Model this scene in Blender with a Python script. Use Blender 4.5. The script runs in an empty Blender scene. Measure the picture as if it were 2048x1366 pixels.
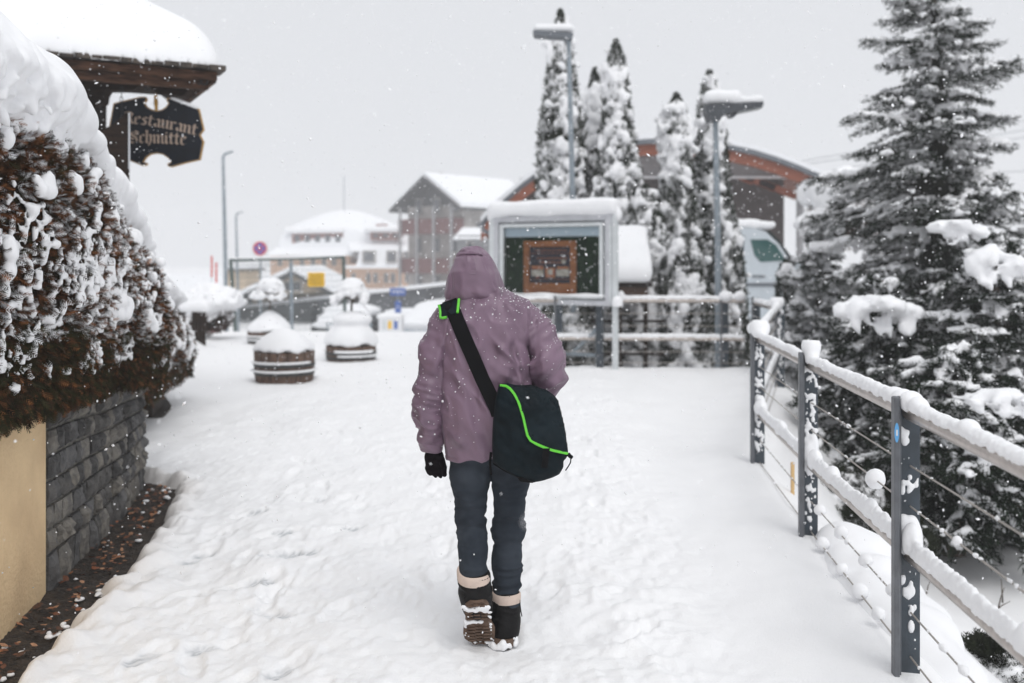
import bpy, math, random
import numpy as np
from mathutils import Vector, Matrix
R = math.radians
rng = np.random.default_rng(7)
random.seed(7)
scene = bpy.context.scene
COL = scene.collection

# ---------------------------------------------------------------- camera, world, sun, exposure
F, HY, EYE = 1991.1, 520.0, 1.55
cd = bpy.data.cameras.new('camera')
cam = bpy.data.objects.new('camera', cd)
COL.objects.link(cam)
cam.location = (0, 0, EYE)
cam.rotation_euler = (R(90), 0, 0)
cd.sensor_width = 36
cd.lens = 35
cd.shift_y = -(683 - HY) / 2048
cd.clip_start = 0.05
cd.clip_end = 3000
cd.dof.use_dof = True
cd.dof.focus_distance = 3.97
cd.dof.aperture_fstop = 1.9
scene.camera = cam

world = bpy.data.worlds.new('World')
scene.world = world
world.use_nodes = True
wn = world.node_tree
wn.nodes.clear()
sky = wn.nodes.new('ShaderNodeTexSky')
sky.sky_type = 'NISHITA'
sky.sun_disc = False
sky.sun_elevation = R(52)
sky.sun_rotation = R(200)
bg1 = wn.nodes.new('ShaderNodeBackground')
bg1.inputs['Strength'].default_value = 0.05
bg2 = wn.nodes.new('ShaderNodeBackground')          # the closed snow cloud layer
bg2.inputs['Color'].default_value = (0.772, 0.787, 0.82, 1)
bg2.inputs['Strength'].default_value = 0.90
mixw = wn.nodes.new('ShaderNodeMixShader')
mixw.inputs[0].default_value = 0.96
wo = wn.nodes.new('ShaderNodeOutputWorld')
wn.links.new(sky.outputs[0], bg1.inputs['Color'])
wn.links.new(bg1.outputs[0], mixw.inputs[1])
wn.links.new(bg2.outputs[0], mixw.inputs[2])
wn.links.new(mixw.outputs[0], wo.inputs['Surface'])

sd = bpy.data.lights.new('sun', 'SUN')
sun = bpy.data.objects.new('sun', sd)
COL.objects.link(sun)
sd.energy = 1.3
sd.angle = R(38)
sd.color = (1.0, 0.985, 0.965)
sun.rotation_euler = (R(30), R(14), 0)
scene.view_settings.view_transform = 'Standard'
scene.view_settings.look = 'None'
scene.view_settings.gamma = 1
scene.view_settings.exposure = 0.18
scene.view_settings.use_curve_mapping = False
scene.cycles.max_bounces = 7
scene.cycles.diffuse_bounces = 4
scene.cycles.glossy_bounces = 3
scene.cycles.transmission_bounces = 5
scene.cycles.volume_bounces = 1
scene.cycles.transparent_max_bounces = 8

# ---------------------------------------------------------------- numpy helpers
def at(px, py, d):
    "point of the place seen in direction (px, py) of the photograph at distance d metres"
    return np.array(((px - 1024) / F * d, d, EYE - (py - HY) / F * d))

def ground_at(px, py, z=0.0):
    d = (EYE - z) * F / (py - HY)
    return np.array(((px - 1024) / F * d, d, z))

def _h(ix, iy, iz, s):
    n = (ix * 374761393 + iy * 668265263 + iz * 2147483647 + s * 1274126177) & 0xFFFFFFFF
    n = ((n ^ (n >> 13)) * 1274126177) & 0xFFFFFFFF
    n = ((n ^ (n >> 16)) * 2246822519) & 0xFFFFFFFF
    return ((n ^ (n >> 15)) & 0xFFFF).astype(np.float32) / 32767.5 - 1.0

def vn(x, y, z=0.0, s=0):
    "smooth value noise, -1..1"
    x, y, z = np.broadcast_arrays(np.asarray(x, np.float32), np.asarray(y, np.float32), np.asarray(z, np.float32))
    fx, fy, fz = np.floor(x), np.floor(y), np.floor(z)
    ix, iy, iz = fx.astype(np.int64), fy.astype(np.int64), fz.astype(np.int64)
    u, v, w = x - fx, y - fy, z - fz
    u = u * u * (3 - 2 * u); v = v * v * (3 - 2 * v); w = w * w * (3 - 2 * w)
    flat = not np.any(w) and np.all(iz == iz.flat[0] if iz.size else True)
    def pl(k):
        a = _h(ix, iy, iz + k, s); b = _h(ix + 1, iy, iz + k, s)
        c = _h(ix, iy + 1, iz + k, s); d = _h(ix + 1, iy + 1, iz + k, s)
        p = a + (b - a) * u; q = c + (d - c) * u
        return p + (q - p) * v
    p0 = pl(0)
    if flat: return p0
    return p0 + (pl(1) - p0) * w

def fbm(x, y, z=0.0, o=3, s=0):
    t = 0; a = 1; n = 0
    for i in range(o):
        t = t + a * vn(x * 2 ** i, y * 2 ** i, (z * 2 ** i if np.ndim(z) or z else 0.0), s + i); n += a; a *= .5
    return t / n

def sm(a, b, x):
    t = np.clip((x - a) / (b - a), 0, 1)
    return t * t * (3 - 2 * t)

def smin(a, b, k):
    h = np.clip(0.5 + 0.5 * (b - a) / k, 0, 1)
    return b + (a - b) * h - k * h * (1 - h)

def smax(a, b, k): return -smin(-a, -b, k)

class Field:
    "signed distance grid; add shapes, then mesh it with surface nets"
    def __init__(s, lo, hi, h):
        s.lo = np.array(lo, np.float32); s.h = h
        s.n = np.maximum(((np.array(hi) - s.lo) / h).astype(int) + 1, 3)
        s.D = np.full(tuple(s.n), 0.5, np.float32)
    def like(s):
        f = Field(s.lo, s.lo + 3 * s.h, s.h); f.n = s.n.copy(); f.D = np.full(tuple(s.n), 0.5, np.float32); return f
    def win(s, lo, hi):
        a = np.clip(((np.array(lo) - s.lo) / s.h).astype(int), 0, s.n)
        b = np.clip(((np.array(hi) - s.lo) / s.h).astype(int) + 2, 0, s.n)
        if np.any(b <= a): return None
        ax = [s.lo[i] + np.arange(a[i], b[i], dtype=np.float32) * s.h for i in range(3)]
        X, Y, Z = np.meshgrid(*ax, indexing='ij', sparse=True)
        return (slice(a[0], b[0]), slice(a[1], b[1]), slice(a[2], b[2])), X, Y, Z
    def all(s):
        return s.win(s.lo, s.lo + s.n * s.h)[1:]
    def ell(s, c, r, k=0.02, m=None):
        "ellipsoid with radii r"
        r = np.array(r, float) if np.ndim(r) else np.array([r] * 3, float)
        w = s.win(np.array(c) - r - k - 2 * s.h, np.array(c) + r + k + 2 * s.h)
        if w is None: return
        sl, X, Y, Z = w
        q = np.sqrt(((X - c[0]) / r[0]) ** 2 + ((Y - c[1]) / r[1]) ** 2 + ((Z - c[2]) / r[2]) ** 2)
        d = (q - 1) * r.min()
        s.D[sl] = smin(s.D[sl], d, k)
    def cap(s, a, b, ra, rb, k=0.02, sq=(1, 1, 1)):
        a = np.array(a, float); b = np.array(b, float); rm = max(ra, rb) * max(1 / min(sq), 1) + k + 2 * s.h
        w = s.win(np.minimum(a, b) - rm, np.maximum(a, b) + rm)
        if w is None: return
        sl, X, Y, Z = w
        d = capsule(X, Y, Z, a, b, ra, rb, sq)
        s.D[sl] = smin(s.D[sl], d, k)
    def mesh(s):
        return surface_nets(s.D, s.lo, s.h)

def capsule(X, Y, Z, a, b, ra, rb, sq=(1, 1, 1)):
    ab = (b - a) * np.array(sq); L = max(float(ab @ ab), 1e-9)
    px, py, pz = (X - a[0]) * sq[0], (Y - a[1]) * sq[1], (Z - a[2]) * sq[2]
    t = np.clip((px * ab[0] + py * ab[1] + pz * ab[2]) / L, 0, 1)
    return np.sqrt((px - t * ab[0]) ** 2 + (py - t * ab[1]) ** 2 + (pz - t * ab[2]) ** 2) - (ra + (rb - ra) * t)

def surface_nets(D, o, h):
    D = np.pad(D, 1, constant_values=0.5)
    o = np.asarray(o) - h
    S = D < 0
    c = np.zeros(tuple(n - 1 for n in D.shape), np.int8)
    cs = [(i, j, k) for i in (0, 1) for j in (0, 1) for k in (0, 1)]
    nx, ny, nz = D.shape
    for i, j, k in cs: c += S[i:nx - 1 + i, j:ny - 1 + j, k:nz - 1 + k]
    act = (c > 0) & (c < 8)
    ids = np.argwhere(act)
    idx = np.full(act.shape, -1, np.int32); idx[act] = np.arange(len(ids))
    acc = np.zeros((len(ids), 3), np.float32); cnt = np.zeros(len(ids), np.float32)
    vals = {q: D[ids[:, 0] + q[0], ids[:, 1] + q[1], ids[:, 2] + q[2]] for q in cs}
    for a in cs:
        for ax in range(3):
            if a[ax] == 0:
                b = list(a); b[ax] = 1; b = tuple(b)
                da, db = vals[a], vals[b]
                m = (da < 0) != (db < 0)
                t = da[m] / (da[m] - db[m])
                p = np.tile(np.array(a, np.float32), (m.sum(), 1)); p[:, ax] += t
                acc[m] += p; cnt[m] += 1
    V = (ids + acc / cnt[:, None]) * h + o
    Fs = []
    for ax in range(3):
        sl0 = [slice(None)] * 3; sl1 = [slice(None)] * 3
        sl0[ax] = slice(0, -1); sl1[ax] = slice(1, None)
        A = S[tuple(sl0)]; B = S[tuple(sl1)]
        e = np.argwhere(A != B)
        u, v = (ax + 1) % 3, (ax + 2) % 3
        e = e[(e[:, u] > 0) & (e[:, v] > 0) & (e[:, u] < D.shape[u] - 1) & (e[:, v] < D.shape[v] - 1)]
        ins = A[e[:, 0], e[:, 1], e[:, 2]]
        q = []
        for du, dv in ((-1, -1), (0, -1), (0, 0), (-1, 0)):
            f = e.copy(); f[:, u] += du; f[:, v] += dv
            q.append(idx[f[:, 0], f[:, 1], f[:, 2]])
        q = np.stack(q, 1)
        q[~ins] = q[~ins][:, ::-1]
        Fs.append(q)
    return V, np.concatenate(Fs)

def vnormals(V, Fc):
    n = np.zeros_like(V, dtype=np.float64)
    a = V[Fc[:, 0]]; b = V[Fc[:, 1]]; c = V[Fc[:, 2]]
    fn = np.cross(b - a, c - a)
    if Fc.shape[1] == 4:
        d = V[Fc[:, 3]]; fn = fn + np.cross(c - a, d - a)
    for k in range(Fc.shape[1]): np.add.at(n, Fc[:, k], fn)
    return n / (np.linalg.norm(n, axis=1, keepdims=True) + 1e-12)

def relax(V, Fc, it=2, w=0.5):
    V = V.astype(np.float64)
    for _ in range(it):
        s = np.zeros_like(V); c = np.zeros(len(V))
        for k in range(Fc.shape[1]):
            a, b = Fc[:, k], Fc[:, (k + 1) % Fc.shape[1]]
            np.add.at(s, a, V[b]); np.add.at(c, a, 1)
        V = V * (1 - w) + w * s / np.maximum(c, 1)[:, None]
    return V

# ---------------------------------------------------------------- object helpers
ORG = {}
def fast_mesh(name, V, Fc, smooth=True, cols=None, mats=None):
    me = bpy.data.meshes.new(name)
    V = np.asarray(V, np.float32); Fc = np.asarray(Fc, np.int32)
    n = Fc.shape[1]
    me.vertices.add(len(V)); me.vertices.foreach_set('co', V.ravel())
    me.loops.add(Fc.size); me.loops.foreach_set('vertex_index', Fc.ravel())
    me.polygons.add(len(Fc)); me.polygons.foreach_set('loop_start', np.arange(len(Fc), dtype=np.int32) * n)
    me.update(calc_edges=True)
    me.validate()
    me.polygons.foreach_set('use_smooth', np.full(len(me.polygons), smooth))
    if cols is not None:
        at_ = me.color_attributes.new('Col', 'FLOAT_COLOR', 'POINT')
        c4 = np.ones((len(V), 4), np.float32); c4[:, :3] = cols
        at_.data.foreach_set('color', c4.ravel())
    return me

def link(name, me, mat=None, parent=None, label=None, cat=None, group=None, kind=None, loc=None):
    if mat is not None:
        for m in (mat if isinstance(mat, (list, tuple)) else [mat]): me.materials.append(m)
    o = bpy.data.objects.new(name, me)
    COL.objects.link(o)
    if parent is not None:
        o.parent = parent; ORG[o] = ORG[parent]
    else:
        ORG[o] = np.zeros(3) if loc is None else np.array(loc, float)
        if loc is not None: o.location = [float(q) for q in loc]
    if label: o['label'] = label
    if cat: o['category'] = cat
    if group: o['group'] = group
    if kind: o['kind'] = kind
    return o

def obj(name, V, Fc, mat, parent=None, smooth=True, cols=None, **k):
    "V in world coordinates"
    V = np.asarray(V, float)
    org = ORG[parent] if parent is not None else np.array(k.get('loc') if k.get('loc') is not None else (0, 0, 0), float)
    return link(name, fast_mesh(name, V - org, Fc, smooth, cols), mat, parent, **k)

def thing(name, label, cat, loc, group=None):
    o = bpy.data.objects.new(name, None)
    COL.objects.link(o)
    o.empty_display_size = 0.1
    o.location = [float(q) for q in loc]
    ORG[o] = np.array(loc, float)
    o['label'] = label; o['category'] = cat
    if group: o['group'] = group
    return o

class MB:
    "collects shapes into one polygon mesh"
    def __init__(s): s.v = []; s.f = []
    def add(s, v, f):
        b = len(s.v); s.v += [tuple(map(float, p)) for p in v]; s.f += [tuple(i + b for i in q) for q in f]; return s
    def box(s, c, d, M=None, bev=0.0):
        x, y, z = [q / 2 for q in d]
        if bev <= 0:
            v = [(i * x, j * y, k * z) for i in (-1, 1) for j in (-1, 1) for k in (-1, 1)]
            f = [(0, 1, 3, 2), (4, 6, 7, 5), (0, 4, 5, 1), (2, 3, 7, 6), (0, 2, 6, 4), (1, 5, 7, 3)]
        else:
            b = bev; v = []; f = []
            loops = [(-z, b), (-z + b, 0), (z - b, 0), (z, b)]
            for zz, ins in loops:
                X, Y = x - ins, y - ins; e = b * .6
                v += [(-X + e, -Y, zz), (X - e, -Y, zz), (X, -Y + e, zz), (X, Y - e, zz), (X - e, Y, zz), (-X + e, Y, zz), (-X, Y - e, zz), (-X, -Y + e, zz)]
            for l in range(3):
                for i in range(8): f.append((l * 8 + i, l * 8 + (i + 1) % 8, l * 8 + 8 + (i + 1) % 8, l * 8 + 8 + i))
            f.append(tuple(range(7, -1, -1))); f.append(tuple(range(24, 32)))
        A = np.array(v)
        if M is not None: A = A @ np.array(M)[:3, :3].T
        return s.add(A + np.array(c), f)
    def tube(s, pts, r, n=10, cap=True):
        pts = [np.array(p, float) for p in pts]; rr = r if np.ndim(r) else [r] * len(pts)
        V = []; ref = None
        for i, p in enumerate(pts):
            t = pts[min(i + 1, len(pts) - 1)] - pts[max(i - 1, 0)]; t = t / (np.linalg.norm(t) + 1e-9)
            if ref is None: ref = np.array((0, 0, 1.)) if abs(t[2]) < .9 else np.array((1., 0, 0))
            u = np.cross(t, ref); u /= np.linalg.norm(u); w = np.cross(u, t); ref = w
            for k in range(n):
                a = 2 * math.pi * k / n
                V.append(p + rr[i] * (math.cos(a) * u + math.sin(a) * w))
        f = [(i * n + k, i * n + (k + 1) % n, (i + 1) * n + (k + 1) % n, (i + 1) * n + k) for i in range(len(pts) - 1) for k in range(n)]
        if cap: f += [tuple(range(n - 1, -1, -1)), tuple((len(pts) - 1) * n + k for k in range(n))]
        return s.add(V, f)
    def prism(s, poly, vec):
        "closed 3-D polygon swept along vec"
        n = len(poly); P = [np.array(p, float) for p in poly]; vec = np.array(vec, float)
        v = P + [p + vec for p in P]
        f = [(i, (i + 1) % n, n + (i + 1) % n, n + i) for i in range(n)] + [tuple(range(n - 1, -1, -1)), tuple(range(n, 2 * n))]
        return s.add(v, f)
    def lathe(s, c, prof, n=24):
        v = []; f = []
        for r, z in prof:
            for k in range(n):
                a = 2 * math.pi * k / n; v.append((c[0] + r * math.cos(a), c[1] + r * math.sin(a), c[2] + z))
        for i in range(len(prof) - 1):
            for k in range(n): f.append((i * n + k, i * n + (k + 1) % n, (i + 1) * n + (k + 1) % n, (i + 1) * n + k))
        f += [tuple(range(n - 1, -1, -1)), tuple((len(prof) - 1) * n + k for k in range(n))]
        return s.add(v, f)
    def build(s, name, mat, parent=None, smooth=False, **k):
        org = ORG[parent] if parent is not None else np.array(k.get('loc') if k.get('loc') is not None else (0, 0, 0), float)
        me = bpy.data.meshes.new(name)
        me.from_pydata([tuple(np.array(p) - org) for p in s.v], [], s.f)
        import bmesh
        b = bmesh.new(); b.from_mesh(me); bmesh.ops.recalc_face_normals(b, faces=b.faces); b.to_mesh(me); b.free()
        if smooth:
            for p in me.polygons: p.use_smooth = True
            try: me.set_sharp_from_angle(angle=R(38))
            except Exception: pass
        return link(name, me, mat, parent, **k)

def scatter(tv, tf, P, U, W, N, S):
    "copies of template (tv, tf) at P with axes U, W, N scaled by S -> V, F"
    V = P[:, None, :] + S[:, None, None] * (tv[None, :, 0:1] * U[:, None, :] + tv[None, :, 1:2] * W[:, None, :] + tv[None, :, 2:3] * N[:, None, :])
    Fc = tf[None] + (np.arange(len(P)) * len(tv))[:, None, None]
    return V.reshape(-1, 3), Fc.reshape(-1, tf.shape[1])

def unit(a): return a / (np.linalg.norm(a, axis=-1, keepdims=True) + 1e-9)

def copy_tree(o, parent=None):
    c = o.copy(); COL.objects.link(c); c.parent = parent; ORG[c] = ORG[o]
    for ch in list(o.children): copy_tree(ch, c)
    return c

# ---------------------------------------------------------------- materials
def mat(name, col, rough=0.6, metal=0.0, var=0.0, vs=8.0, bump=0.0, bs=60.0, col2=None, sss=0.0, spec=0.5, attr=False, stretch=None, trans=0.0, ramp=(0.35, 0.65), bdist=0.01, sheen=0.0, detail=6.0):
    m = bpy.data.materials.new(name); m.use_nodes = True
    nt = m.node_tree; N = nt.nodes; L = nt.links
    b = N['Principled BSDF']
    b.inputs['Roughness'].default_value = rough
    b.inputs['Metallic'].default_value = metal
    b.inputs['Specular IOR Level'].default_value = spec
    b.inputs['Base Color'].default_value = (*col, 1)
    if trans: b.inputs['Transmission Weight'].default_value = trans
    if sheen: b.inputs['Sheen Weight'].default_value = sheen
    if sss:
        b.inputs['Subsurface Weight'].default_value = sss
        b.inputs['Subsurface Radius'].default_value = (1.0, 1.0, 1.0)
        b.inputs['Subsurface Scale'].default_value = 0.015
    tc = N.new('ShaderNodeTexCoord')
    src = tc.outputs['Object']
    if stretch:
        mp = N.new('ShaderNodeMapping'); mp.inputs['Scale'].default_value = stretch
        L.new(src, mp.inputs[0]); src = mp.outputs[0]
    base = None
    if attr:
        a = N.new('ShaderNodeAttribute'); a.attribute_name = 'Col'; base = a.outputs['Color']; L.new(base, b.inputs['Base Color'])
    if var > 0 or col2:
        nz = N.new('ShaderNodeTexNoise'); nz.inputs['Scale'].default_value = vs; nz.inputs['Detail'].default_value = detail
        L.new(src, nz.inputs['Vector'])
        rp = N.new('ShaderNodeValToRGB')
        rp.color_ramp.elements[0].position = ramp[0]; rp.color_ramp.elements[1].position = ramp[1]
        c2 = col2 if col2 else tuple(min(1, q * (1 + var)) for q in col)
        c1 = col if col2 else tuple(q * (1 - var) for q in col)
        if attr:
            rp.color_ramp.elements[0].color = (1 - var,) * 3 + (1,); rp.color_ramp.elements[1].color = (1, 1, 1, 1)
            mx = N.new('ShaderNodeMix'); mx.data_type = 'RGBA'; mx.blend_type = 'MULTIPLY'; mx.inputs[0].default_value = 1
            L.new(nz.outputs['Fac'], rp.inputs[0]); L.new(base, mx.inputs[6]); L.new(rp.outputs[0], mx.inputs[7]); L.new(mx.outputs[2], b.inputs['Base Color'])
        else:
            rp.color_ramp.elements[0].color = (*c1, 1); rp.color_ramp.elements[1].color = (*c2, 1)
            L.new(nz.outputs['Fac'], rp.inputs[0]); L.new(rp.outputs[0], b.inputs['Base Color'])
    if bump > 0:
        nb = N.new('ShaderNodeTexNoise'); nb.inputs['Scale'].default_value = bs; nb.inputs['Detail'].default_value = 5
        bp = N.new('ShaderNodeBump'); bp.inputs['Strength'].default_value = bump; bp.inputs['Distance'].default_value = bdist
        L.new(src, nb.inputs['Vector']); L.new(nb.outputs['Fac'], bp.inputs['Height']); L.new(bp.outputs[0], b.inputs['Normal'])
    return m

def crease(m, scale, dist, strength, stretch=(1, 1, 1), rot=(0, 0, 0), detail=2.0):
    "crumpled cloth creases: ridged noise as relief under the weave"
    nt = m.node_tree; N = nt.nodes; L = nt.links; b = N['Principled BSDF']
    tc = N.new('ShaderNodeTexCoord'); mp = N.new('ShaderNodeMapping'); mp.inputs['Scale'].default_value = stretch; mp.inputs['Rotation'].default_value = rot
    nz = N.new('ShaderNodeTexNoise'); nz.noise_type = 'RIDGED_MULTIFRACTAL'; nz.inputs['Scale'].default_value = scale; nz.inputs['Detail'].default_value = detail; nz.inputs['Distortion'].default_value = .4
    nz.normalize = True if hasattr(nz, 'normalize') else None
    bp = N.new('ShaderNodeBump'); bp.inputs['Strength'].default_value = strength; bp.inputs['Distance'].default_value = dist
    L.new(tc.outputs['Object'], mp.inputs[0]); L.new(mp.outputs[0], nz.inputs['Vector']); L.new(nz.outputs['Fac'], bp.inputs['Height'])
    old = b.inputs['Normal'].links[0].from_node if b.inputs['Normal'].links else None
    if old: L.new(bp.outputs[0], old.inputs['Normal'])
    else: L.new(bp.outputs[0], b.inputs['Normal'])
M = {}
M['snow'] = mat('snow', (0.87, 0.875, 0.89), 0.55, bump=0.35, bs=180, bdist=0.004, var=0.02, vs=3, spec=0.25)
M['snow_far'] = mat('snow_distant', (0.86, 0.87, 0.89), 0.7, bump=0.3, bs=5, bdist=0.05, spec=0.1)
M['concrete'] = mat('concrete', (0.30, 0.29, 0.28), 0.85, var=.2, vs=2, bump=.4, bs=30)
M['stucco'] = mat('yellow_stucco', (0.60, 0.42, 0.24), 0.85, col2=(0.80, 0.59, 0.345), vs=2.6, bump=0.9, bs=45, bdist=0.008, detail=12, ramp=(.28, .6))
M['mortar'] = mat('mortar', (0.115, 0.11, 0.10), 0.95, col2=(0.21, 0.20, 0.175), vs=14, bump=0.8, bs=80)
M['soil'] = mat('wet_soil', (0.016, 0.011, 0.008), 0.75, col2=(0.05, 0.036, 0.026), vs=22, bump=1.0, bs=70, bdist=0.02)
M['leaf'] = mat('dead_leaf', (0.3, 0.12, 0.05), 0.7, attr=True, var=.3, vs=40)
M['spray'] = mat('hedge_spray', (0.1, 0.05, 0.02), 0.8, attr=True, spec=0.1)
M['needle'] = mat('needles', (0.02, 0.03, 0.015), 0.8, attr=True, spec=0.1)
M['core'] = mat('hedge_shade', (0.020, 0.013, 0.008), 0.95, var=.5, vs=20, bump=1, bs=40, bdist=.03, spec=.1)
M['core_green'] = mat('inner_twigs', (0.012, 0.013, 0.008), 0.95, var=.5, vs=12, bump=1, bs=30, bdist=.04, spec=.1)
M['bark'] = mat('bark', (0.07, 0.05, 0.035), 0.9, var=.4, vs=12, bump=1, bs=30, stretch=(1, 1, .2))
M['darkwood'] = mat('dark_timber', (0.016, 0.011, 0.009), 0.85, spec=.1, col2=(0.03, 0.018, 0.013), vs=5, bump=.6, bs=40, stretch=(1, 1, 6))
M['fascia'] = mat('weathered_fascia', (0.022, 0.012, 0.008), 0.85, spec=.15, col2=(0.10, 0.05, 0.03), vs=6, bump=.7, bs=40, stretch=(1, 1, 8))
M['shingle'] = mat('wood_shingle', (0.03, 0.024, 0.02), 0.85, col2=(0.09, 0.07, 0.055), vs=9, bump=.8, bs=30)
M['redwood'] = mat('red_timber', (0.25, 0.068, 0.032), 0.65, col2=(0.33, 0.10, 0.05), vs=3, bump=.3, bs=20, stretch=(1, 1, 8))
M['greywall'] = mat('grey_panel', (0.30, 0.30, 0.31), 0.8, var=.06, vs=2)
M['brownwall'] = mat('brown_cladding', (0.062, 0.047, 0.045), 0.8, var=.25, vs=3, stretch=(1, 1, 12))
M['gutter'] = mat('zinc', (0.14, 0.155, 0.175), 0.5, metal=.3, var=.1, vs=4)
M['steel'] = mat('stainless_tube', (0.42, 0.375, 0.345), 0.30, metal=0.85, var=.12, vs=30, bump=.05, bs=200)
M['anthracite'] = mat('anthracite_paint', (0.035, 0.047, 0.06), 0.48, var=.2, vs=14, bump=.1, bs=120)
M['flange'] = mat('grey_paint', (0.115, 0.122, 0.135), 0.42, var=.12, vs=20, bump=.1, bs=150)
M['wire'] = mat('steel_cable', (0.42, 0.39, 0.36), 0.6, metal=0, bump=.8, bs=400)
M['lamp'] = mat('galvanised_pole', (0.25, 0.29, 0.325), 0.5, metal=.2, var=.12, vs=6)
M['lampdark'] = mat('lamp_housing', (0.055, 0.062, 0.072), 0.45, var=.1, vs=8)
M['lens'] = mat('lamp_lens', (0.45, 0.47, 0.47), 0.25)
M['alu'] = mat('board_aluminium', (0.56, 0.57, 0.60), 0.42, metal=.25, var=.08, vs=5)
M['alulight'] = mat('board_light_frame', (0.60, 0.63, 0.64), 0.5, var=.06, vs=5)
M['boardgreen'] = mat('green_felt', (0.004, 0.016, 0.007), 0.95, col2=(0.010, 0.03, 0.011), vs=9, spec=.05)
M['bluestrip'] = mat('pale_blue_header', (0.44, 0.55, 0.62), 0.6)
M['wood'] = mat('brown_wood_frame', (0.22, 0.075, 0.02), 0.6, col2=(0.36, 0.14, 0.045), vs=7, stretch=(1, 1, 4), bump=.2)
M['posternavy'] = mat('poster_navy', (0.012, 0.014, 0.028), 0.6, var=.3, vs=20)
M['posterprint'] = mat('poster_print', (0.22, 0.075, 0.035), 0.6)
M['posterred'] = mat('poster_red', (0.25, 0.04, 0.03), 0.6, col2=(0.45, 0.22, 0.08), vs=30)
M['posterwhite'] = mat('poster_pale', (0.55, 0.55, 0.52), 0.6, col2=(0.25, 0.22, 0.15), vs=22)
M['barrel'] = mat('barrel_wood', (0.05, 0.03, 0.022), 0.8, col2=(0.16, 0.095, 0.065), vs=12, bump=.6, bs=30, stretch=(5, 5, .6))
M['hoop'] = mat('barrel_hoop', (0.05, 0.055, 0.055), 0.6, metal=.4)
M['gold'] = mat('gold_paint', (0.46, 0.25, 0.045), 0.45, metal=.35, var=.25, vs=30, bump=.2, bs=80)
M['greyedge'] = mat('sign_edge', (0.22, 0.18, 0.16), 0.5, var=.2, vs=20)
M['signblack'] = mat('sign_black', (0.004, 0.006, 0.011), 0.5, spec=.2, var=.3, vs=10)
M['lettering'] = mat('sign_letter_beige', (0.36, 0.27, 0.21), 0.5, var=.15, vs=30)
M['iron'] = mat('iron', (0.02, 0.02, 0.022), 0.5, metal=.6)
M['purple'] = mat('mauve_shell_fabric', (0.185, 0.120, 0.168), 0.44, var=.12, vs=5, bump=.28, bs=700, bdist=.001, spec=.42, sheen=.05)
crease(M['purple'], 9.0, .060, 1.0, (1.3, 1.3, .7), (0, R(25), 0), 4.0)
M['purpledark'] = mat('mauve_seam', (0.12, 0.068, 0.098), 0.6)
M['jeans'] = mat('slate_denim', (0.021, 0.027, 0.036), 0.9, col2=(0.045, 0.054, 0.068), vs=7, bump=.5, bs=500, bdist=.001, spec=.1)
crease(M['jeans'], 10.0, .022, 1.0, (1, 1, 1.6), (0, R(15), 0), 3.0)
M['bag'] = mat('bag_canvas', (0.004, 0.0095, 0.013), 0.75, var=.3, vs=10, bump=.4, bs=300, bdist=.001, spec=.13)
M['bagflap'] = mat('bag_flap_canvas', (0.005, 0.011, 0.015), 0.7, var=.25, vs=9, bump=.4, bs=260, bdist=.001, spec=.15)
crease(M['bag'], 9, .02, .9, (1, 1, 1.2), (0, R(-30), 0), 3.0); crease(M['bagflap'], 8, .02, .9, (1, 1, 1.2), (0, R(-30), 0), 3.0)
M['green'] = mat('green_piping', (0.13, 0.62, 0.045), 0.5)
M['black'] = mat('black_webbing', (0.004, 0.004, 0.005), 0.7, spec=.1, bump=.4, bs=500, bdist=.001)
M['glove'] = mat('black_knit', (0.006, 0.004, 0.006), 0.9, bump=.8, bs=300, bdist=.002, spec=.05)
M['boot'] = mat('black_quilted_boot', (0.006, 0.0055, 0.006), 0.6, spec=.18, bump=.5, bs=120, bdist=.003, var=.3, vs=20)
M['fleece'] = mat('cream_fleece', (0.62, 0.50, 0.43), 0.95, bump=.6, bs=200, bdist=.002, var=.06, vs=30)
M['sole'] = mat('brown_sole', (0.085, 0.05, 0.032), 0.8, col2=(0.15, 0.095, 0.065), vs=30, bump=.6, bs=80)
M['orange'] = mat('orange_mark', (0.8, 0.25, 0.02), 0.5)
M['skin'] = mat('skin', (0.52, 0.33, 0.25), 0.55)
M['glass'] = mat('dark_glass', (0.02, 0.035, 0.035), 0.12, spec=.6)
M['greenglass'] = mat('green_tinted_glass', (0.02, 0.085, 0.08), 0.12, spec=.6)
M['vanpaint'] = mat('van_white_paint', (0.54, 0.59, 0.63), 0.4, var=.04, vs=3)
M['tyre'] = mat('rubber', (0.02, 0.02, 0.02), 0.8)
M['rim'] = mat('rim', (0.4, 0.4, 0.42), 0.4, metal=.5)
M['peach'] = mat('peach_render', (0.60, 0.40, 0.28), 0.9, var=.06, vs=.5)
M['cream'] = mat('cream_render', (0.58, 0.46, 0.33), 0.9, var=.06, vs=.6)
M['chaletgrey'] = mat('grey_render', (0.37, 0.345, 0.33), 0.9, var=.22, vs=.8)
M['chaletdark'] = mat('dark_gable_boards', (0.05, 0.05, 0.055), 0.9, var=.25, vs=.8, stretch=(6, 6, 1))
M['maroon'] = mat('maroon_boards', (0.14, 0.058, 0.058), 0.85, var=.2, vs=1, stretch=(8, 8, 1))
M['dormer'] = mat('dormer_shingle', (0.24, 0.105, 0.09), 0.85, var=.15, vs=2)
M['winframe'] = mat('window_frame', (0.55, 0.5, 0.45), 0.7)
M['darkwin'] = mat('window_pane', (0.10, 0.105, 0.12), 0.3)
M['retain'] = mat('dark_retaining_stone', (0.075, 0.08, 0.088), 0.9, var=.25, vs=.8, bump=.5, bs=3, bdist=.05)
M['red'] = mat('red_paint', (0.6, 0.03, 0.035), 0.5)
M['redpole'] = mat('red_marker_paint', (0.62, 0.07, 0.06), 0.5)
M['blue'] = mat('blue_sign_paint', (0.06, 0.13, 0.42), 0.5)
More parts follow.
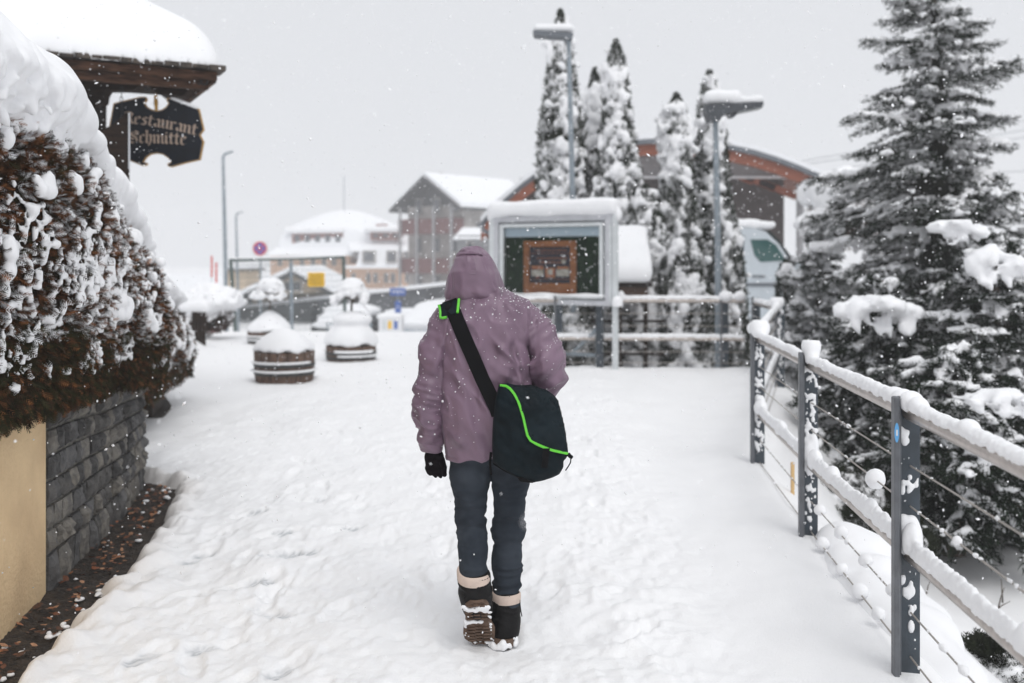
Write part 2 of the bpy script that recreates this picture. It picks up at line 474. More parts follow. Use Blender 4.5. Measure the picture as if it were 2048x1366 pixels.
M['white'] = mat('white_paint', (0.75, 0.76, 0.78), 0.5)
M['yellow'] = mat('yellow_sign_paint', (0.85, 0.50, 0.01), 0.5)
M['ink'] = mat('dark_print', (0.10, 0.07, 0.02), 0.6)
M['meshgreen'] = mat('green_grey_coating', (0.065, 0.095, 0.09), 0.5)
M['coat'] = mat('black_coat', (0.012, 0.013, 0.016), 0.8)
M['sticker'] = mat('blue_sticker', (0.12, 0.40, 0.75), 0.4)
M['wallyellow'] = mat('ochre_paint', (0.62, 0.42, 0.2), 0.8)

# ================================================================= GROUND
RX_Y = [-5, 0, 2.49, 3.67, 5.42, 7.35, 11.9, 14.2, 15]
RX_X = [.7, 1.08, 1.28, 1.41, 1.57, 1.77, 3.15, 3.3, 3.3]
EX_Y = [-5, 3.2, 3.76, 4.11, 4.68, 5.14, 5.71, 6.57, 6.89, 7.1, 7.4]
EX_X = [-1.8, -1.9, -1.91, -1.91, -1.96, -2.00, -2.12, -2.27, -2.36, -2.58, -3.4]
WX_Y = [0, 4.17, 4.78, 6.0, 6.64, 7.0, 7.3, 7.45, 7.5]
WX_X = [-1.75, -2.15, -2.235, -2.41, -2.52, -2.60, -2.72, -2.86, -3.1]

prints = []
for i in range(170):
    y = 2.3 + 11 * random.random() ** 1.2
    prints.append((random.uniform(-1.75, .75), y, random.gauss(0.05, .28), random.uniform(.006, .017), 0))
for px, py, a in [(500, 1168, .9), (540, 1222, -.9), (432, 1282, 1.0), (560, 1112, .9), (548, 1074, .8), (598, 1112, .7), (500, 1035, .6), (300, 1305, .4), (620, 998, 1.1), (460, 1366, .5), (575, 1330, .4), (395, 1115, .3), (690, 1060, .9)]:
    g = ground_at(px, py)
    prints.append((g[0], g[1], a, .012, 1))

def base_height(X, Y):
    z = -2.25 * sm(19.5, 45, Y) + 0 * X
    z = z + 0.10 * sm(30, 90, Y) * 0
    xr = np.interp(Y, RX_Y, RX_X)
    e = X - xr
    k = 1 - sm(14.2, 14.6, Y)
    drop = -.82 * sm(.16, 1.5, e) - .10 * sm(.10, .35, e) - .35 * sm(2.5, 6, e)
    z = z + drop * k
    bf = sm(.15, 1.1, X) * sm(14.35, 15.6, Y) * (1 - sm(19, 40, Y))
    z = z - .9 * bf * np.clip(1 - (drop < -.02) * k, 0, 1) - np.where(bf > 0, 0, 0)
    xb = np.interp(Y, [8, 10, 17, 24, 40], [-3.2, -3.55, -5.0, -7.5, -9])
    z = z + .55 * sm(0, 1.3, xb - X) * sm(8.6, 10.5, Y) * (1 - sm(19, 27, Y)) * (1 + .5 * vn(X * .7, Y * .7, 0, 5))
    return z

def ground_height(X, Y):
    z = base_height(X, Y)
    near = 1 - sm(9, 20, Y)
    tr = (1 - sm(.45, .95, X + .12 * vn(X * 2, Y * 2, 0, 9) - .07 * (Y - 4))) * sm(-.05, .2, X - np.interp(Y, EX_Y, EX_X))
    mid = np.exp(-((X - .55 - .05 * (Y - 4)) / .33) ** 2)
    z = z + .030 * fbm(X * .9, Y * .9, 0, 3, 3) + .012 * vn(X * 2.6, Y * 2.2, 0, 4)
    z = z + near * tr * (.024 * fbm(X * 5.5, Y * 4.2, 0, 4, 11) + .011 * vn(X * 3.2, Y * .55, 0, 14) + .0085 * np.abs(vn(X * 22, Y * 18, 0, 12)) + .004 * np.abs(vn(X * 38, Y * 30, 0, 10)) + .003 * vn(X * 55, Y * 50, 0, 13))
    z = z + near * mid * (.046 * np.abs(fbm(X * 6.5, Y * 5.5, 0, 3, 15)) + .009 * np.abs(vn(X * 19, Y * 17, 0, 16)))
    z = z + near * (1 - tr) * .007 * fbm(X * 4, Y * 3, 0, 2, 18)
    # drift piled up along the foot of the railing
    xr = np.interp(Y, RX_Y, RX_X)
    z = z + .05 * np.exp(-((X - xr + .12) / .35) ** 2) * (Y < 14) * (1 + .4 * vn(X * 3, Y * 1.5, 0, 20))
    # edge of the snow along the wall
    ex = np.interp(Y, EX_Y, EX_X) + .075 * fbm(Y * 4, X * 3, 0, 3, 21) + .03 * vn(Y * 16, X * 9, 0, 22)
    e = X - ex
    w = (1 - sm(7.3, 7.5, Y))
    z = z - w * .16 * (1 - sm(-.03, .13, e)) + w * .03 * np.exp(-((e - .16) / .11) ** 2) * (1 + vn(X * 9, Y * 9, 0, 23))
    return z

def dense(a, b, step): return np.arange(a, b, step)
def grow(a, b, s0, g):
    o = [a]; s = s0
    while o[-1] < b: o.append(o[-1] + s); s *= g
    return np.array(o)
xs = np.concatenate([-grow(2.7, 420, .02, 1.09)[::-1], dense(-2.68, 1.9, .0115), grow(1.9, 420, .014, 1.065)])
ys = [-30, -20, -12, -8, -5, -3, -1.5, -.5, .3, .9, 1.4, 1.8, 2.1]
y = 2.3
while y < 520:
    ys.append(y); y += max(.011, .0045 * y) if y < 16 else (.011 * y if y < 60 else .05 * y)
ys = np.array(ys)
X, Y = np.meshgrid(xs, ys, indexing='ij')
Z = ground_height(X, Y)
wet = np.zeros_like(Z)
for (px, py, a, dp, w) in prints:
    i0, i1 = np.searchsorted(xs, [px - .3, px + .3]); j0, j1 = np.searchsorted(ys, [py - .3, py + .3])
    x = X[i0:i1, j0:j1] - px; yy = Y[i0:i1, j0:j1] - py
    u = x * math.cos(a) - yy * math.sin(a); v = x * math.sin(a) + yy * math.cos(a)
    wd = .052 - .012 * np.exp(-((v + .03) / .04) ** 2)
    q = np.sqrt((u / wd) ** 2 + (v / .145) ** 2) + .18 * vn(x * 30, yy * 30, px, 33)
    ins = 1 - sm(.75, 1.1, q)
    rim = np.exp(-((q - 1.25) / .22) ** 2)
    Z[i0:i1, j0:j1] += -dp * ins + dp * .35 * rim
    if w:
        st = .5 + .5 * np.sin(v * 240 + 3 * vn(x * 20, yy * 20, 1, 35))
        Z[i0:i1, j0:j1] -= .003 * ins * st
        wet[i0:i1, j0:j1] = np.maximum(wet[i0:i1, j0:j1], ins * (.25 + .75 * st) * sm(-.3, .4, vn(x * 14, yy * 14, py, 36)))
nx, ny = X.shape
V = np.stack([X, Y, Z], -1).reshape(-1, 3)
I = np.arange(nx * ny).reshape(nx, ny)
Fc = np.stack([I[:-1, :-1], I[1:, :-1], I[1:, 1:], I[:-1, 1:]], -1).reshape(-1, 4)
cols = np.array((.88, .882, .89))[None] * (1 - wet.reshape(-1, 1) * np.array((.52, .5, .48))[None])
dirty = sm(.25, .0, np.abs(X - np.interp(Y, EX_Y, EX_X) - .05)).reshape(-1, 1) * (Y.reshape(-1, 1) < 7.2) * .10
cols = cols * (1 - dirty * np.array((.6, .9, 1.2)))
M['snowground'] = mat('trodden_snow', (.87, .87, .88), .6, attr=True, bump=.6, bs=110, bdist=.005, spec=.2, var=.02, vs=6)
obj('snow_ground', V, Fc, M['snowground'], None, True, cols, kind='structure')

# bare strip of wet soil beside the wall
sx = np.arange(-3.3, -1.72, .025); sy = np.arange(1.0, 7.55, .025)
X, Y = np.meshgrid(sx, sy, indexing='ij')
Z = -.052 + .014 * fbm(X * 9, Y * 9, 0, 3, 41) + .006 * vn(X * 40, Y * 40, 0, 42) - .25 * sm(-.02, .1, X - np.interp(Y, EX_Y, EX_X) - .1)
nx, ny = X.shape; I = np.arange(nx * ny).reshape(nx, ny)
obj('soil_strip', np.stack([X, Y, Z], -1).reshape(-1, 3), np.stack([I[:-1, :-1], I[1:, :-1], I[1:, 1:], I[:-1, 1:]], -1).reshape(-1, 4), M['soil'], kind='structure')

# fallen leaves
lt = np.array([(-.5, 0, 0), (-.25, .28, .1), (.15, .3, .06), (.5, 0, .16), (.12, -.3, .1), (-.28, -.24, .02)])
lf = np.array([(0, 1, 5), (1, 4, 5), (1, 2, 4), (2, 3, 4)])
n = 330
yy = rng.uniform(3.0, 7.0, n)
wl, wr = np.interp(yy, WX_Y, WX_X), np.interp(yy, EX_Y, EX_X)
t = rng.random(n) ** .8
xx = wl + .02 + (wr - wl - .02) * t
P = np.stack([xx, yy, -.033 + rng.random(n) * .012], 1)
a = rng.random(n) * 6.28
U = np.stack([np.cos(a), np.sin(a), rng.normal(0, .2, n)], 1); U = unit(U)
W = np.stack([-np.sin(a), np.cos(a), rng.normal(0, .25, n)], 1); W = unit(W)
N_ = np.cross(U, W)
V, Fc = scatter(lt, lf, P, U, W, N_, rng.uniform(.018, .045, n))
pal = np.array([(.26, .085, .035), (.34, .14, .06), (.18, .065, .03), (.42, .22, .12), (.10, .045, .025)])
obj('fallen_leaves', V, Fc, M['leaf'], None, False, np.repeat(pal[rng.integers(0, 5, n)], len(lt), 0), kind='stuff', label='rust brown dead leaves lying on the bare soil below the wall', cat='leaves')

# crumbs of snow on the soil
Fl = Field((-2.5, 2.9, -.1), (-1.8, 7.0, .03), .007)
for i in range(60):
    y = random.uniform(3, 6.95); wl, wr = np.interp(y, WX_Y, WX_X), np.interp(y, EX_Y, EX_X)
    x = wr - (wr - wl) * random.random() ** 2.4 * .8
    r = random.uniform(.006, .014)
    Fl.ell((x, y, -.035), (r * random.uniform(1, 1.9), r * random.uniform(1, 1.9), r * .7), .008)
V, Fc = Fl.mesh()
obj('snow_crumbs', V, Fc, M['snow'], kind='stuff', label='loose crumbs of snow scattered on the wet soil', cat='snow')

# ================================================================= LEFT WALL
def wallx(y): return float(np.interp(y, WX_Y, WX_X))
mb = MB()
pts = [(wallx(y), y) for y in (1.2, 2.2, 3.2, 4.17, 4.77)]
top = .86
poly = [(x, y, -.2) for x, y in pts] + [(pts[-1][0] - .35, pts[-1][1], -.2)] + [(x - .4, y, -.2) for x, y in pts[:1]]
poly = [(x, y, -.2) for x, y in pts] + [(-2.62, 4.77, -.2), (-2.2, 1.2, -.2)]
mb.prism(poly, (0, 0, top + .2))
mb.build('stucco_wall', M['stucco'], None, label='pale yellow rendered wall under the snowy hedge, nearest the camera', cat='wall')

sw = thing('stone_wall', 'curved dark grey stone block wall below the hedge, next to the yellow render', 'wall', (-2.4, 6.1, 0))
# path of the wall face
wy = np.concatenate([np.linspace(4.78, 7.2, 60), np.linspace(7.22, 7.5, 20)])
wp = np.stack([np.interp(wy, WX_Y, WX_X), wy], 1)
k = np.ones(7) / 7
for c in (0, 1):
    q = np.convolve(np.pad(wp[:, c], 3, mode='edge'), k, 'valid'); wp[3:-3, c] = q[3:-3]
wp = np.concatenate([wp, [(-3.3, 7.52), (-3.8, 7.5)]])
seg = np.linalg.norm(np.diff(wp, axis=0), axis=1); cum = np.concatenate([[0], np.cumsum(seg)])
TOT = cum[-1]
def wpt(s):
    x = np.interp(s, cum, wp[:, 0]); y = np.interp(s, cum, wp[:, 1])
    e = .02; t = np.array([np.interp(s + e, cum, wp[:, 0]) - np.interp(s - e, cum, wp[:, 0]), np.interp(s + e, cum, wp[:, 1]) - np.interp(s - e, cum, wp[:, 1])]); t /= np.linalg.norm(t) + 1e-9
    return np.array((x, y)), t, np.array((t[1], -t[0]))
def wtop(s): return .86 - .20 * min(s / 2.9, 1)
# mortar body
V = []; Q = []
ss = np.linspace(0, TOT, 70)
for s in ss:
    p, t, n_ = wpt(s); p = p - n_ * .014
    V += [(p[0], p[1], -.15), (p[0], p[1], wtop(s) - .004), (p[0] - n_[0] * .3, p[1] - n_[1] * .3, wtop(s) - .004)]
for i in range(len(ss) - 1):
    a = i * 3; Q += [(a, a + 3, a + 4, a + 1), (a + 1, a + 4, a + 5, a + 2)]
obj('mortar', V, Q, M['mortar'], sw, False)
stone_mats = []
for i, (c1, c2) in enumerate([((.075, .074, .075), (.135, .132, .130)), ((.055, .053, .051), (.11, .104, .098)), ((.115, .108, .10), (.21, .195, .17)), ((.04, .039, .039), (.085, .082, .08)), ((.12, .112, .10), (.23, .21, .18))]):
    stone_mats.append(mat('wall_stone_%s' % 'abcde'[i], c1, .85, col2=c2, vs=13 + 3 * i, bump=.9, bs=45, bdist=.012, detail=9))
NC = 7
for r in range(NC):
    s = -.02 if r % 2 else .0
    while s < TOT - .05:
        L = random.uniform(.085, .185)
        e = min(s + L, TOT)
        hh = [wtop(s) / NC, wtop(e) / NC]
        g = random.uniform(.006, .013)
        z0 = lambda q: wtop(q) / NC * r + (.008 if r else -.08) + .006 * math.sin(q * 5 + r)
        z1 = lambda q: wtop(q) / NC * (r + 1) - (.012 if r < NC - 1 else .0) + .006 * math.sin(q * 5 + r + 1)
        V = []; Q = []
        pr = random.uniform(.006, .042)
        nu, nv = 4, 4
        tone = random.random()
        sk0, sk1 = random.uniform(-.012, .012), random.uniform(-.012, .012)
        for i in range(nu + 1):
            for j in range(nv + 1):
                fu, fv = i / nu, j / nv
                q = (max(s, 0) + g + sk0 * (fv - .5)) * (1 - fu) + (e - g + sk1 * (fv - .5)) * fu
                p, t, n_ = wpt(q)
                edge = min(fu, 1 - fu, fv, 1 - fv)
                o = pr * (.25 if edge == 0 else 1) + random.uniform(-.009, .010) * (1 if edge > 0 else .5)
                z = z0(q) * (1 - fv) + z1(q) * fv + random.uniform(-.003, .003)
                V.append((p[0] + n_[0] * o, p[1] + n_[1] * o, z))
        K = nv + 1
        for i in range(nu):
            for j in range(nv): Q.append((i * K + j, (i + 1) * K + j, (i + 1) * K + j + 1, i * K + j + 1))
        ring = [i * K for i in range(nu + 1)] + [nu * K + j for j in range(1, K)] + [i * K + nv for i in range(nu - 1, -1, -1)] + [j for j in range(nv - 1, 0, -1)]
        b = len(V)
        for v in ring:
            x, y, z = V[v]; p, t, n_ = wpt((s + e) / 2); V.append((x - n_[0] * .05, y - n_[1] * .05, z))
        for i in range(len(ring)): Q.append((ring[(i + 1) % len(ring)], ring[i], b + i, b + (i + 1) % len(ring)))
        obj('stone', V, Q, random.choice(stone_mats), sw, False)
        s = e

# ================================================================= HEDGES
fan_v = [(0, 0, 0), (1, 0, .02)]; fan_f = []
V_ = [(0, -.03, 0), (0, .03, 0), (1, 0, .05)]; F_ = [(0, 2, 1)]
for i, (t, l) in enumerate([(.12, .42), (.3, .5), (.48, .42), (.66, .32), (.82, .2)]):
    for sgn in (-1, 1):
        b = len(V_); w = .055
        V_ += [(t - w, 0, .01), (t + w, 0, .01), (t + l * .75, sgn * l * .68, .03 + .05 * (i % 2))]; F_ += [(b, b + 1, b + 2)]
FANV, FANF = np.array(V_), np.array(F_)

def make_hedge(name, label, yr, xf_, zt_, zb_, h, nspray, nsmall, nbig, seed, top_t=.15, depth=1.3):
    rg = np.random.default_rng(seed); rd = random.Random(seed)
    y0, y1 = yr
    xlo = min(xf_[1]) - depth; xhi = max(xf_[1]) + .2
    S = Field((xlo, y0 - .1, min(zb_[1]) - .15), (xhi, y1 + .2, max(zt_[1]) + .32), h)
    X, Y, Z = S.all()
    xf = np.interp(Y, *xf_).astype(np.float32); zt = np.interp(Y, *zt_).astype(np.float32); zb = np.interp(Y, *zb_).astype(np.float32)
    hn = (Z - zb) / (zt - zb)
    bulge = .07 * np.sin(np.clip(hn, 0, 1) * 3.0) - .03
    n1 = vn(X * 2.2, Y * 2.2, Z * 2.2, seed)
    d = smax(X - xf - bulge, Z - zt + .13, .75)
    d = smax(d, Y - y1, .35)
    d = smax(d, zb - Z, .06)
    d = d + .045 * n1
    # leafy core (coarser)
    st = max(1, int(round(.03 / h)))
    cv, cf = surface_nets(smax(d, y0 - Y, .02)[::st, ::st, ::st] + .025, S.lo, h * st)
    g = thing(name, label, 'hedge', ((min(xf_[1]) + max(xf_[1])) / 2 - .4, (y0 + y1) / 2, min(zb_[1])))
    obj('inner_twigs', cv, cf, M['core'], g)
    # face lookup: outermost x with d<0
    def facex(yy, zz, lev=0.0):
        j = np.clip(((yy - S.lo[1]) / h).astype(int), 0, S.n[1] - 1); k_ = np.clip(((zz - S.lo[2]) / h).astype(int), 0, S.n[2] - 1)
        colm = d[:, j, k_] < lev
        ok = colm.any(0); i = S.n[0] - 1 - np.argmax(colm[::-1], 0)
        return S.lo[0] + i * h, ok
    lump = vn(X * 8, Y * 8, Z * 5.5, seed + 1)
    lump2 = vn(X * 19, Y * 19, Z * 15, seed + 2)
    midw = 1 - sm(.62, .84, hn)
    streak = vn(X * 14, Y * 14, Z * 4.5, seed + 7)
    t = -.140 + (.140 + top_t) * sm(.60, .90, hn + .08 * n1 + .10 * (1 - sm(3.9, 5.3, Y))) + (.008 + .022 * midw) * lump + (.004 + .034 * midw) * lump2 + .040 * midw * vn(X * 27, Y * 27, Z * 24, seed + 6) + .012 * streak * (1 - midw)
    s = d - t
    s = np.maximum(s, (zb + .09 * (zt - zb)) - Z + .06 * lump)
    S.D = s.astype(np.float32)
    def clump(yy, zz, r, kk):
        xx, ok = facex(np.array([yy]), np.array([zz]))
        if not ok[0]: return
        x = float(xx[0])
        for q in range(kk):
            rr = r * rd.uniform(.55, 1.05)
            S.ell((x + rr * rd.uniform(-.1, .55), yy + rd.gauss(0, r * 1.05), zz + rd.gauss(0, r * .95)), (rr * .8, rr * rd.uniform(.8, 1.1), rr * rd.uniform(.8, 1.25)), .007)
    for i in range(nsmall):
        yy = rd.uniform(y0, y1 - .05); u = rd.random()
        hh = .045 + .76 * u ** .85
        if vn(yy * 3.1, hh * 7, 0, seed + 5) < -.4: continue
        zb1, zt1 = np.interp(yy, *zb_), np.interp(yy, *zt_)
        clump(yy, zb1 + hh * (zt1 - zb1), rd.uniform(.007, .021), rd.randint(1, 4))
    for i in range(nbig):
        yy = rd.uniform(y0, y1 - .05); hh = .20 + .50 * rd.random() ** .8
        zb1, zt1 = np.interp(yy, *zb_), np.interp(yy, *zt_)
        clump(yy, zb1 + hh * (zt1 - zb1), rd.uniform(.025, .052), rd.randint(2, 6))
    S.D = S.D + (.0045 * vn(X * 34, Y * 34, Z * 34, seed + 21)).astype(np.float32) * midw
    S.D[:, Y[0, :, 0] > y1 + .15, :] = .5
    V, Fc = S.mesh()
    V = relax(V, Fc, 1, .25)
    obj('snow_cover', V, Fc, M['snow'], g)
    snD = S.D
    # sprays
    n = nspray
    yy = y0 + (y1 - y0 + .1) * rg.random(n) ** 1.25; zb1, zt1 = np.interp(yy, *zb_), np.interp(yy, *zt_)
    hh = rg.random(n) ** 1.15 * 1.0 - .035
    zz = zb1 + hh * (zt1 - zb1)
    xx, ok = facex(yy, np.maximum(zz, zb1 + .05)); ok &= hh < .93
    ii = np.clip(((xx - S.lo[0]) / h).astype(int), 0, S.n[0] - 1); jj = np.clip(((yy - S.lo[1]) / h).astype(int), 0, S.n[1] - 1); kk = np.clip(((zz - S.lo[2]) / h).astype(int), 0, S.n[2] - 1)
    ok &= (snD[ii, jj, kk] > .004) | (rg.random(n) < .10)
    yy, zz, xx, hh = yy[ok], zz[ok], xx[ok], hh[ok]; n = len(yy)
    # local normal from the field
    def samp(x, y, z):
        i = np.clip(((x - S.lo[0]) / h).astype(int), 0, S.n[0] - 1); j = np.clip(((y - S.lo[1]) / h).astype(int), 0, S.n[1] - 1); k_ = np.clip(((z - S.lo[2]) / h).astype(int), 0, S.n[2] - 1)
        return d[i, j, k_]
    e = .05
    Nn = unit(np.stack([samp(xx + e, yy, zz) - samp(xx - e, yy, zz), samp(xx, yy + e, zz) - samp(xx, yy - e, zz), samp(xx, yy, zz + e) - samp(xx, yy, zz - e)], 1) + np.array((1e-3, 0, 0)))
    U = unit(Nn * rg.uniform(.5, 1.3, (n, 1)) + rg.normal(0, .55, (n, 3)) + np.array((0, 0, -.25))[None] * (1 + 2 * (hh < .15)[:, None]))
    Wd = unit(np.cross(U, rg.normal(0, 1, (n, 3))))
    Nd = np.cross(U, Wd)
    P = np.stack([xx, yy, zz], 1) - Nn * rg.uniform(.0, .05, (n, 1))
    V, Fc = scatter(FANV, FANF, P, U, Wd, Nd, rg.uniform(.026, .066, n))
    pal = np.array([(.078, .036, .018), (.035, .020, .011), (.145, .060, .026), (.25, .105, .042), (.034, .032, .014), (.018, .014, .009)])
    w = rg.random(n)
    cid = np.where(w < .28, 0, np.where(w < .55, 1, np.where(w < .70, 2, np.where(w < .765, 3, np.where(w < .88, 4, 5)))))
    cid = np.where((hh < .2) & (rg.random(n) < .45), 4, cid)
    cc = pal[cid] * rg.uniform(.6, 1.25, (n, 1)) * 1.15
    wh = (hh > .16) & (rg.random(n) < .17 * (1 + vn(xx * 9, yy * 9, zz * 9, seed + 11))); cc[wh] = (.80, .81, .83)
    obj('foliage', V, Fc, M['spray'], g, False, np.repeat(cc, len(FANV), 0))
    return g

make_hedge('hedge', 'tall browned evergreen hedge heavy with snow, on top of the stone and yellow wall', (2.5, 7.45),
           ([2, 4.17, 4.78, 6.64, 7.35, 7.7], [-1.80, -1.95, -2.03, -2.34, -2.54, -2.70]),
           ([2, 3, 4, 4.5, 5.2, 6.1, 7.2, 7.8], [2.90, 2.82, 2.66, 2.56, 2.36, 2.07, 1.74, 1.52]),
           ([2, 4.3, 4.78, 7.5], [.975, .955, .93, .735]), .0135, 90000, 4300, 45, 3)
make_hedge('hedge', 'second shorter snowy hedge standing behind the end of the stone wall', (8.3, 11.4),
           ([8, 9, 11.5], [-3.03, -3.12, -3.65]), ([8, 10, 11.6], [1.66, 1.45, 1.18]), ([8, 12], [.35, .3]), .024, 9000, 260, 40, 8, .16)
# brown earth bed below the second hedge
mb = MB()
for q in range(3):
    k_ = q * .10
    mb.prism([(-4.9, 9.6, -.1 + q * .12), (-3.42 - k_, 9.75, -.1 + q * .12), (-3.55 - k_, 10.4, -.1 + q * .12), (-3.9 - k_, 11.2, -.1 + q * .12), (-5.2, 11.2, -.1 + q * .12)], (0, 0, .119))
mb.build('earth_bank', M['soil'], kind='structure')

# ================================================================= RESTAURANT ROOF
rest = thing('restaurant', 'dark timber restaurant building corner under a thick pillow of roof snow', 'building', (-4, 10, -.2))
C0 = at(441, 152, 9.4)
uh = np.array((-.885, -.466, 0.)); vh = np.array((-.466, .885, 0.))
slope = .72
def rp(u, v, z): return C0 + uh * u + vh * v + np.array((0, 0, z))
# roof deck (two planes meeting on the hip), fascia, shingles, soffit
mb = MB()
mb.add([rp(0, 0, .05), rp(5, 0, .05), rp(5, 2.5, .05 + 2.5 * slope), rp(2.5, 2.5, .05 + 2.5 * slope), rp(0, 2.5, .05), rp(2.4, 2.5, .05 + 2.4 * slope)],
       [(0, 1, 2, 3), (0, 3, 5, 4)])
mb.build('roof', M['shingle'], rest)
mb = MB()
mb.add([rp(.02, .02, .03), rp(5, .02, .03), rp(5, 1.6, .03), rp(.02, 1.6, .03)], [(0, 1, 2, 3)])
mb.build('soffit', M['darkwood'], rest)
def bar(mbx, u0, u1, v0, v1, z0, z1):
    mbx.add([rp(u0, v0, z0), rp(u1, v0, z0), rp(u1, v1, z0), rp(u0, v1, z0), rp(u0, v0, z1), rp(u1, v0, z1), rp(u1, v1, z1), rp(u0, v1, z1)],
            [(0, 3, 2, 1), (4, 5, 6, 7), (0, 1, 5, 4), (1, 2, 6, 5), (2, 3, 7, 6), (3, 0, 4, 7)])
mb = MB(); bar(mb, .03, 5, -.0, .045, -.045, .035); mb.build('fascia_board', M['fascia'], rest)
mb = MB(); bar(mb, .10, 5, .05, .10, -.13, -.04); mb.build('fascia_board', M['fascia'], rest)
mb = MB(); bar(mb, .03, .075, .05, 1.7, -.06, .035); mb.build('fascia_board', M['fascia'], rest)
u = -.04
while u < 4.2:
    L = random.uniform(.09, .17); mb = MB(); bar(mb, u, u + L - .008, -.05 - random.random() * .02, .25, .042 + random.random() * .012, .075 + random.random() * .02); mb.build('shingle', M['shingle'], rest); u += L
# carved brackets
def px_prism(name, pts, d, th, m, par, lean=0.0, **k):
    mb = MB(); mb.prism([at(x, y, d) for x, y in pts], (lean, th, 0)); return mb.build(name, m, par, **k)
px_prism('carved_bracket', [(60, 130), (180, 134), (300, 142), (402, 152), (384, 158), (383, 172), (377, 176), (374, 183), (366, 192), (330, 190), (316, 188), (303, 178), (296, 170), (285, 168), (277, 173), (268, 179), (250, 180), (212, 180), (206, 190), (204, 204), (196, 210), (188, 214), (186, 232), (150, 260), (60, 260)], 9.62, .16, M['darkwood'], rest)
px_prism('wall', [(-700, 60), (190, 100), (188, 500), (-700, 500)], 10.3, .3, M['darkwood'], rest)
px_prism('corner_board', [(196, 270), (212, 256), (228, 247), (240, 238), (250, 226), (256, 224), (257, 232), (259, 342), (259, 520), (150, 520), (150, 300)], 8.9, .18, M['darkwood'], rest, lean=-.09)
mb = MB(); mb.box(at(258.5, 282, 8.88), (.012, .012, .5)); mb.build('edge_strip', M['alu'], rest)
# chains and hooks under the eave
def chain(x, y0, y1, d, nm='hanging_chain'):
    mb = MB(); n = max(3, int((y1 - y0) / 9))
    for i in range(n):
        c = at(x + .3 * math.sin(i), y0 + (y1 - y0) * (i + .5) / n, d); L = (y1 - y0) / n * d / F * .62
        a = i * math.pi / 2 + .4
        pts = [c + np.array((math.cos(a) * math.cos(q) * .012, math.sin(a) * math.cos(q) * .012, math.sin(q) * L)) for q in np.linspace(0, 2 * math.pi, 9)]
        mb.tube(pts, .0035, 5, False)
    return mb.build(nm, M['iron'], rest)
chain(243, 155, 242, 9.2); chain(202, 208, 256, 9.2)
for cx, cy, r in ((408, 163, 7), (296, 176, 5)):
    mb = MB(); mb.tube([at(cx + r * math.cos(a), cy + r * .8 * math.sin(a), 9.35) for a in np.linspace(-.5, 4.4, 12)], .008, 6); mb.build('iron_hook', M['iron'], rest)
mb = MB(); mb.tube([at(385, 170, 9.35), at(392, 164, 9.35), at(400, 169, 9.35)], .008, 6)
mb.build('iron_hook', M['iron'], rest)
# snow on the roof
lo = np.min([rp(0, 0, 0), rp(4.5, 0, 0), rp(0, 3.2, 0), rp(4.5, 3.2, 0)], 0); hi = np.max([rp(0, 0, 0), rp(4.5, 0, 0), rp(0, 3.2, 0), rp(4.5, 3.2, 0)], 0)
S = Field(lo - .3, (hi[0] + .25, hi[1], hi[2] + 2.4), .045)
X, Y, Z = S.all()
uu = (X - C0[0]) * uh[0] + (Y - C0[1]) * uh[1]; vv = (X - C0[0]) * vh[0] + (Y - C0[1]) * vh[1]; zz = Z - C0[2]
rf = slope * smin(uu, vv, .3)
th = .40 + .03 * vn(X * 1.3, Y * 1.3, 0, 50)
d = smax(zz - rf - th, -uu - .05 + .012 * vn(Y * 3, Z * 3, 0, 51), .34)
d = smax(d, -vv - .06 + .02 * vn(X * 3, Z * 3, 0, 52), .34)
d = smax(d, rf + .065 - zz + .012 * vn(X * 6, Y * 6, 0, 53), .04)
d = np.maximum(np.maximum(d, uu - 4.4), vv - 2.6)
S.D = np.broadcast_to(d, tuple(S.n)).astype(np.float32).copy()
V, Fc = S.mesh(); obj('roof_snow', V, Fc, M['snow'], rest)

# ---------------------------------------------------------------- hanging sign
sg = thing('hanging_sign', 'black shield shaped hanging sign with gold border reading Restaurant Schmitte', 'sign', at(312, 190, 9.42))
zs = 3.416
out = [(775, 705), (865, 682), (960, 660), (992, 660), (1003, 676), (996, 694), (984, 700), (1003, 728), (1040, 748), (1070, 754), (1105, 748), (1133, 730), (1150, 704), (1137, 690), (1140, 674), (1160, 668), (1250, 700), (1360, 745), (1392, 886), (1366, 920), (1390, 966), (1366, 1092), (1262, 1116), (1170, 1142), (1146, 1136), (1143, 1118), (1166, 1108), (1145, 1078), (1110, 1056), (1070, 1048), (1030, 1054), (1000, 1074), (978, 1104), (1003, 1112), (1003, 1128), (975, 1134), (885, 1098), (775, 1060), (748, 965), (770, 915), (744, 868)]
out = [(x / zs, y / zs) for x, y in out]
cx, cy = 1068 / zs, 902 / zs
def sc(k, dx=0, dy=0):
    # inset by moving each vertex along its inner bisector
    n = len(out); r = []
    for i in range(n):
        a, b, c = np.array(out[i - 1]), np.array(out[i]), np.array(out[(i + 1) % n])
        e1, e2 = unit(b - a), unit(c - b); nn = np.array((-(e1[1] + e2[1]), e1[0] + e2[0])); nn = nn / (np.linalg.norm(nn) + 1e-6)
        r.append(tuple(b + nn * k))
    return r
px_prism('gold_border', out, 9.42, .035, M['gold'], sg)
px_prism('grey_edging', sc(1.6), 9.414, .04, M['greyedge'], sg)
px_prism('sign_panel', sc(2.8), 9.408, .045, M['signblack'], sg)
mb = MB(); mb.tube([at(311, 188, 9.43), at(312, 205, 9.43), at(313, 224, 9.43)], [.012, .022, .012], 8); mb.build('hanger', M['gold'], sg)
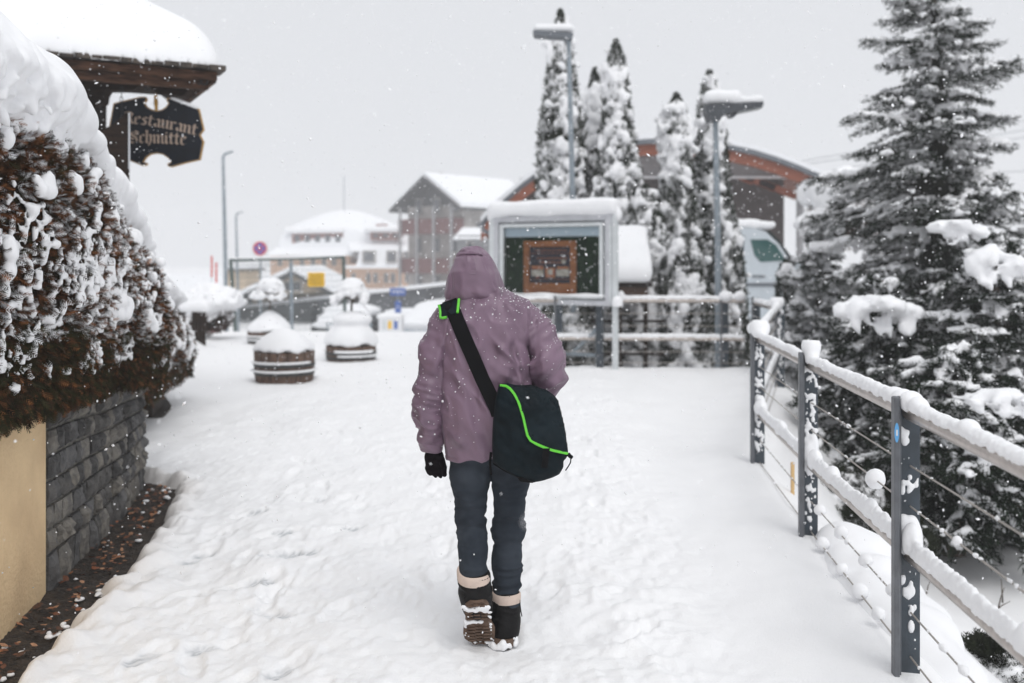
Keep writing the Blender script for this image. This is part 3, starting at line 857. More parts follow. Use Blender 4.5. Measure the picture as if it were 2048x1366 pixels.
G = {
 'R': (.78, [[(.12, 1.4), (.12, .1), (.0, 0)], [(0, 1.35), (.35, 1.45), (.6, 1.2), (.5, .85), (.15, .75)], [(.42, .8), (.6, .2), (.75, .02)], [(.32, 1.35), (.32, .2)]]),
 'e': (.56, [[(.1, .85), (.1, .15), (.28, 0), (.46, .14)], [(.1, .82), (.3, 1), (.45, .8), (.12, .48)]]),
 's': (.52, [[(.43, .88), (.25, 1), (.1, .8), (.38, .35), (.3, .03), (.04, .12)]]),
 't': (.46, [[(.16, 1.28), (.14, .15), (.28, 0), (.4, .12)], [(0, .97), (.4, .97)]]),
 'a': (.6, [[(.06, .86), (.26, 1), (.4, .85), (.4, .12), (.52, 0)], [(.4, .6), (.1, .36), (.1, .12), (.24, 0), (.4, .15)]]),
 'u': (.66, [[(0, 1), (.1, .88), (.1, .14), (.26, 0), (.44, .16)], [(.36, 1), (.45, .88), (.45, .12), (.57, 0)]]),
 'r': (.48, [[(0, .97), (.11, .86), (.11, .1), (.2, 0)], [(.11, .82), (.28, 1), (.42, .86)]]),
 'n': (.66, [[(0, .97), (.1, .86), (.1, .12), (.18, 0)], [(.1, .82), (.33, 1), (.45, .85), (.45, .12), (.57, 0)]]),
 'c': (.52, [[(.43, .86), (.28, 1), (.1, .84), (.1, .15), (.28, 0), (.44, .12)]]),
 'h': (.64, [[(.02, 1.5), (.11, 1.38), (.11, .1), (.2, 0)], [(.11, .8), (.33, 1), (.45, .84), (.45, .2), (.3, -.28)]]),
 'm': (.98, [[(0, .97), (.1, .86), (.1, .12), (.18, 0)], [(.1, .82), (.3, 1), (.43, .85), (.43, .1), (.5, 0)], [(.43, .82), (.63, 1), (.76, .85), (.76, .12), (.88, 0)]]),
 'i': (.34, [[(0, .97), (.1, .86), (.1, .12), (.22, 0)], [(.08, 1.3), (.14, 1.24)]]),
 'S': (.86, [[(.76, 1.25), (.5, 1.42), (.2, 1.25), (.2, .98), (.62, .62), (.68, .22), (.42, 0), (.04, .14)], [(.42, 1.15), (.78, 1.0)], [(.1, .62), (.4, .42)]]),
}
def write(word, p0, p1, hpx, arch, d, parent):
    tot = sum(G[c][0] for c in word); mb = MB(); x = 0; q = 0
    p0, p1 = np.array(p0), np.array(p1); L = np.linalg.norm(p1 - p0); dirv = (p1 - p0) / L; up = np.array((dirv[1], -dirv[0]))
    k = L / tot
    for c in word:
        w, strokes = G[c]
        for st in strokes:
            for a, b in zip(st[:-1], st[1:]):
                q += 1
                def P(t, nb):
                    xx = (x + t[0]) * k + nb * .075 * k * 1.0; yy = t[1] * hpx + nb * .075 * hpx * .8
                    f = xx / L; pt = p0 + dirv * xx + up * (yy + arch * (4 * f * (1 - f)))
                    return at(pt[0], pt[1], d - .0002 * (q % 9))
                a2 = (a[0] - (b[0] - a[0]) * .03, a[1] - (b[1] - a[1]) * .03); b2 = (b[0] + (b[0] - a[0]) * .03, b[1] + (b[1] - a[1]) * .03)
                mb.prism([P(a2, -1), P(b2, -1), P(b2, 1), P(a2, 1)], (0, .004, 0))
        x += w
    return mb.build('lettering', M['lettering'], parent)
write('Restaurant', (842 / zs, 838 / zs), (1345 / zs, 925 / zs), 15.5, 3.6, 9.404, sg)
write('Schmitte', (878 / zs, 975 / zs), (1275 / zs, 990 / zs), 16.5, 1.5, 9.404, sg)
# snow on the sign's upper right edge
S = Field(at(330, 222, 9.37), at(405, 190, 9.5), .008)
for t in np.linspace(0, 1, 14):
    p = at(345 + 50 * t, 197 + 19 * t, 9.43); S.ell(p, (.022, .02, .014 * (1 - .5 * abs(t - .5))), .015)
V, Fc = S.mesh(); obj('snow_strip', V, Fc, M['snow'], sg)

# ================================================================= RAILINGS
def snow_line(name, p0, p1, r, hgt, parent, h=.007, seed=0, wob=1.0, sag=0.0, bumps=()):
    "ridge of snow lying along the top of a tube"
    p0, p1 = np.array(p0, float), np.array(p1, float)
    mar = np.array((.07, .07, .0)); lo = np.minimum(p0, p1) - mar; hi = np.maximum(p0, p1) + mar; lo[2] -= .05; hi[2] += hgt * 1.6 + .08
    S = Field(lo, hi, h)
    X, Y, Z = S.all()
    ab = (p1 - p0)[:2]; L = np.linalg.norm(ab); t = ab / L
    s = (X - p0[0]) * t[0] + (Y - p0[1]) * t[1]; a = -(X - p0[0]) * t[1] + (Y - p0[1]) * t[0]
    zc = p0[2] + (p1[2] - p0[2]) * np.clip(s / L, 0, 1)
    b = Z - zc
    hh = hgt * (1 + wob * (.16 * vn(s * 3.5, seed, 0, 60) + .03 * vn(s * 19, seed, 0, 61)))
    w = r * (.94 + .05 * vn(s * 13, seed, 0, 62)) + .0015
    fr = .0035 * vn(s * 45, b * 45, a * 45, 63) + .0022 * vn(s * 110, b * 110, a * 110, 64)
    q = np.sqrt((a / w) ** 2 + ((b - r * .78) / np.where(b > r * .78, hh + r * .22, r * (.22 + .32 * vn(s * 26, seed + 3, 0, 65) + .18 * vn(s * 60, seed + 3, 0, 66)))) ** 2)
    d = (q - 1) * r + fr
    d = np.maximum(np.maximum(d, -s - .001), s - L - .001)
    S.D = np.broadcast_to(d, tuple(S.n)).astype(np.float32).copy()
    for (f, rx, rz, dz) in bumps:
        p = p0 + (p1 - p0) * f; S.ell((p[0], p[1], p[2] + dz), (rx, rx, rz), .03)
    V, Fc = S.mesh()
    return obj(name, V, Fc, M['snow'], parent)

rail = thing('railing', 'grey steel railing with snow lined handrail and cables, right of the path', 'railing', (1.5, 4.5, 0))
RY = [0.9, 2.05, 3.67, 5.42, 7.35]
def rx(y): return float(np.interp(y, RX_Y, RX_X))
def gz(x, y): return float(ground_height(np.array([[x]]), np.array([[y]]))[0, 0])
def post(x, y, parent, web=.085, sgn=1, top=1.05, snow=True, seed=0):
    g = gz(x, y) - .12
    mb = MB(); mb.box((x - .004, y - .02, (top + g) / 2), (.020, .035, top - g), bev=.004)
    mb.box((x + .012, y - .012, (top + g) / 2), (.011, .018, top - g), bev=.002)
    p = mb.build('flange', M['flange'], parent)
    mb = MB(); mb.box((x + .012 + web / 2, y + .012, (top - .02 + g) / 2), (web, .012, top - .02 - g), bev=.002)
    p2 = mb.build('web_plate', M['anthracite'], parent)
    if snow:
        rd = random.Random(seed)
        S = Field((x, y - .06, g + .1), (x + web + .05, y + .03, top + .02), .005)
        for i in range(28 if seed == 2 else 70):
            zz = rd.uniform(.12, top - .08); r = rd.uniform(.003, .009) * (1.5 if rd.random() < .15 else 1)
            xx = x + .03 + rd.random() ** 1.3 * (web - .03)
            for q in range(rd.randint(1, 4)):
                S.ell((xx + rd.gauss(0, .008), y + .006, zz + rd.gauss(0, .016)), (r, .005 + r * .3, r * rd.uniform(.9, 2.0)), .006)
        if len(RAILZ) and seed < 90:
            zl = RAILZ[0](y)
            for q in range(14):
                S.ell((x + .03 + rd.random() * .05, y + .0, zl + .03 + rd.random() * .10), (.018, .018, .03), .02)
        V, Fc = S.mesh()
        obj('stuck_snow', V, Fc, M['snow'], p2, kind='stuff')
    return p
RAILZ = []
lowz = lambda y: float(np.interp(y, [0, 2.49, 3.67, 5.42, 7.35, 14], [.55, .515, .46, .43, .41, .41]))
topz = lambda y: float(np.interp(y, [0, 2.49, 3.67, 7.35, 14], [1.01, .995, .985, .965, .96]))
RAILZ.append(lowz)
for i, y in enumerate(RY): post(rx(y), y, rail, seed=i, snow=y > 2)
OX = .055
for (zf, nm, hg, r) in ((topz, 'top_rail', .028, .0255), (lowz, 'lower_rail', .045, .021)):
    mb = MB(); mb.tube([(rx(y) + OX, y, zf(y)) for y in RY], r, 20)
    mb.build(nm, M['steel'], rail, smooth=True)
    for i in range(len(RY) - 1):
        y0, y1 = RY[i] + .0, RY[i + 1] - .0
        bm_ = ()
        if nm == 'top_rail':
            if i == 1: bm_ = ((.985, .042, .036, .05), (.93, .03, .025, .05), (.62, .028, .02, .05))
            if i == 2: bm_ = ((.99, .052, .062, .105), (.975, .03, .04, .05), (.045, .040, .035, .045), (.10, .034, .022, .05))
            if i == 3: bm_ = ((.985, .075, .075, .085), (.96, .05, .04, .05))
        else:
            if i == 1: bm_ = ((.35, .03, .05, .05), (.98, .035, .06, .07))
            if i == 2: bm_ = ((.93, .04, .06, .05), (.7, .035, .045, .05), (.3, .03, .035, .05))
            if i == 3: bm_ = ((.96, .05, .06, .06), (.5, .04, .045, .05))
        snow_line('snow_ridge', (rx(y0) + OX, y0, zf(y0)), (rx(y1) + OX, y1, zf(y1)), r + .003, hg * (1.15 if i > 1 else 1), rail, h=.0055 if i in (1, 2) else .008, seed=i * 7 + (nm == 'top_rail'), bumps=bm_)
for z in (.79, .64, .25, .085):
    mb = MB(); mb.tube([(rx(y) + .06, y, z - .0 * y + (lowz(y) - .46) * .6) for y in RY], .0035, 7)
    mb.build('cable', M['wire'], rail, smooth=True)
# clots of snow on the cables
S = Field((1.25, 2.3, -.05), (1.95, 7.4, .9), .0085)
def onc(y, z, r, sq=1.0, dz=0):
    S.ell((rx(y) + .06, y, z + (lowz(y) - .46) * .6 + dz), (r, r * 1.0, r * sq), .012)
onc(4.15, .64, .042)
for y, z, r in ((5.2, .25, .030), (4.75, .25, .034), (4.62, .25, .018), (4.3, .25, .032), (3.9, .25, .026), (5.15, .085, .036), (4.72, .085, .03), (4.4, .085, .036), (4.1, .085, .03), (3.3, .64, .012), (3.16, .64, .015), (3.0, .64, .012), (4.6, .79, .012), (5.0, .79, .01), (3.3, .25, .014), (3.1, .25, .018), (2.95, .085, .025)):
    onc(y, z, r, 1, r * .3)
rd = random.Random(5)
for i in range(420):
    z = rd.choice((.79, .64, .25, .25, .085)); onc(rd.uniform(2.4, 7.3), z, rd.uniform(.003, .0065), 1, .003)
X, Y, Z = S.all(); S.D = S.D + (.0035 * vn(X * 60, Y * 60, Z * 60, 66) + .004 * vn(X * 25, Y * 25, Z * 25, 67)).astype(np.float32)
V, Fc = S.mesh(); obj('cable_snow', V, Fc, M['snow'], rail, kind='stuff')
mb = MB()
yA = 3.67; xA = rx(yA) - .006
prof = [(xA + .0085 * math.cos(a), yA - .0382, .92 + .036 * math.sin(a)) for a in np.linspace(0, 2 * math.pi, 20, endpoint=False)]
mb.prism(prof, (0, .001, 0)); mb.build('round_sticker', M['sticker'], rail)
mb = MB(); mb.box((xA, yA - .0392, .92), (.006, .001, .022)); mb.build('sticker_mark', M['white'], rail)
# drift heaps against the cables
S = Field((1.2, 3.2, -.6), (2.5, 6.5, .4), .02)
for y, z, r in ((5.3, .0, .2), (4.9, -.04, .2), (4.5, -.06, .22), (4.15, -.06, .18), (3.85, -.08, .16)):
    S.ell((rx(y) + .22, y, z), (r, r * 1.4, r * .72), .12)
X, Y, Z = S.all(); S.D = S.D + (.03 * vn(X * 5, Y * 5, Z * 5, 68)).astype(np.float32); S.D[0] = S.D[-1] = .5
V, Fc = S.mesh(); obj('snow_drift', V, Fc, M['snow'], kind='stuff', label='heaped snow drift beyond the foot of the railing', cat='snow')
# slim ochre stake
mb = MB(); mb.box((1.86, 6.6, .0), (.022, .022, .42), bev=.004); mb.build('wooden_stake', M['wallyellow'], None, label='thin ochre wooden stake seen behind the second railing post', cat='stake')

back = thing('railing', 'far steel railing with snowy rails, in front of the cypresses and notice board', 'railing', (3.1, 13, 0))
path = [(rx(7.35) + OX, 7.5), (3.17, 11.9), (3.32, 13.7)]
path2 = [(3.32, 14.25), (3.04, 14.3), (1.46, 14.35), (.55, 14.4), (-.2, 14.45)]
for i, (x, y) in enumerate([(3.15, 11.9), (3.27, 13.55), (3.00, 14.3), (.62, 14.38)]):
    post(x, y, back, .10, seed=90 + i, snow=i == 0)
for zf, nm, r in ((.96, 'top_rail', .027), (.41, 'lower_rail', .024)):
    for pth in (path, path2):
        mb = MB(); mb.tube([(x, y, zf) for x, y in pth], r, 12); mb.build(nm, M['steel'], back, smooth=True)
        for a, b in zip(pth[:-1], pth[1:]):
            bm_ = ()
            if zf > .9 and b == (3.17, 11.9): bm_ = ((.985, .085, .09, .09), (.05, .07, .06, .06), (.9, .04, .04, .05))
            if zf > .9 and b == (3.04, 14.3): bm_ = ((.2, .08, .07, .08), (.9, .10, .08, .07))
            if zf > .9 and b == (1.46, 14.35): bm_ = ((.93, .05, .09, .06), (.985, .06, .1, .02))
            snow_line('snow_ridge', (*a, zf), (*b, zf), r + .006, .045 if zf > .9 else .05, back, h=.014, seed=int(a[0] * 9), bumps=bm_)
for z in (.78, .6, .23, .07):
    for pth in (path, path2):
        mb = MB(); mb.tube([(x, y, z) for x, y in pth], .005, 5); mb.build('cable', M['wire'], back)

# ================================================================= NOTICE BOARD
nbd = thing('notice_board', 'glazed notice board in a silver frame with snow on top and a framed poster inside', 'notice board', (.6, 14.4, 0))
BL = np.array((-.27, 14.95, 0.)); BR = np.array((1.43, 13.95, 0.)); bL = float(np.linalg.norm(BR - BL)); bs = (BR - BL) / bL; bn = np.array((bs[1], -bs[0], 0.))
def bp(s, t, n): return BL + bs * s + bn * n + np.array((0, 0, t))
BM = np.array((bs, -bn, (0, 0, 1.))).T
def bbox(mbx, s0, s1, t0, t1, n0, n1, bev=0): mbx.box(bp((s0 + s1) / 2, (t0 + t1) / 2, (n0 + n1) / 2), (s1 - s0, n1 - n0, t1 - t0), BM, bev)
T0, T1 = .90, 2.20
mb = MB(); bbox(mb, .0, bL, T0, T1, -.10, -.06); mb.build('back_panel', M['alu'], nbd)
mb = MB(); bbox(mb, .0, .09, T0, T1, -.06, .03, .01); bbox(mb, bL - .13, bL - .02, T0, T1, -.06, .03, .01); bbox(mb, .09, bL - .13, T1 - .09, T1, -.06, .03, .01); bbox(mb, .09, bL - .13, T0, T0 + .08, -.06, .03, .01)
mb.build('outer_frame', M['alu'], nbd)
mb = MB(); a, b = .12, bL - .16
bbox(mb, a, a + .06, T0 + .1, T1 - .12, -.02, .045, .006); bbox(mb, b - .05, b, T0 + .1, T1 - .12, -.02, .045, .006); bbox(mb, a + .06, b - .05, T1 - .17, T1 - .12, -.02, .045, .006); bbox(mb, a + .06, b - .05, T0 + .1, T0 + .14, -.02, .045, .006)
mb.build('door_frame', M['alulight'], nbd)
mb = MB(); bbox(mb, a + .05, b - .04, T0 + .13, T1 - .17, -.05, -.045); mb.build('felt_panel', M['boardgreen'], nbd)
mb = MB(); bbox(mb, a + .06, b - .05, T1 - .31, T1 - .175, -.042, -.03); mb.build('header_strip', M['bluestrip'], nbd)
pf = MB(); ps0, ps1, pt0, pt1 = .50, 1.37, T0 + .145, T0 + .93
bbox(pf, ps0, ps0 + .10, pt0, pt1, -.04, -.012, .008); bbox(pf, ps1 - .10, ps1, pt0, pt1, -.04, -.012, .008); bbox(pf, ps0 + .1, ps1 - .1, pt1 - .09, pt1, -.04, -.012, .008); bbox(pf, ps0 + .1, ps1 - .1, pt0, pt0 + .17, -.04, -.012, .008)
pfo = pf.build('poster_frame', M['wood'], nbd)
mb = MB(); bbox(mb, ps0 + .1, ps1 - .1, pt0 + .17, pt1 - .09, -.038, -.030); po = mb.build('poster', M['posternavy'], pfo)
mb = MB(); rd = random.Random(4)
for row, (tt, w0, w1, hh) in enumerate([(pt1 - .15, .18, .7, .028), (pt1 - .19, .12, .8, .016), (pt1 - .27, .22, .72, .034), (pt1 - .33, .26, .68, .034), (pt0 + .22, .15, .75, .014)]):
    s = ps0 + w0
    while s < ps0 + w1:
        w = rd.uniform(.012, .03); bbox(mb, s, s + w, tt, tt + hh * rd.uniform(.7, 1), -.030, -.028); s += w + rd.uniform(.008, .018)
mb.build('poster_print', M['posterprint'], pfo, kind='stuff')
mb = MB(); bbox(mb, .63, .83, pt0 + .27, pt0 + .36, -.030, -.028); bbox(mb, 1.04, 1.25, pt0 + .27, pt0 + .37, -.030, -.028); bbox(mb, .9, .98, pt0 + .29, pt0 + .37, -.029, -.027)
mb.prism([bp(1.16 + .035 * math.cos(q), pt1 - .30 + .035 * math.sin(q), -.0285) for q in np.linspace(0, 2 * math.pi, 12, endpoint=False)], bn * .001); mb.build('food_picture', M['posterwhite'], pfo)
mb = MB(); bbox(mb, .86, 1.02, pt0 + .25, pt0 + .39, -.030, -.0285); bbox(mb, .63, .83, pt0 + .37, pt0 + .42, -.030, -.0285); bbox(mb, .70, .76, pt0 + .25, pt0 + .27, -.030, -.0285); bbox(mb, 1.05, 1.24, pt0 + .375, pt0 + .41, -.030, -.0285); mb.build('food_picture', M['posterred'], pfo)
pm = bpy.data.materials.new('window_pane_clear'); pm.use_nodes = True; nt = pm.node_tree; nt.nodes.clear()
o_ = nt.nodes.new('ShaderNodeOutputMaterial'); tr_ = nt.nodes.new('ShaderNodeBsdfTransparent'); gl_ = nt.nodes.new('ShaderNodeBsdfGlossy'); mx_ = nt.nodes.new('ShaderNodeMixShader'); fr_ = nt.nodes.new('ShaderNodeFresnel')
gl_.inputs['Roughness'].default_value = .08; fr_.inputs[0].default_value = 1.2
nt.links.new(fr_.outputs[0], mx_.inputs[0]); nt.links.new(tr_.outputs[0], mx_.inputs[1]); nt.links.new(gl_.outputs[0], mx_.inputs[2]); nt.links.new(mx_.outputs[0], o_.inputs[0])
obj('glass_pane', [bp(a + .05, T0 + .12, .02), bp(b - .04, T0 + .12, .02), bp(b - .04, T1 - .15, .02), bp(a + .05, T1 - .15, .02)], [(0, 1, 2, 3)], pm, nbd, False)
mb = MB(); mb.box(bp(bL + .02, 1.1, 0), (.07, .07, 2.35), BM, .01); mb.build('frame_post', M['alulight'], nbd)
mb = MB(); mb.box(bp(-.03, 1.1, 0), (.075, .075, 2.35), BM, .01); mb.build('frame_post', M['alulight'], nbd)
mb = MB(); mb.box(bp(bL - .045, 1.5, .035), (.035, .01, 1.1), BM); mb.build('hinge_strip', M['alulight'], nbd)
for s in (bL - .28, .3):
    mb = MB(); mb.box(bp(s, .42, -.12), (.09, .09, 1.3), BM, .01); mb.build('support_post', M['anthracite'], nbd)
mb = MB(); mb.tube([bp(bL - .3, .62, -.2), bp(bL - .75, .2, -.2)], .03, 6); mb.tube([bp(bL - 1.0, .18, -.2), bp(bL - .3, .18, -.2)], .03, 6); mb.build('brace', M['lamp'], nbd)
S = Field(bp(0, T1 - .1, 0) - np.array((.35, 1.35, 0)), bp(bL, T1 + .45, 0) + np.array((.3, 1.4, 0)), .022)
X, Y, Z = S.all()
s_ = (X - BL[0]) * bs[0] + (Y - BL[1]) * bs[1]; n_ = (X - BL[0]) * bn[0] + (Y - BL[1]) * bn[1]
hx = bL / 2 + .06; q1 = np.abs(s_ - bL / 2) - hx + .09; q2 = np.abs(n_ + .03) - .15 + .09; q3 = np.abs(Z - (T1 + .11)) - .115 + .09
d = np.sqrt(np.maximum(q1, 0) ** 2 + np.maximum(q2, 0) ** 2 + np.maximum(q3, 0) ** 2) + np.minimum(np.maximum(np.maximum(q1, q2), q3), 0) - .09 + .018 * vn(X * 4, Y * 4, Z * 3, 71)
S.D = np.broadcast_to(d, tuple(S.n)).astype(np.float32).copy()
S.ell(bp(bL + .07, T1 - .02, 0), (.05, .06, .09), .05); S.ell(bp(-.06, T1 + .0, 0), (.05, .06, .08), .05)
V, Fc = S.mesh(); obj('snow_cap', V, Fc, M['snow'], nbd)
S = Field(bp(0, T0, 0) - np.array((.2, 1.3, 0)), bp(bL, T0 + .3, 0) + np.array((.2, 1.3, 0)), .015)
for f in np.linspace(.1, bL - .15, 60):
    S.ell(bp(f, T0 + .145, .045), (.035, .02, .018 + .012 * math.sin(f * 9)), .02)
for zz in (.85, .92, .99, .80):
    S.ell(bp(bL + .07, zz, .04), (.07, .05, .06), .05)
V, Fc = S.mesh(); obj('sill_snow', V, Fc, M['snow'], nbd)

# ================================================================= STREET LAMPS
def snow_slab(name, boxes, parent, h, k=.05, nz=.015, seed=0):
    "rounded boxes (centre, half size, radius) melted together"
    lo = np.min([np.array(c) - np.array(hs) for c, hs, r in boxes], 0) - .1; hi = np.max([np.array(c) + np.array(hs) for c, hs, r in boxes], 0) + .1
    S = Field(lo, hi, h); X, Y, Z = S.all(); D = 9
    for c, hs, r in boxes:
        q = [np.abs(A - c[i]) - hs[i] + r for i, A in enumerate((X, Y, Z))]
        d = np.sqrt(sum(np.maximum(a_, 0) ** 2 for a_ in q)) + np.minimum(np.maximum(np.maximum(q[0], q[1]), q[2]), 0) - r
        D = d if np.ndim(D) == 0 else smin(D, d, k)
    D = D + nz * fbm(X / max(hs[0], .2) * 1.7, Y * 3, Z * 3, 2, 80 + seed)
    S.D = np.broadcast_to(D, tuple(S.n)).astype(np.float32).copy()
    V, Fc = S.mesh(); return obj(name, V, Fc, M['snow'], parent)

d = 14.6
sl = thing('street_lamp', 'street lamp with dark flat head pointing right under a snow pile, above the railing', 'street lamp', (at(1435, 740, d)[0], d, 0))
mb = MB(); mb.tube([at(1437, 765, d), at(1436, 500, d), at(1431, 235, d)], [.055, .047, .037], 14); mb.build('pole', M['lamp'], sl, smooth=True)
mb = MB(); mb.prism([at(1410, 210, d - .13), at(1412, 224, d - .13), at(1419, 242, d - .13), at(1440, 241, d - .13), at(1447, 229, d - .13), at(1527, 213, d - .13), at(1527, 203, d - .13), at(1420, 208, d - .13)], (0, .26, 0)); mb.build('lamp_head', M['lampdark'], sl)
mb = MB(); mb.prism([at(1458, 229, d - .1), at(1463, 234, d - .1), at(1470, 233, d - .1), at(1475, 226, d - .1)], (0, .2, 0)); mb.build('sensor', M['lampdark'], sl)
mb = MB(); mb.prism([at(1476, 226, d - .1), at(1524, 216, d - .1), at(1524, 213, d - .1), at(1476, 222, d - .1)], (0, .2, 0)); mb.build('lens', M['lens'], sl)
c1, c2, c3 = at(1443, 195, d), at(1490, 202, d), at(1515, 200, d)
snow_slab('snow_pile', [(c1, (.27, .14, .10), .09), (c2, (.22, .13, .055), .05), (c3, (.07, .11, .05), .045)], sl, .02, .07)
d = 15.7
sl = thing('street_lamp', 'taller street lamp with head pointing left, rising behind the notice board', 'street lamp', (at(1140, 700, d)[0], d, -.3))
mb = MB(); mb.tube([at(1148, 760, d), at(1146, 420, d), at(1137, 72, d)], [.055, .046, .034], 12); mb.build('pole', M['lamp'], sl, smooth=True)
mb = MB(); mb.prism([at(1066, 60, d - .15), at(1069, 69, d - .15), at(1090, 71, d - .15), at(1128, 73, d - .15), at(1130, 77, d - .15), at(1145, 77, d - .15), at(1147, 66, d - .15)], (0, .3, 0)); mb.build('lamp_head', M['gutter'], sl)
c1 = at(1107, 58, d); snow_slab('snow_pile', [(c1, (.315, .14, .065), .06)], sl, .025, .07)
for (px, p0, p1, d, hd, lab) in ((446, 305, 660, 34, 1, 'slender tall lamp post with short arm, left of the snowy hotel'), (472, 425, 650, 52, 1, 'smaller distant lamp post just right of the slender tall one'), (425, 512, 512, 0, 0, '')):
    if not d: continue
    sl = thing('street_lamp', lab, 'street lamp', (at(px, 600, d)[0], d, -1.5))
    k = d / 34
    mb = MB(); mb.tube([at(px + 8 / k, p1 + 40, d), at(px + 4 / k, (p0 + p1) / 2, d), at(px, p0 + 8, d)], [.08, .07, .05], 8); mb.build('pole', M['lamp'], sl, smooth=True)
    mb = MB(); mb.tube([at(px, p0 + 9, d), at(px + 4 / k, p0 + 3 / k, d), at(px + 20 / k, p0 - 2 / k, d)], [.05, .05, .04], 6); mb.build('arm', M['lamp'], sl)

# ================================================================= BARREL PLANTERS
def barrel(px, pyb, r, hb, capz, label, tree=None, tiers=1, seed=0):
    g = ground_at(px, pyb); d = g[1] + r; x = (px - 1024) / F * d; z = -.06
    b = thing('barrel_planter', label, 'planter', (x, d, z), 'half barrel planters with snow in the path')
    mb = MB(); n = 20
    for i in range(n):
        a0, a1 = 2 * math.pi * i / n + .015, 2 * math.pi * (i + 1) / n - .015
        v = []
        for (rr, zz) in ((r * .93, 0), (r * .985, hb * .4), (r, hb)):
            for a in (a0, a1): v.append((x + rr * math.cos(a), d + rr * math.sin(a), z + zz))
            for a in (a1, a0): v.append((x + (rr - .03) * math.cos(a), d + (rr - .03) * math.sin(a), z + zz))
        f = []
        for l in range(2):
            for q in range(4): f.append((l * 4 + q, l * 4 + (q + 1) % 4, l * 4 + 4 + (q + 1) % 4, l * 4 + 4 + q))
        f += [(3, 2, 1, 0), (8, 9, 10, 11)]
        m1 = MB(); m1.add(v, f); m1.build('stave', M['barrel'], b)
    for f in (.38, .62):
        rr = r * (.93 + .07 * f) + .012
        m1 = MB(); m1.lathe((x, d, z), [(rr, hb * f - .02), (rr + .006, hb * f), (rr, hb * f + .02)], 28); m1.build('hoop', M['hoop'], b, smooth=True)
    m1 = MB(); m1.lathe((x, d, z), [(r * .9, 0), (r * .92, hb - .03)], 20); m1.build('soil', M['soil'], b)
    S = Field((x - r - .2, d - r - .2, z - .05), (x + r + .2, d + r + .2, capz + .2), .028)
    X, Y, Z = S.all()
    rr = np.sqrt((X - x) ** 2 + (Y - d) ** 2)
    th = np.arctan2(Y - d, X - x)
    top = z + hb
    dd = smax(rr - (r + .015 + .03 * vn(np.cos(th) * 2, np.sin(th) * 2, seed, 90) - .30 * sm(top + .05, capz + .25, Z)), Z - (capz - .10 * (tiers == 2) - (capz - top) * (rr / (r + .05)) ** (1.6 if tiers == 1 else 4) * (.8 if tiers == 1 else .4)), .16)
    dd = smax(dd, top + .005 + .035 * vn(np.cos(th) * 3, np.sin(th) * 3, seed, 91) - Z, .03)
    S.D = np.broadcast_to(dd + .02 * vn(X * 4, Y * 4, Z * 4, 92), tuple(S.n)).astype(np.float32).copy()
    rd = random.Random(seed)
    if tiers == 2: S.ell((x + .02, d, capz - .07), (r * .80, r * .80, .13), .05)
    for f in (.38, .62):
        for i in range(40):
            a = 2 * math.pi * i / 40
            if vn(np.array([a * 1.3]), seed, f * 9, 93)[0] > -.35: S.ell((x + (r + .008) * math.cos(a), d + (r + .008) * math.sin(a), z + hb * f + .035), (.04, .04, .02), .02)
    V, Fc = S.mesh(); obj('snow_cap', V, Fc, M['snow'], b)
    if tree:
        tz, cr = tree
        t = thing('small_tree', 'little snow crowned standard tree growing in the ' + ('nearer right' if seed == 2 else 'farthest, half hidden') + ' barrel', 'tree', (x, d, capz - .1))
        mb = MB(); mb.tube([(x, d, capz - .25), (x + .01, d, (capz + tz) / 2), (x + .02, d, tz)], [.022, .018, .014], 7)
        rd = random.Random(seed); nb = 34
        for i in range(nb):
            a = rd.random() * 6.28; l = cr * rd.uniform(.6, 1.15); e = rd.uniform(-.35, .8)
            p0 = np.array((x + .02, d, tz + rd.uniform(-.12, .1))); p2 = p0 + l * np.array((math.cos(a) * math.cos(e), math.sin(a) * math.cos(e), math.sin(e)))
            mb.tube([p0, (p0 + p2) / 2 + np.array((0, 0, .03)), p2 - np.array((0, 0, .06))], [.008, .006, .003], 4, False)
        mb.build('trunk', M['bark'], t)
        S = Field((x - cr - .2, d - cr - .2, tz - .25), (x + cr + .2, d + cr + .2, tz + cr + .25), .022)
        S.ell((x + .02, d, tz + .13), (cr * .72, cr * .72, .15), .06)
        for i in range(60):
            a = rd.random() * 6.28; q = cr * rd.random() ** .5 * 1.0
            zz = tz + .18 - .26 * (q / cr) ** 2 + rd.uniform(-.06, .05)
            S.ell((x + q * math.cos(a), d + q * math.sin(a), zz), (rd.uniform(.03, .08),) * 2 + (rd.uniform(.025, .06),), .03)
        V, Fc = S.mesh(); obj('snow_crown', V, Fc, M['snow'], t)
barrel(569, 768, .385, .44, .67, 'nearest half barrel planter with slumped snow on top', seed=1)
barrel(702, 725, .385, .29, .70, 'half barrel planter under two tiers of snow, holding a small tree, right of the nearest', (1.0, .27), 2, seed=2)
barrel(539, 690, .40, .28, .60, 'farthest half barrel planter, half hidden behind the nearest one', (.95, .33), 1, seed=3)

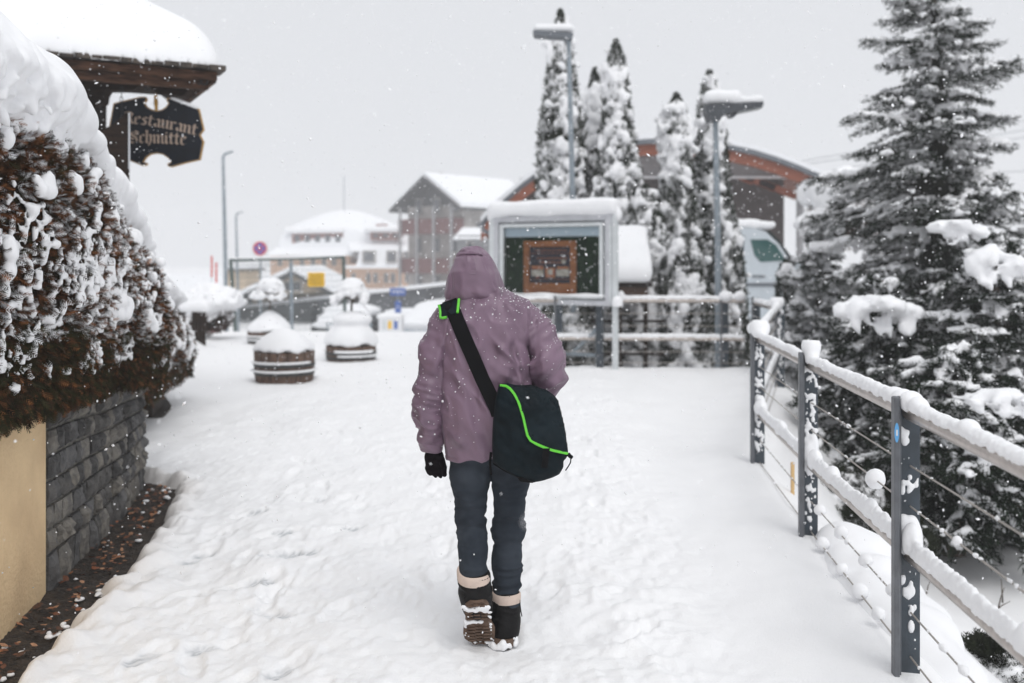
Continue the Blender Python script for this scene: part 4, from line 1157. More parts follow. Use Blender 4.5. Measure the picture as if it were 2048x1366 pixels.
# ================================================================= STREET FURNITURE BEYOND THE CREST
def box_px(mbx, x0, y0, x1, y1, d, th, bev=0):
    a, b = at(x0, y1, d), at(x1, y0, d); mbx.box(((a[0] + b[0]) / 2, d + th / 2, (a[2] + b[2]) / 2), (b[0] - a[0], th, b[2] - a[2]), None, bev)
d = 25.0
fn = thing('mesh_fence', 'tall green grey wire mesh fence panel carrying a yellow sign', 'fence', (at(575, 680, d)[0], d, -.8))
for nm, p in (('post', [at(461, 519, d), at(472, 690, d)]), ('post', [at(687, 511, d + 2), at(691, 680, d + 2)]), ('top_bar', [at(461, 520, d), at(575, 517, d + 1), at(688, 514, d + 2)])):
    mb = MB(); mb.tube(p, .045, 8); mb.build(nm, M['meshgreen'], fn)
mb = MB()
for i in range(1, 46):
    f = i / 46; x = 461 + 227 * f; x2 = 471 + 219 * f; mb.tube([at(x, 520 - 6 * f, d + 2 * f), at(x2, 690 - 8 * f, d + 2 * f)], .0045, 3, False)
for i in range(1, 14):
    f = i / 14; mb.tube([at(461 + 10 * f, 520 + 170 * f, d), at(688 + 4 * f, 514 + 165 * f, d + 2)], .0045, 3, False)
mb.build('wire_mesh', M['meshgreen'], fn)
mb = MB(); mb.tube([at(461, 517.5, d), at(688, 511.5, d + 2)], .03, 6); mb.build('snow_ridge', M['snow'], fn)
ys_ = thing('yellow_sign', 'yellow rectangular notice with lines of dark print on the mesh fence', 'sign', at(632, 572, 25.3))
mb = MB(); box_px(mb, 616, 545, 649, 573, 25.3, .02); mb.build('plate', M['yellow'], ys_)
mb = MB(); rd = random.Random(2)
for y in (549, 554, 558.5, 563, 567.5):
    x = 619.0
    while x < 645:
        w = rd.uniform(1.5, 4); box_px(mb, x, y, min(x + w, 646), y + 1.6, 25.29, .004); x += w + 1
mb.build('print', M['ink'], ys_, kind='stuff')
d = 31.0
ns = thing('no_parking_sign', 'round blue and red no parking sign on a white square plate and pole', 'sign', at(520, 700, d))
mb = MB(); box_px(mb, 503, 482, 537, 513, d, .02); mb.build('plate', M['white'], ns)
def disc(c, r, nrm_y, th, n=28): 
    m_ = MB(); m_.prism([(c[0] + r * math.cos(a), c[1] + nrm_y, c[2] + r * math.sin(a)) for a in np.linspace(0, 2 * math.pi, n, endpoint=False)], (0, th, 0)); return m_
c = at(520, 497, d)
disc(c, .215, -.012, .01).build('red_ring', M['red'], ns); disc(c, .165, -.018, .01).build('blue_disc', M['blue'], ns)
mb = MB()
for a in (45, -45): mb.box(c + np.array((0, -.021 - (a > 0) * .001, 0)), (.32, .004, .034), Matrix.Rotation(R(a), 3, 'Y'))
mb.build('red_cross', M['red'], ns)
mb = MB(); mb.tube([at(521, 513, d + .05), at(521, 700, d + .05)], .03, 8); mb.build('pole', M['lamp'], ns)
d = 20.5
mb = MB(); mb.tube([at(582, 525, d), at(584, 700, d)], .035, 10); o = mb.build('pole', M['lamp'], None, label='plain grey metal post between the two rear barrel planters', cat='post')
for (px, y0, y1, lab) in ((423.5, 512, 672, 'taller of two red and white snow marker stakes'), (432.5, 525, 672, 'shorter of two red and white snow marker stakes')):
    d = 23 + (px > 430) * .6
    t = thing('snow_stake', lab + ' beside the path', 'stake', at(px, y1, d), 'red and white snow stakes')
    for nm, a, b, m_ in (('top_section', y0, y0 + 42, 'redpole'), ('middle_section', y0 + 42, 598, 'white'), ('lower_section', 598, y1, 'redpole')):
        mb = MB(); r = .022 if nm != 'lower_section' else .042; mb.tube([at(px, a, d), at(px, b, d)], r, 8); mb.build(nm, M[m_], t)

def car(px, pyt, d, L, yaw, label, body='vanpaint', z=None, snow=.18):
    c = at(px, 600, d); z = z if z is not None else gz(c[0], d)
    t = thing('parked_car', label, 'car', (c[0], d, z), 'snow covered cars beyond the crest')
    ca, sa = math.cos(yaw), math.sin(yaw)
    def P(x, y, zz): return (c[0] + x * ca - y * sa, d + x * sa + y * ca, z + zz)
    prof = [(-L / 2, .3), (-L / 2, .8), (-L / 2 + .15, .95), (-L * .36, 1.0), (-L * .22, 1.42), (L * .18, 1.45), (L * .33, 1.0), (L / 2 - .1, .85), (L / 2, .6), (L / 2, .3)]
    mb = MB(); mb.prism([P(x, -.82, zz) for x, zz in prof], np.array(P(0, 1.64, 0)) - np.array(P(0, 0, 0))); mb.build('body', M[body], t)
    for sy in (-.83, .83):
        mb = MB(); mb.prism([P(x, sy, zz) for x, zz in ((-L * .31, 1.02), (-L * .2, 1.36), (L * .16, 1.38), (L * .28, 1.02))], np.array(P(0, .01, 0)) - np.array(P(0, 0, 0))); mb.build('side_window', M['darkwin'], t)
    mb = MB(); mb.prism([P(L * .195, -.7, 1.41), P(L * .335, -.7, 1.02), P(L * .345, -.7, 1.03), P(L * .205, -.7, 1.42)], np.array(P(0, 1.4, 0)) - np.array(P(0, 0, 0))); mb.build('windscreen', M['darkwin'], t)
    for x in (-L * .31, L * .31):
        for sy in (-.84, .66):
            mb = MB(); mb.tube([P(x, sy, .3), P(x, sy + .18, .3)], .31, 16); w = mb.build('wheel', M['tyre'], t)
            mb = MB(); mb.tube([P(x, sy - .005, .3), P(x, sy + .185, .3)], .18, 12); mb.build('rim', M['rim'], w)
    for sy in (-.6, .6):
        mb = MB(); mb.box(P(L / 2, sy, .68), (.05, .3, .14)); mb.build('headlight', M['lens'], t)
    S = Field((c[0] - L / 2 - .3, d - L / 2 - .3, z + .7), (c[0] + L / 2 + .3, d + L / 2 + .3, z + 2.0), .06)
    for x, zz, rx_, rz in ((-L * .02, 1.42, L * .27, snow + .06), (L * .36, .92, L * .15, snow * .9), (-L * .40, .98, L * .12, snow * .9), (-L * .27, 1.2, L * .08, snow), (L * .24, 1.15, L * .1, snow)):
        p = P(x, 0, zz); S.ell(p, (abs(rx_ * ca) + abs(.85 * sa) + .05, abs(rx_ * sa) + abs(.85 * ca) + .05, rz), .12)
    V, Fc = S.mesh(); obj('snow_cover', V, Fc, M['snow_far'], t)
    return t
car(905, 0, 36, 4.3, R(62), 'pale car under deep snow, left of the purple hood', snow=.28)
car(706, 0, 37, 3.9, R(80), 'dark car under a thick snow blanket behind the two tiered barrel', 'coat', snow=.20)
car(816, 0, 45, 4.0, R(80), 'small pale car parked by the retaining wall, near the blue signs', snow=.16)
# ticket machine and box, blue signs
d = 32
t = thing('bottle_bank', 'low pale container with snow on top and coloured panels, near the blue signs', 'container', at(781, 665, d))
mb = MB(); box_px(mb, 757, 636, 804, 672, d, .7, .03); mb.build('body', M['white'], t)
for x, m_ in ((765, 'alulight'), (776, 'yellow'), (788, 'blue')):
    mb = MB(); box_px(mb, x, 642, x + 7, 658, d - .01, .02); mb.build('panel', M[m_], t)
snow_slab('snow_cap', [(at(781, 632, d + .35), (.42, .38, .09), .08)], t, .03, .05)
for (x0, y0, x1, y1, dd, lab) in ((780, 576, 811, 591, 43, 'wide blue sign on a post before the dark retaining wall'), (790, 602, 802, 626, 42, 'upright blue sign on a post below the wide blue sign')):
    t = thing('blue_sign', lab, 'sign', at((x0 + x1) / 2, 670, dd))
    mb = MB(); box_px(mb, x0, y0, x1, y1, dd, .05); mb.build('plate', M['blue'], t)
    mb = MB(); box_px(mb, x0 + 4, (y0 + y1) / 2 - 1.5, x1 - 4, (y0 + y1) / 2 + 1, dd - .01, .01); mb.build('mark', M['white'], t)
    mb = MB(); mb.tube([at((x0 + x1) / 2, y1, dd + .08), at((x0 + x1) / 2, 675, dd + .08)], .04, 6); mb.build('pole', M['lamp'], t)
mb = MB()
for y in (648, 664):
    mb.tube([at(652, y, 30), at(745, y + 1, 30)], .025, 6)
for x in (655, 700, 742): mb.tube([at(x, 646, 30), at(x, 690, 30)], .025, 6)
mb.build('barrier', M['lamp'], None, label='low grey pipe barrier behind the rear barrels', cat='barrier')

# distant pedestrian in black
d = 43.0; c = at(630, 672, d); z = -2.02; x = c[0]
pd = thing('person', 'distant pedestrian in a black coat and trousers walking by the retaining wall', 'person', (x, d, z))
S = Field((x - .5, d - .5, z - .02), (x + .5, d + .5, z + 1.85), .02)
S.cap((x - .05, d, z + .9), (x - .12, d + .1, z + .45), .10, .075); S.cap((x - .12, d + .1, z + .45), (x - .22, d + .1, z + .06), .075, .05)
S.cap((x + .05, d, z + .9), (x + .14, d, z + .47), .10, .075); S.cap((x + .14, d, z + .47), (x + .17, d, z + .06), .075, .05)
S.cap((x - .22, d + .1, z + .05), (x - .08, d + .05, z + .04), .045, .04); S.cap((x + .17, d, z + .05), (x + .32, d, z + .04), .045, .04)
S.cap((x, d, z + .85), (x, d, z + 1.15), .17, .16, .05); S.cap((x, d, z + 1.15), (x + .02, d, z + 1.36), .17, .15, .06)
S.cap((x, d - .17, z + 1.38), (x - .08, d - .2, z + 1.1), .065, .055); S.cap((x - .08, d - .2, z + 1.1), (x + .08, d - .2, z + .92), .05, .04)
S.cap((x, d + .17, z + 1.38), (x + .02, d + .2, z + 1.08), .065, .055)
S.cap((x + .02, d, z + 1.4), (x + .03, d, z + 1.55), .06, .055); S.ell((x + .04, d, z + 1.64), (.10, .085, .125), .03)
V, Fc = S.mesh(); obj('body', V, Fc, M['coat'], pd)

# snow shrubs at the left of the path
def snow_bush(name, label, c, r, seed, h=.035, dark='needle', n=5000, cover=.5, g=None, cat='shrub'):
    rg = np.random.default_rng(seed); rd = random.Random(seed); c = np.array(c, float); r = np.array(r, float)
    t = thing(name, label, cat, (c[0], c[1], c[2] - r[2]), g)
    S = Field(c - r - .25, c + r + np.array((.25, .25, .35)), h)
    X, Y, Z = S.all()
    q = np.sqrt(((X - c[0]) / r[0]) ** 2 + ((Y - c[1]) / r[1]) ** 2 + ((Z - c[2]) / r[2]) ** 2)
    d = (q - 1) * r.min() + .10 * fbm(X * 2.5, Y * 2.5, Z * 2.5, 2, seed)
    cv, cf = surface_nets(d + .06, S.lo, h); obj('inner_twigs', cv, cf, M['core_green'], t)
    hn = (Z - c[2]) / r[2]
    tt = -.14 + cover * .42 * sm(-.1, .9, hn) + .09 * vn(X * 5, Y * 5, Z * 4, seed + 1) + .06 * vn(X * 13, Y * 13, Z * 10, seed + 2)
    S.D = (d - tt).astype(np.float32)
    for i in range(int(70 * cover)):
        u = unit(rg.normal(0, 1, 3)); u[2] = abs(u[2]) * .8 - .2; p = c + u * r * .99; rr = rd.uniform(.03, .10); S.ell(p, (rr, rr, rr * .8), .04)
    V, Fc = S.mesh(); obj('snow_cover', V, Fc, M['snow'], t)
    u = unit(rg.normal(0, 1, (n, 3))); P = c + u * r * rg.uniform(.85, 1.04, (n, 1))
    U = unit(u + rg.normal(0, .6, (n, 3))); Wd = unit(np.cross(U, rg.normal(0, 1, (n, 3)))); Nd = np.cross(U, Wd)
    V, Fc = scatter(FANV, FANF, P, U, Wd, Nd, rg.uniform(.05, .13, n))
    cc = np.array((.018, .022, .012)) * rg.uniform(.5, 1.6, (n, 1)) if dark == 'needle' else np.array((.07, .035, .025)) * rg.uniform(.5, 1.4, (n, 1))
    obj('foliage', V, Fc, M['needle'], t, False, np.repeat(cc, len(FANV), 0)); return t
c = at(418, 632, 19.5); snow_bush('shrub', 'brown leafed shrub slumped under snow beside the red stakes', c, (.42, .4, .32), 31, dark='brown', n=1500, cover=1.0)
c = at(383, 660, 17.0)
mb = MB(); 
t = thing('wooden_gate', 'dark wooden gate leaf at the left edge of the path, snow on top', 'gate', (c[0], 17, 0))
for i in range(4):
    mb = MB(); mb.box(at(387 + i * 7, 655, 17), (.05, .05, .62)); mb.build('board', M['darkwood'], t)
snow_slab('snow_cap', [(at(392, 612, 17.1), (.28, .2, .10), .09)], t, .03)

# ================================================================= DISTANT BUILDINGS
mb = MB()
a, b = at(380, 628, 66), at(1120, 545, 52)
th = np.array((0, .6, 0))
mb.add([(a[0], a[1], -3.5), (b[0], b[1], -3.5), b, a, (a[0], a[1] + .6, -3.5), (b[0], b[1] + .6, -3.5), b + th, a + th], [(0, 1, 2, 3), (4, 7, 6, 5), (3, 2, 6, 7), (0, 3, 7, 4), (1, 5, 6, 2)])
rw = thing('retaining_wall', 'long dark stone retaining wall with a white snow edge, below the hotel', 'wall', (a[0], a[1], -3.5))
mb.build('wall', M['retain'], rw)
mb = MB(); up = np.array((0, 0, .2)); mb.add([a - th * .2, b - th * .2, b + th * 1.5, a + th * 1.5, a - th * .2 + up, b - th * .2 + up, b + th * 1.5 + up, a + th * 1.5 + up], [(0, 1, 2, 3), (4, 5, 6, 7), (0, 1, 5, 4), (1, 2, 6, 5), (2, 3, 7, 6), (3, 0, 4, 7)]); mb.build('snow_edge', M['snow_far'], rw)
# ground behind the wall
obj('upper_ground', [(a[0] - 60, a[1] + .7, a[2] - .1), (b[0] + 30, b[1] + .7, b[2] - .2), (160, 160, 0), (-160, 160, -1)], [(0, 1, 2, 3)], M['snow_far'], kind='structure')

def window_px(par, x0, y0, x1, y1, d, frame='winframe', pane='darkwin'):
    mb = MB(); box_px(mb, x0, y0, x1, y1, d - .06, .05); w = mb.build('window', M[frame], par)
    s = (x1 - x0) * .13; mb = MB(); box_px(mb, x0 + s, y0 + s, x1 - s, y1 - s, d - .075, .01); mb.build('pane', M[pane], w)

# hotel
d = 104
ht = thing('hotel', 'large peach hotel with pyramid snow roof and red brown dormers, far behind the fence', 'building', at(680, 640, d))
mb = MB(); box_px(mb, 541, 512, 700, 660, d, 12); box_px(mb, 700, 528, 822, 660, d - 1.5, 13); mb.build('wall', M['peach'], ht)
def roof_px(name, bot, top, d0, d1, m_, par):
    "frustum: bottom edge (x0,x1,y) at depth d0, top edge (x0,x1,y) at depth d1, closed at the back"
    (x0, x1, y), (x2, x3, y2) = bot, top
    A, B, C, D_ = at(x0, y, d0), at(x1, y, d0), at(x3, y2, d1), at(x2, y2, d1)
    bk = np.array((0, 2 * (d1 - d0) + .5, 0)); mb = MB()
    mb.add([A, B, C, D_, A + bk, B + bk, D_ + np.array((0, .3, 0)), C + np.array((0, .3, 0))], [(0, 1, 2, 3), (0, 3, 6, 4), (1, 5, 7, 2), (4, 6, 7, 5), (3, 2, 7, 6), (0, 4, 5, 1)])
    return mb.build(name, m_, par)
rsm = M['snow_far']
def lumpy(o):
    return o
roof_px('roof', (530, 706, 511), (585, 712, 474), d - 1.2, d + 4, rsm, ht)
roof_px('roof', (700, 830, 503), (690, 828, 462), d - 1.6, d + 4, rsm, ht)
# high pyramid roof with soft profile
S = Field(at(560, 512, d + 1), np.array(at(835, 405, d + 16)) + np.array((0, 0, 0)), .35)
X, Y, Z = S.all(); cx_ = at(690, 0, d + 6)[0]; zt = at(0, 417, d + 6)[2]
dd = (Z - zt) + .62 * np.sqrt((X - cx_) ** 2 * .62 + (Y - d - 7) ** 2 * .8 + 5) - 1.3
S.D = (dd * .7).astype(np.float32) * np.ones(tuple(S.n), np.float32)
V, Fc = S.mesh(); obj('roof', V, Fc, rsm, ht)
for (x0, x1, y0, y1, dd) in ((584, 686, 464, 489, d + .8), (741, 801, 462, 480, d + .2)):
    mb = MB(); box_px(mb, x0, y0, x1, y1, dd, 3); dm = mb.build('dormer', M['dormer'], ht)
    n = 5 if x1 - x0 > 80 else 3
    for i in range(n):
        xx = x0 + (x1 - x0) * (i + .5) / n; mb = MB(); box_px(mb, xx - 5, y0 + 6, xx + 5, y1 - 5, dd - .06, .05); mb.build('pane', M['darkwin'], dm)
    snow_slab('snow_cap', [(at((x0 + x1) / 2, y0 - 3, dd + 1.4), ((x1 - x0) / 2 / F * dd + .5, 2.0, .33), .3)], dm, .25, .3, .1)
# mansard face with tall windows
roof_px('mansard', (712, 800, 531), (722, 793, 497), d - 2.2, d - 1.4, rsm, ht)
for x, w in ((738, 14), (783, 11)): window_px(ht, x - w, 501, x + w, 526, d - 2.3, 'chaletgrey')
mb = MB(); box_px(mb, 690, 531, 805, 537, d - 3.2, 2); mb.build('snow_ledge', rsm, ht)
for x in (560, 582, 604, 626, 648, 668, 688): window_px(ht, x - 4.5, 517, x + 4.5, 532, d)
for x in (707, 737, 751, 772, 786, 814): window_px(ht, x - 4.5, 546, x + 4.5, 566, d - 1.5)
for x in (812,): window_px(ht, x - 4, 502, x + 4, 524, d - 1.5)
mb = MB(); mb.tube([at(688, 425, d + 6), at(688, 352, d + 6)], .045, 5); mb.build('mast', M['lamp'], ht)
mb = MB(); box_px(mb, 752, 448, 773, 452, d + 2, 1.2); mb.build('chimney', M['dormer'], ht)
mb = MB(); box_px(mb, 799, 455, 812, 468, d - .8, 1.0); mb.build('chimney', M['dormer'], ht)

# grey chalet, standing at an angle
def local_house(name, label, cor, yaw, W, L, eave, ridge, zb, over=.8):
    t = thing(name, label, 'building', (cor[0], cor[1], zb)); ca, sa = math.cos(yaw), math.sin(yaw)
    def P(x, y, z): return np.array((cor[0] + x * ca - y * sa, cor[1] + x * sa + y * ca, z))
    return t, P
ch, P = local_house('chalet', 'grey four storey chalet with dark gable and maroon balconies, up behind the hood', at(928, 600, 84), R(-42), 0, 0, 0, 0, -3)
W, L, ZE, ZR, ZB = 7.0, 9.5, at(0, 404, 84)[2], at(0, 361, 84)[2] + .3, -3
mb = MB(); mb.prism([P(-W, 0, ZB), P(0, 0, ZB), P(0, 0, ZE), P(-W / 2, 0, ZR - .3), P(-W, 0, ZE - .2)], P(0, L, 0) - P(0, 0, 0)); mb.build('wall', M['chaletgrey'], ch)
mb = MB(); mb.prism([P(-W * .97, -.06, ZE - .2), P(-W * .97, -.06, ZE - .1), P(-W / 2, -.06, ZR - .35), P(-.2, -.06, ZE - .1), P(-.2, -.06, ZE - .2)], P(0, .05, 0) - P(0, 0, 0)); mb.build('gable_boards', M['chaletdark'], ch)
for sg_, x0, x1 in ((0, -W - .9, -W / 2), (1, .9, -W / 2)):
    zlo = ZE - .7
    mb = MB(); mb.add([P(x0, -1.5, zlo), P(x1, -1.5, ZR), P(x1, L, ZR), P(x0, L, zlo), P(x0, -1.5, zlo + .22), P(x1, -1.5, ZR + .22), P(x1, L, ZR + .22), P(x0, L, zlo + .22)], [(0, 1, 2, 3), (4, 5, 6, 7), (0, 1, 5, 4), (1, 2, 6, 5), (2, 3, 7, 6), (3, 0, 4, 7)]); r_ = mb.build('roof', M['chaletdark'], ch)
    mb = MB(); mb.add([P(x0, -1.3, zlo + .225), P(x1, -1.3, ZR + .225), P(x1, L, ZR + .225), P(x0, L, zlo + .225), P(x0, -1.3, zlo + .6), P(x1, -1.3, ZR + .55), P(x1, L, ZR + .55), P(x0, L, zlo + .6)], [(0, 1, 2, 3), (4, 5, 6, 7), (0, 1, 5, 4), (1, 2, 6, 5), (2, 3, 7, 6), (3, 0, 4, 7)]); mb.build('roof_snow', rsm, r_)
for i, z in enumerate((ZE - 1.9, ZE - 5.3)):
    mb = MB(); mb.prism([P(-W - .1, -1.1, z - .75), P(.1, -1.1, z - .75), P(.1, -1.1, z + .55), P(-W - .1, -1.1, z + .55)], P(0, 1.0, 0) - P(0, 0, 0)); mb.build('balcony', M['maroon'], ch)
for i in range(4):
    x = -W + .3 + i * (W - .6) / 3; mb = MB(); mb.prism([P(x - .1, -1.3, ZB), P(x + .1, -1.3, ZB), P(x + .1, -1.3, ZE - .3), P(x - .1, -1.3, ZE - .3)], P(0, .15, 0) - P(0, 0, 0)); mb.build('balcony_post', M['greywall'], ch)
for z in (ZE - 3.6, ZE - 6.8, ZE - .2):
    for i in range(3):
        x = -W + 1.5 + i * 2.3; mb = MB(); mb.prism([P(x - .45, -.12, z - .7), P(x + .45, -.12, z - .7), P(x + .45, -.12, z + .7), P(x - .45, -.12, z + .7)], P(0, .05, 0) - P(0, 0, 0)); w_ = mb.build('window', M['chaletgrey'], ch)
        mb = MB(); mb.prism([P(x - .36, -.15, z - .6), P(x + .36, -.15, z - .6), P(x + .36, -.15, z + .6), P(x - .36, -.15, z + .6)], P(0, .02, 0) - P(0, 0, 0)); mb.build('pane', M['darkwin'], w_)
for z in (ZE - 2.4, ZE - 5.4):
    for i in range(3):
        y = 2 + i * 3.2; mb = MB(); mb.prism([P(.06, y - .5, z - .7), P(.06, y + .5, z - .7), P(.06, y + .5, z + .7), P(.06, y - .5, z + .7)], P(.05, 0, 0) - P(0, 0, 0)); mb.build('window', M['darkwin'], ch)
mb = MB(); mb.tube([at(882, 372, 88), at(882, 345, 88)], .18, 6); mb.build('chimney', M['chaletgrey'], ch)
# white side wing of the chalet street
wg = thing('white_house', 'small whitewashed house wing with snowy roof right of the grey chalet', 'building', at(975, 640, 60))
mb = MB(); box_px(mb, 915, 470, 1010, 660, 60, 6); mb.build('wall', M['greywall'], wg)
roof_px('roof', (905, 1020, 478), (925, 1015, 455), 59.3, 63, rsm, wg)
for x in (940, 985): window_px(wg, x - 6, 484, x + 6, 508, 60)

# beige gable house behind the mesh fence
d = 64
gh = thing('gable_house', 'low beige house with broad snowy gable roof behind the mesh fence', 'building', at(580, 640, d))
mb = MB(); mb.prism([at(480, 660, d), at(662, 660, d), at(662, 580, d), at(583, 545, d), at(480, 606, d)], (0, 9, 0)); mb.build('wall', M['cream'], gh)
for (xa, ya, xb, yb) in ((583, 541, 436, 612), (583, 541, 676, 590)):
    p, q = at(xa, ya, d - .8), at(xb, yb, d - .8); mb = MB(); dn = np.array((0, 0, -.28)); mb.prism([p, q, q + dn, p + dn], (0, 10.5, 0)); r_ = mb.build('roof', M['dormer'] if 0 else M['chaletdark'], gh)
    mb = MB(); up = np.array((0, 0, .30)); sh = np.array((0, -.0, .002)); mb.prism([p + sh, q + sh, q + up, p + up], (0, 10.4, 0)); mb.build('roof_snow', rsm, r_)
window_px(gh, 564, 560, 606, 586, d)
for x in (500, 520, 640): window_px(gh, x - 5, 596, x + 5, 612, d)
bx = thing('box_house', 'little beige cube house with flat snowy roof left of the gable house', 'building', at(473, 640, 72))
mb = MB(); box_px(mb, 455, 541, 491, 640, 72, 4); mb.build('wall', M['cream'], bx)
mb = MB(); box_px(mb, 450, 537, 496, 541, 71.6, 5); mb.build('roof', M['chaletdark'], bx)
mb = MB(); box_px(mb, 450, 532, 496, 537, 71.6, 5); mb.build('roof_snow', rsm, bx)

# ---------------------------------------------------------------- hall with the arched roof
d = 31.0
ha = thing('arched_hall', 'grey and brown hall with an arched roof edged in red timber, behind the cypresses', 'building', at(1330, 600, d))
arc = [(962, 446), (985, 420), (1012, 396), (1046, 366), (1085, 338), (1130, 315), (1180, 298), (1235, 286), (1290, 280), (1340, 279), (1395, 282), (1450, 290), (1505, 302), (1550, 316), (1595, 333), (1640, 352)]
def arcd(i): return d - 5 * max(0, (5 - i) / 5) ** 1.3 if i < 5 else d
def strip(mbx, off0, off1, y0, y1, i0=0, i1=None):
    i1 = len(arc) if i1 is None else i1
    A = []; 
    for i in range(i0, i1):
        x, y = arc[i]; p = at(x, y, arcd(i)); A.append((p + np.array((0, y0, -off0)), p + np.array((0, y0, -off1)), p + np.array((0, y1, -off1)), p + np.array((0, y1, -off0))))
    v = [q for a_ in A for q in a_]; f = []
    for i in range(len(A) - 1):
        for k in range(4): f.append((i * 4 + k, i * 4 + (k + 1) % 4, i * 4 + 4 + (k + 1) % 4, i * 4 + 4 + k))
    f += [(3, 2, 1, 0), tuple((len(A) - 1) * 4 + k for k in range(4))]
    mbx.add(v, f)
mb = MB(); strip(mb, 0, .15, -.3, 9); mb.build('roof', M['gutter'], ha, smooth=False)
mb = MB(); strip(mb, -.16, -.003, -.27, 9); mb.build('roof_snow', M['snow_far'], ha)
mb = MB(); strip(mb, .153, .48, -.1, .12); mb.build('barge_board', M['redwood'], ha)
mb = MB(); strip(mb, .16, .26, .123, 8.8); mb.build('soffit', M['redwood'], ha)
for q in range(3):
    i = 14 - q; p = at(arc[i][0], arc[i][1], d) + np.array((0, 0, -.62)); mb = MB(); mb.box(p + np.array((-.3, 1.2, 0)), (1.3, .14, .22), Matrix.Rotation(R(22), 3, 'Y')); mb.build('rafter', M['redwood'], ha)
mb = MB(); mb.prism([at(1040, 640, d + 1.2), at(1568, 640, d + 1.2), at(1568, 356, d + 1.2), at(1040, 356, d + 1.2)], (0, 7, 0)); mb.build('wall', M['brownwall'], ha)
mb = MB(); mb.prism([at(1120, 355, d + 1.1)] + [at(1560, 355, d + 1.1)] + [at(x, y + 17, d + 1.1) for x, y in arc[13:5:-1]], (0, .08, 0)); mb.build('tympanum', M['greywall'], ha)
mb = MB(); box_px(mb, 1200, 352, 1575, 357, d + 1.0, .08); mb.build('trim', M['white'], ha)
for y in range(366, 470, 9):
    mb = MB(); box_px(mb, 1300, y, 1567, y + 1.2, d + 1.17, .025); mb.build('cladding_board', M['brownwall'], ha)
mb = MB(); mb.tube([at(1600, 372, d + .8), at(1600, 640, d + .8)], .12, 8); mb.build('column', M['greywall'], ha)
mb = MB(); mb.tube([at(965, 446, d - 5.4), at(966, 460, d - 5.4), at(985, 470, d - 5.2), at(1000, 474, d - 5)], .05, 6); mb.build('gutter_pipe', M['gutter'], ha)

# ---------------------------------------------------------------- small snow laden shelter
d = 15.4
sh = thing('shelter', 'small brown wooden shelter whose pitched roof carries a thick white slab, by the notice board', 'shelter', at(1265, 690, d))
mb = MB(); box_px(mb, 1236, 566, 1296, 603, d, .9); mb.build('wall', M['barrel'], sh)
for x in (1240, 1292): 
    mb = MB(); box_px(mb, x - 4, 603, x + 4, 760, d, .1); mb.build('post', M['darkwood'], sh)
for y in (640, 672, 706):
    mb = MB(); box_px(mb, 1180, y, 1330, y + 5, d + .3, .06); mb.build('rail_board', M['darkwood'], sh)
p0, p1 = at(1170, 566, d - .15), at(1306, 570, d - .15); q0 = at(1170, 452, d + .9)[2]
mb = MB(); th = np.array((0, .05, -.06)); A = [p0, (p1[0], p0[1], p0[2]), (p1[0], d + .75, q0 - .15), (p0[0], d + .75, q0 - .15)]
mb.add(A + [np.array(a_) + th for a_ in A], [(0, 1, 2, 3), (4, 7, 6, 5), (0, 4, 5, 1), (1, 5, 6, 2), (2, 6, 7, 3), (3, 7, 4, 0)]); mb.build('roof', M['darkwood'], sh)
S = Field((p0[0] - .1, d - .4, p0[2] - .15), (p1[0] + .1, d + 1.2, q0 + .45), .03)
X, Y, Z = S.all(); m_ = (q0 - .15 - p0[2]) / .9
t_ = Z - (p0[2] + (Y - d + .15) * m_)
dd = smax(t_ - .30, -t_ + .01, .03) / math.sqrt(1 + m_ * m_); dd = smax(dd, np.abs(X - (p0[0] + p1[0]) / 2) - (p1[0] - p0[0]) / 2, .10); dd = smax(dd, d - .22 - Y, .12); dd = smax(dd, Y - d - .75, .1); dd = smax(dd, Z - q0 - .02, .12)
S.D = (dd + .012 * vn(X * 3, Y * 3, Z * 3, 77)).astype(np.float32) * np.ones(tuple(S.n), np.float32)
V, Fc = S.mesh(); obj('roof_snow', V, Fc, M['snow'], sh)

# ---------------------------------------------------------------- van
d = 23.5
vn_ = thing('parked_van', 'white delivery van with green tinted cab window and snow on its roof, between the trees', 'van', at(1480, 620, d))
prof = [(1120, 640), (1120, 470), (1135, 458), (1500, 456), (1530, 462), (1556, 486), (1580, 520), (1625, 536), (1640, 560), (1642, 625), (1634, 640)]
mb = MB(); mb.prism([at(x, y, d) for x, y in prof], (0, 1.9, 0)); bv = mb.build('body', M['vanpaint'], vn_)
mb = MB(); mb.prism([at(x, y, d - .012) for x, y in ((1501, 479), (1535, 479), (1552, 490), (1572, 521), (1521, 524), (1509, 510))], (0, .01, 0)); mb.build('side_window', M['greenglass'], vn_)
mb = MB(); mb.prism([at(x, y, d + .1) for x, y in ((1536, 463), (1560, 486), (1584, 519), (1586, 518), (1562, 484), (1538, 461))], (0, 1.7, 0)); mb.build('windscreen', M['glass'], vn_)
mb = MB(); box_px(mb, 1486, 470, 1488, 630, d - .008, .01); box_px(mb, 1505, 551, 1530, 555, d - .02, .02); mb.build('door_seam', M['gutter'], vn_)
mb = MB(); box_px(mb, 1300, 566, 1640, 573, d - .02, .03); mb.build('side_trim', M['gutter'], vn_)
for x in (1215, 1585):
    for dy in (-.02, 1.7):
        mb = MB(); c_ = at(x, 632, d); mb.tube([c_ + np.array((0, dy, 0)), c_ + np.array((0, dy + .22, 0))], .33, 18); w_ = mb.build('wheel', M['tyre'], vn_); mb = MB(); mb.tube([c_ + np.array((0, dy - .005, 0)), c_ + np.array((0, dy + .225, 0))], .2, 12); mb.build('rim', M['rim'], w_)
mb = MB(); box_px(mb, 1580, 512, 1592, 534, d - .22, .2, .02); mb.build('mirror', M['tyre'], vn_)
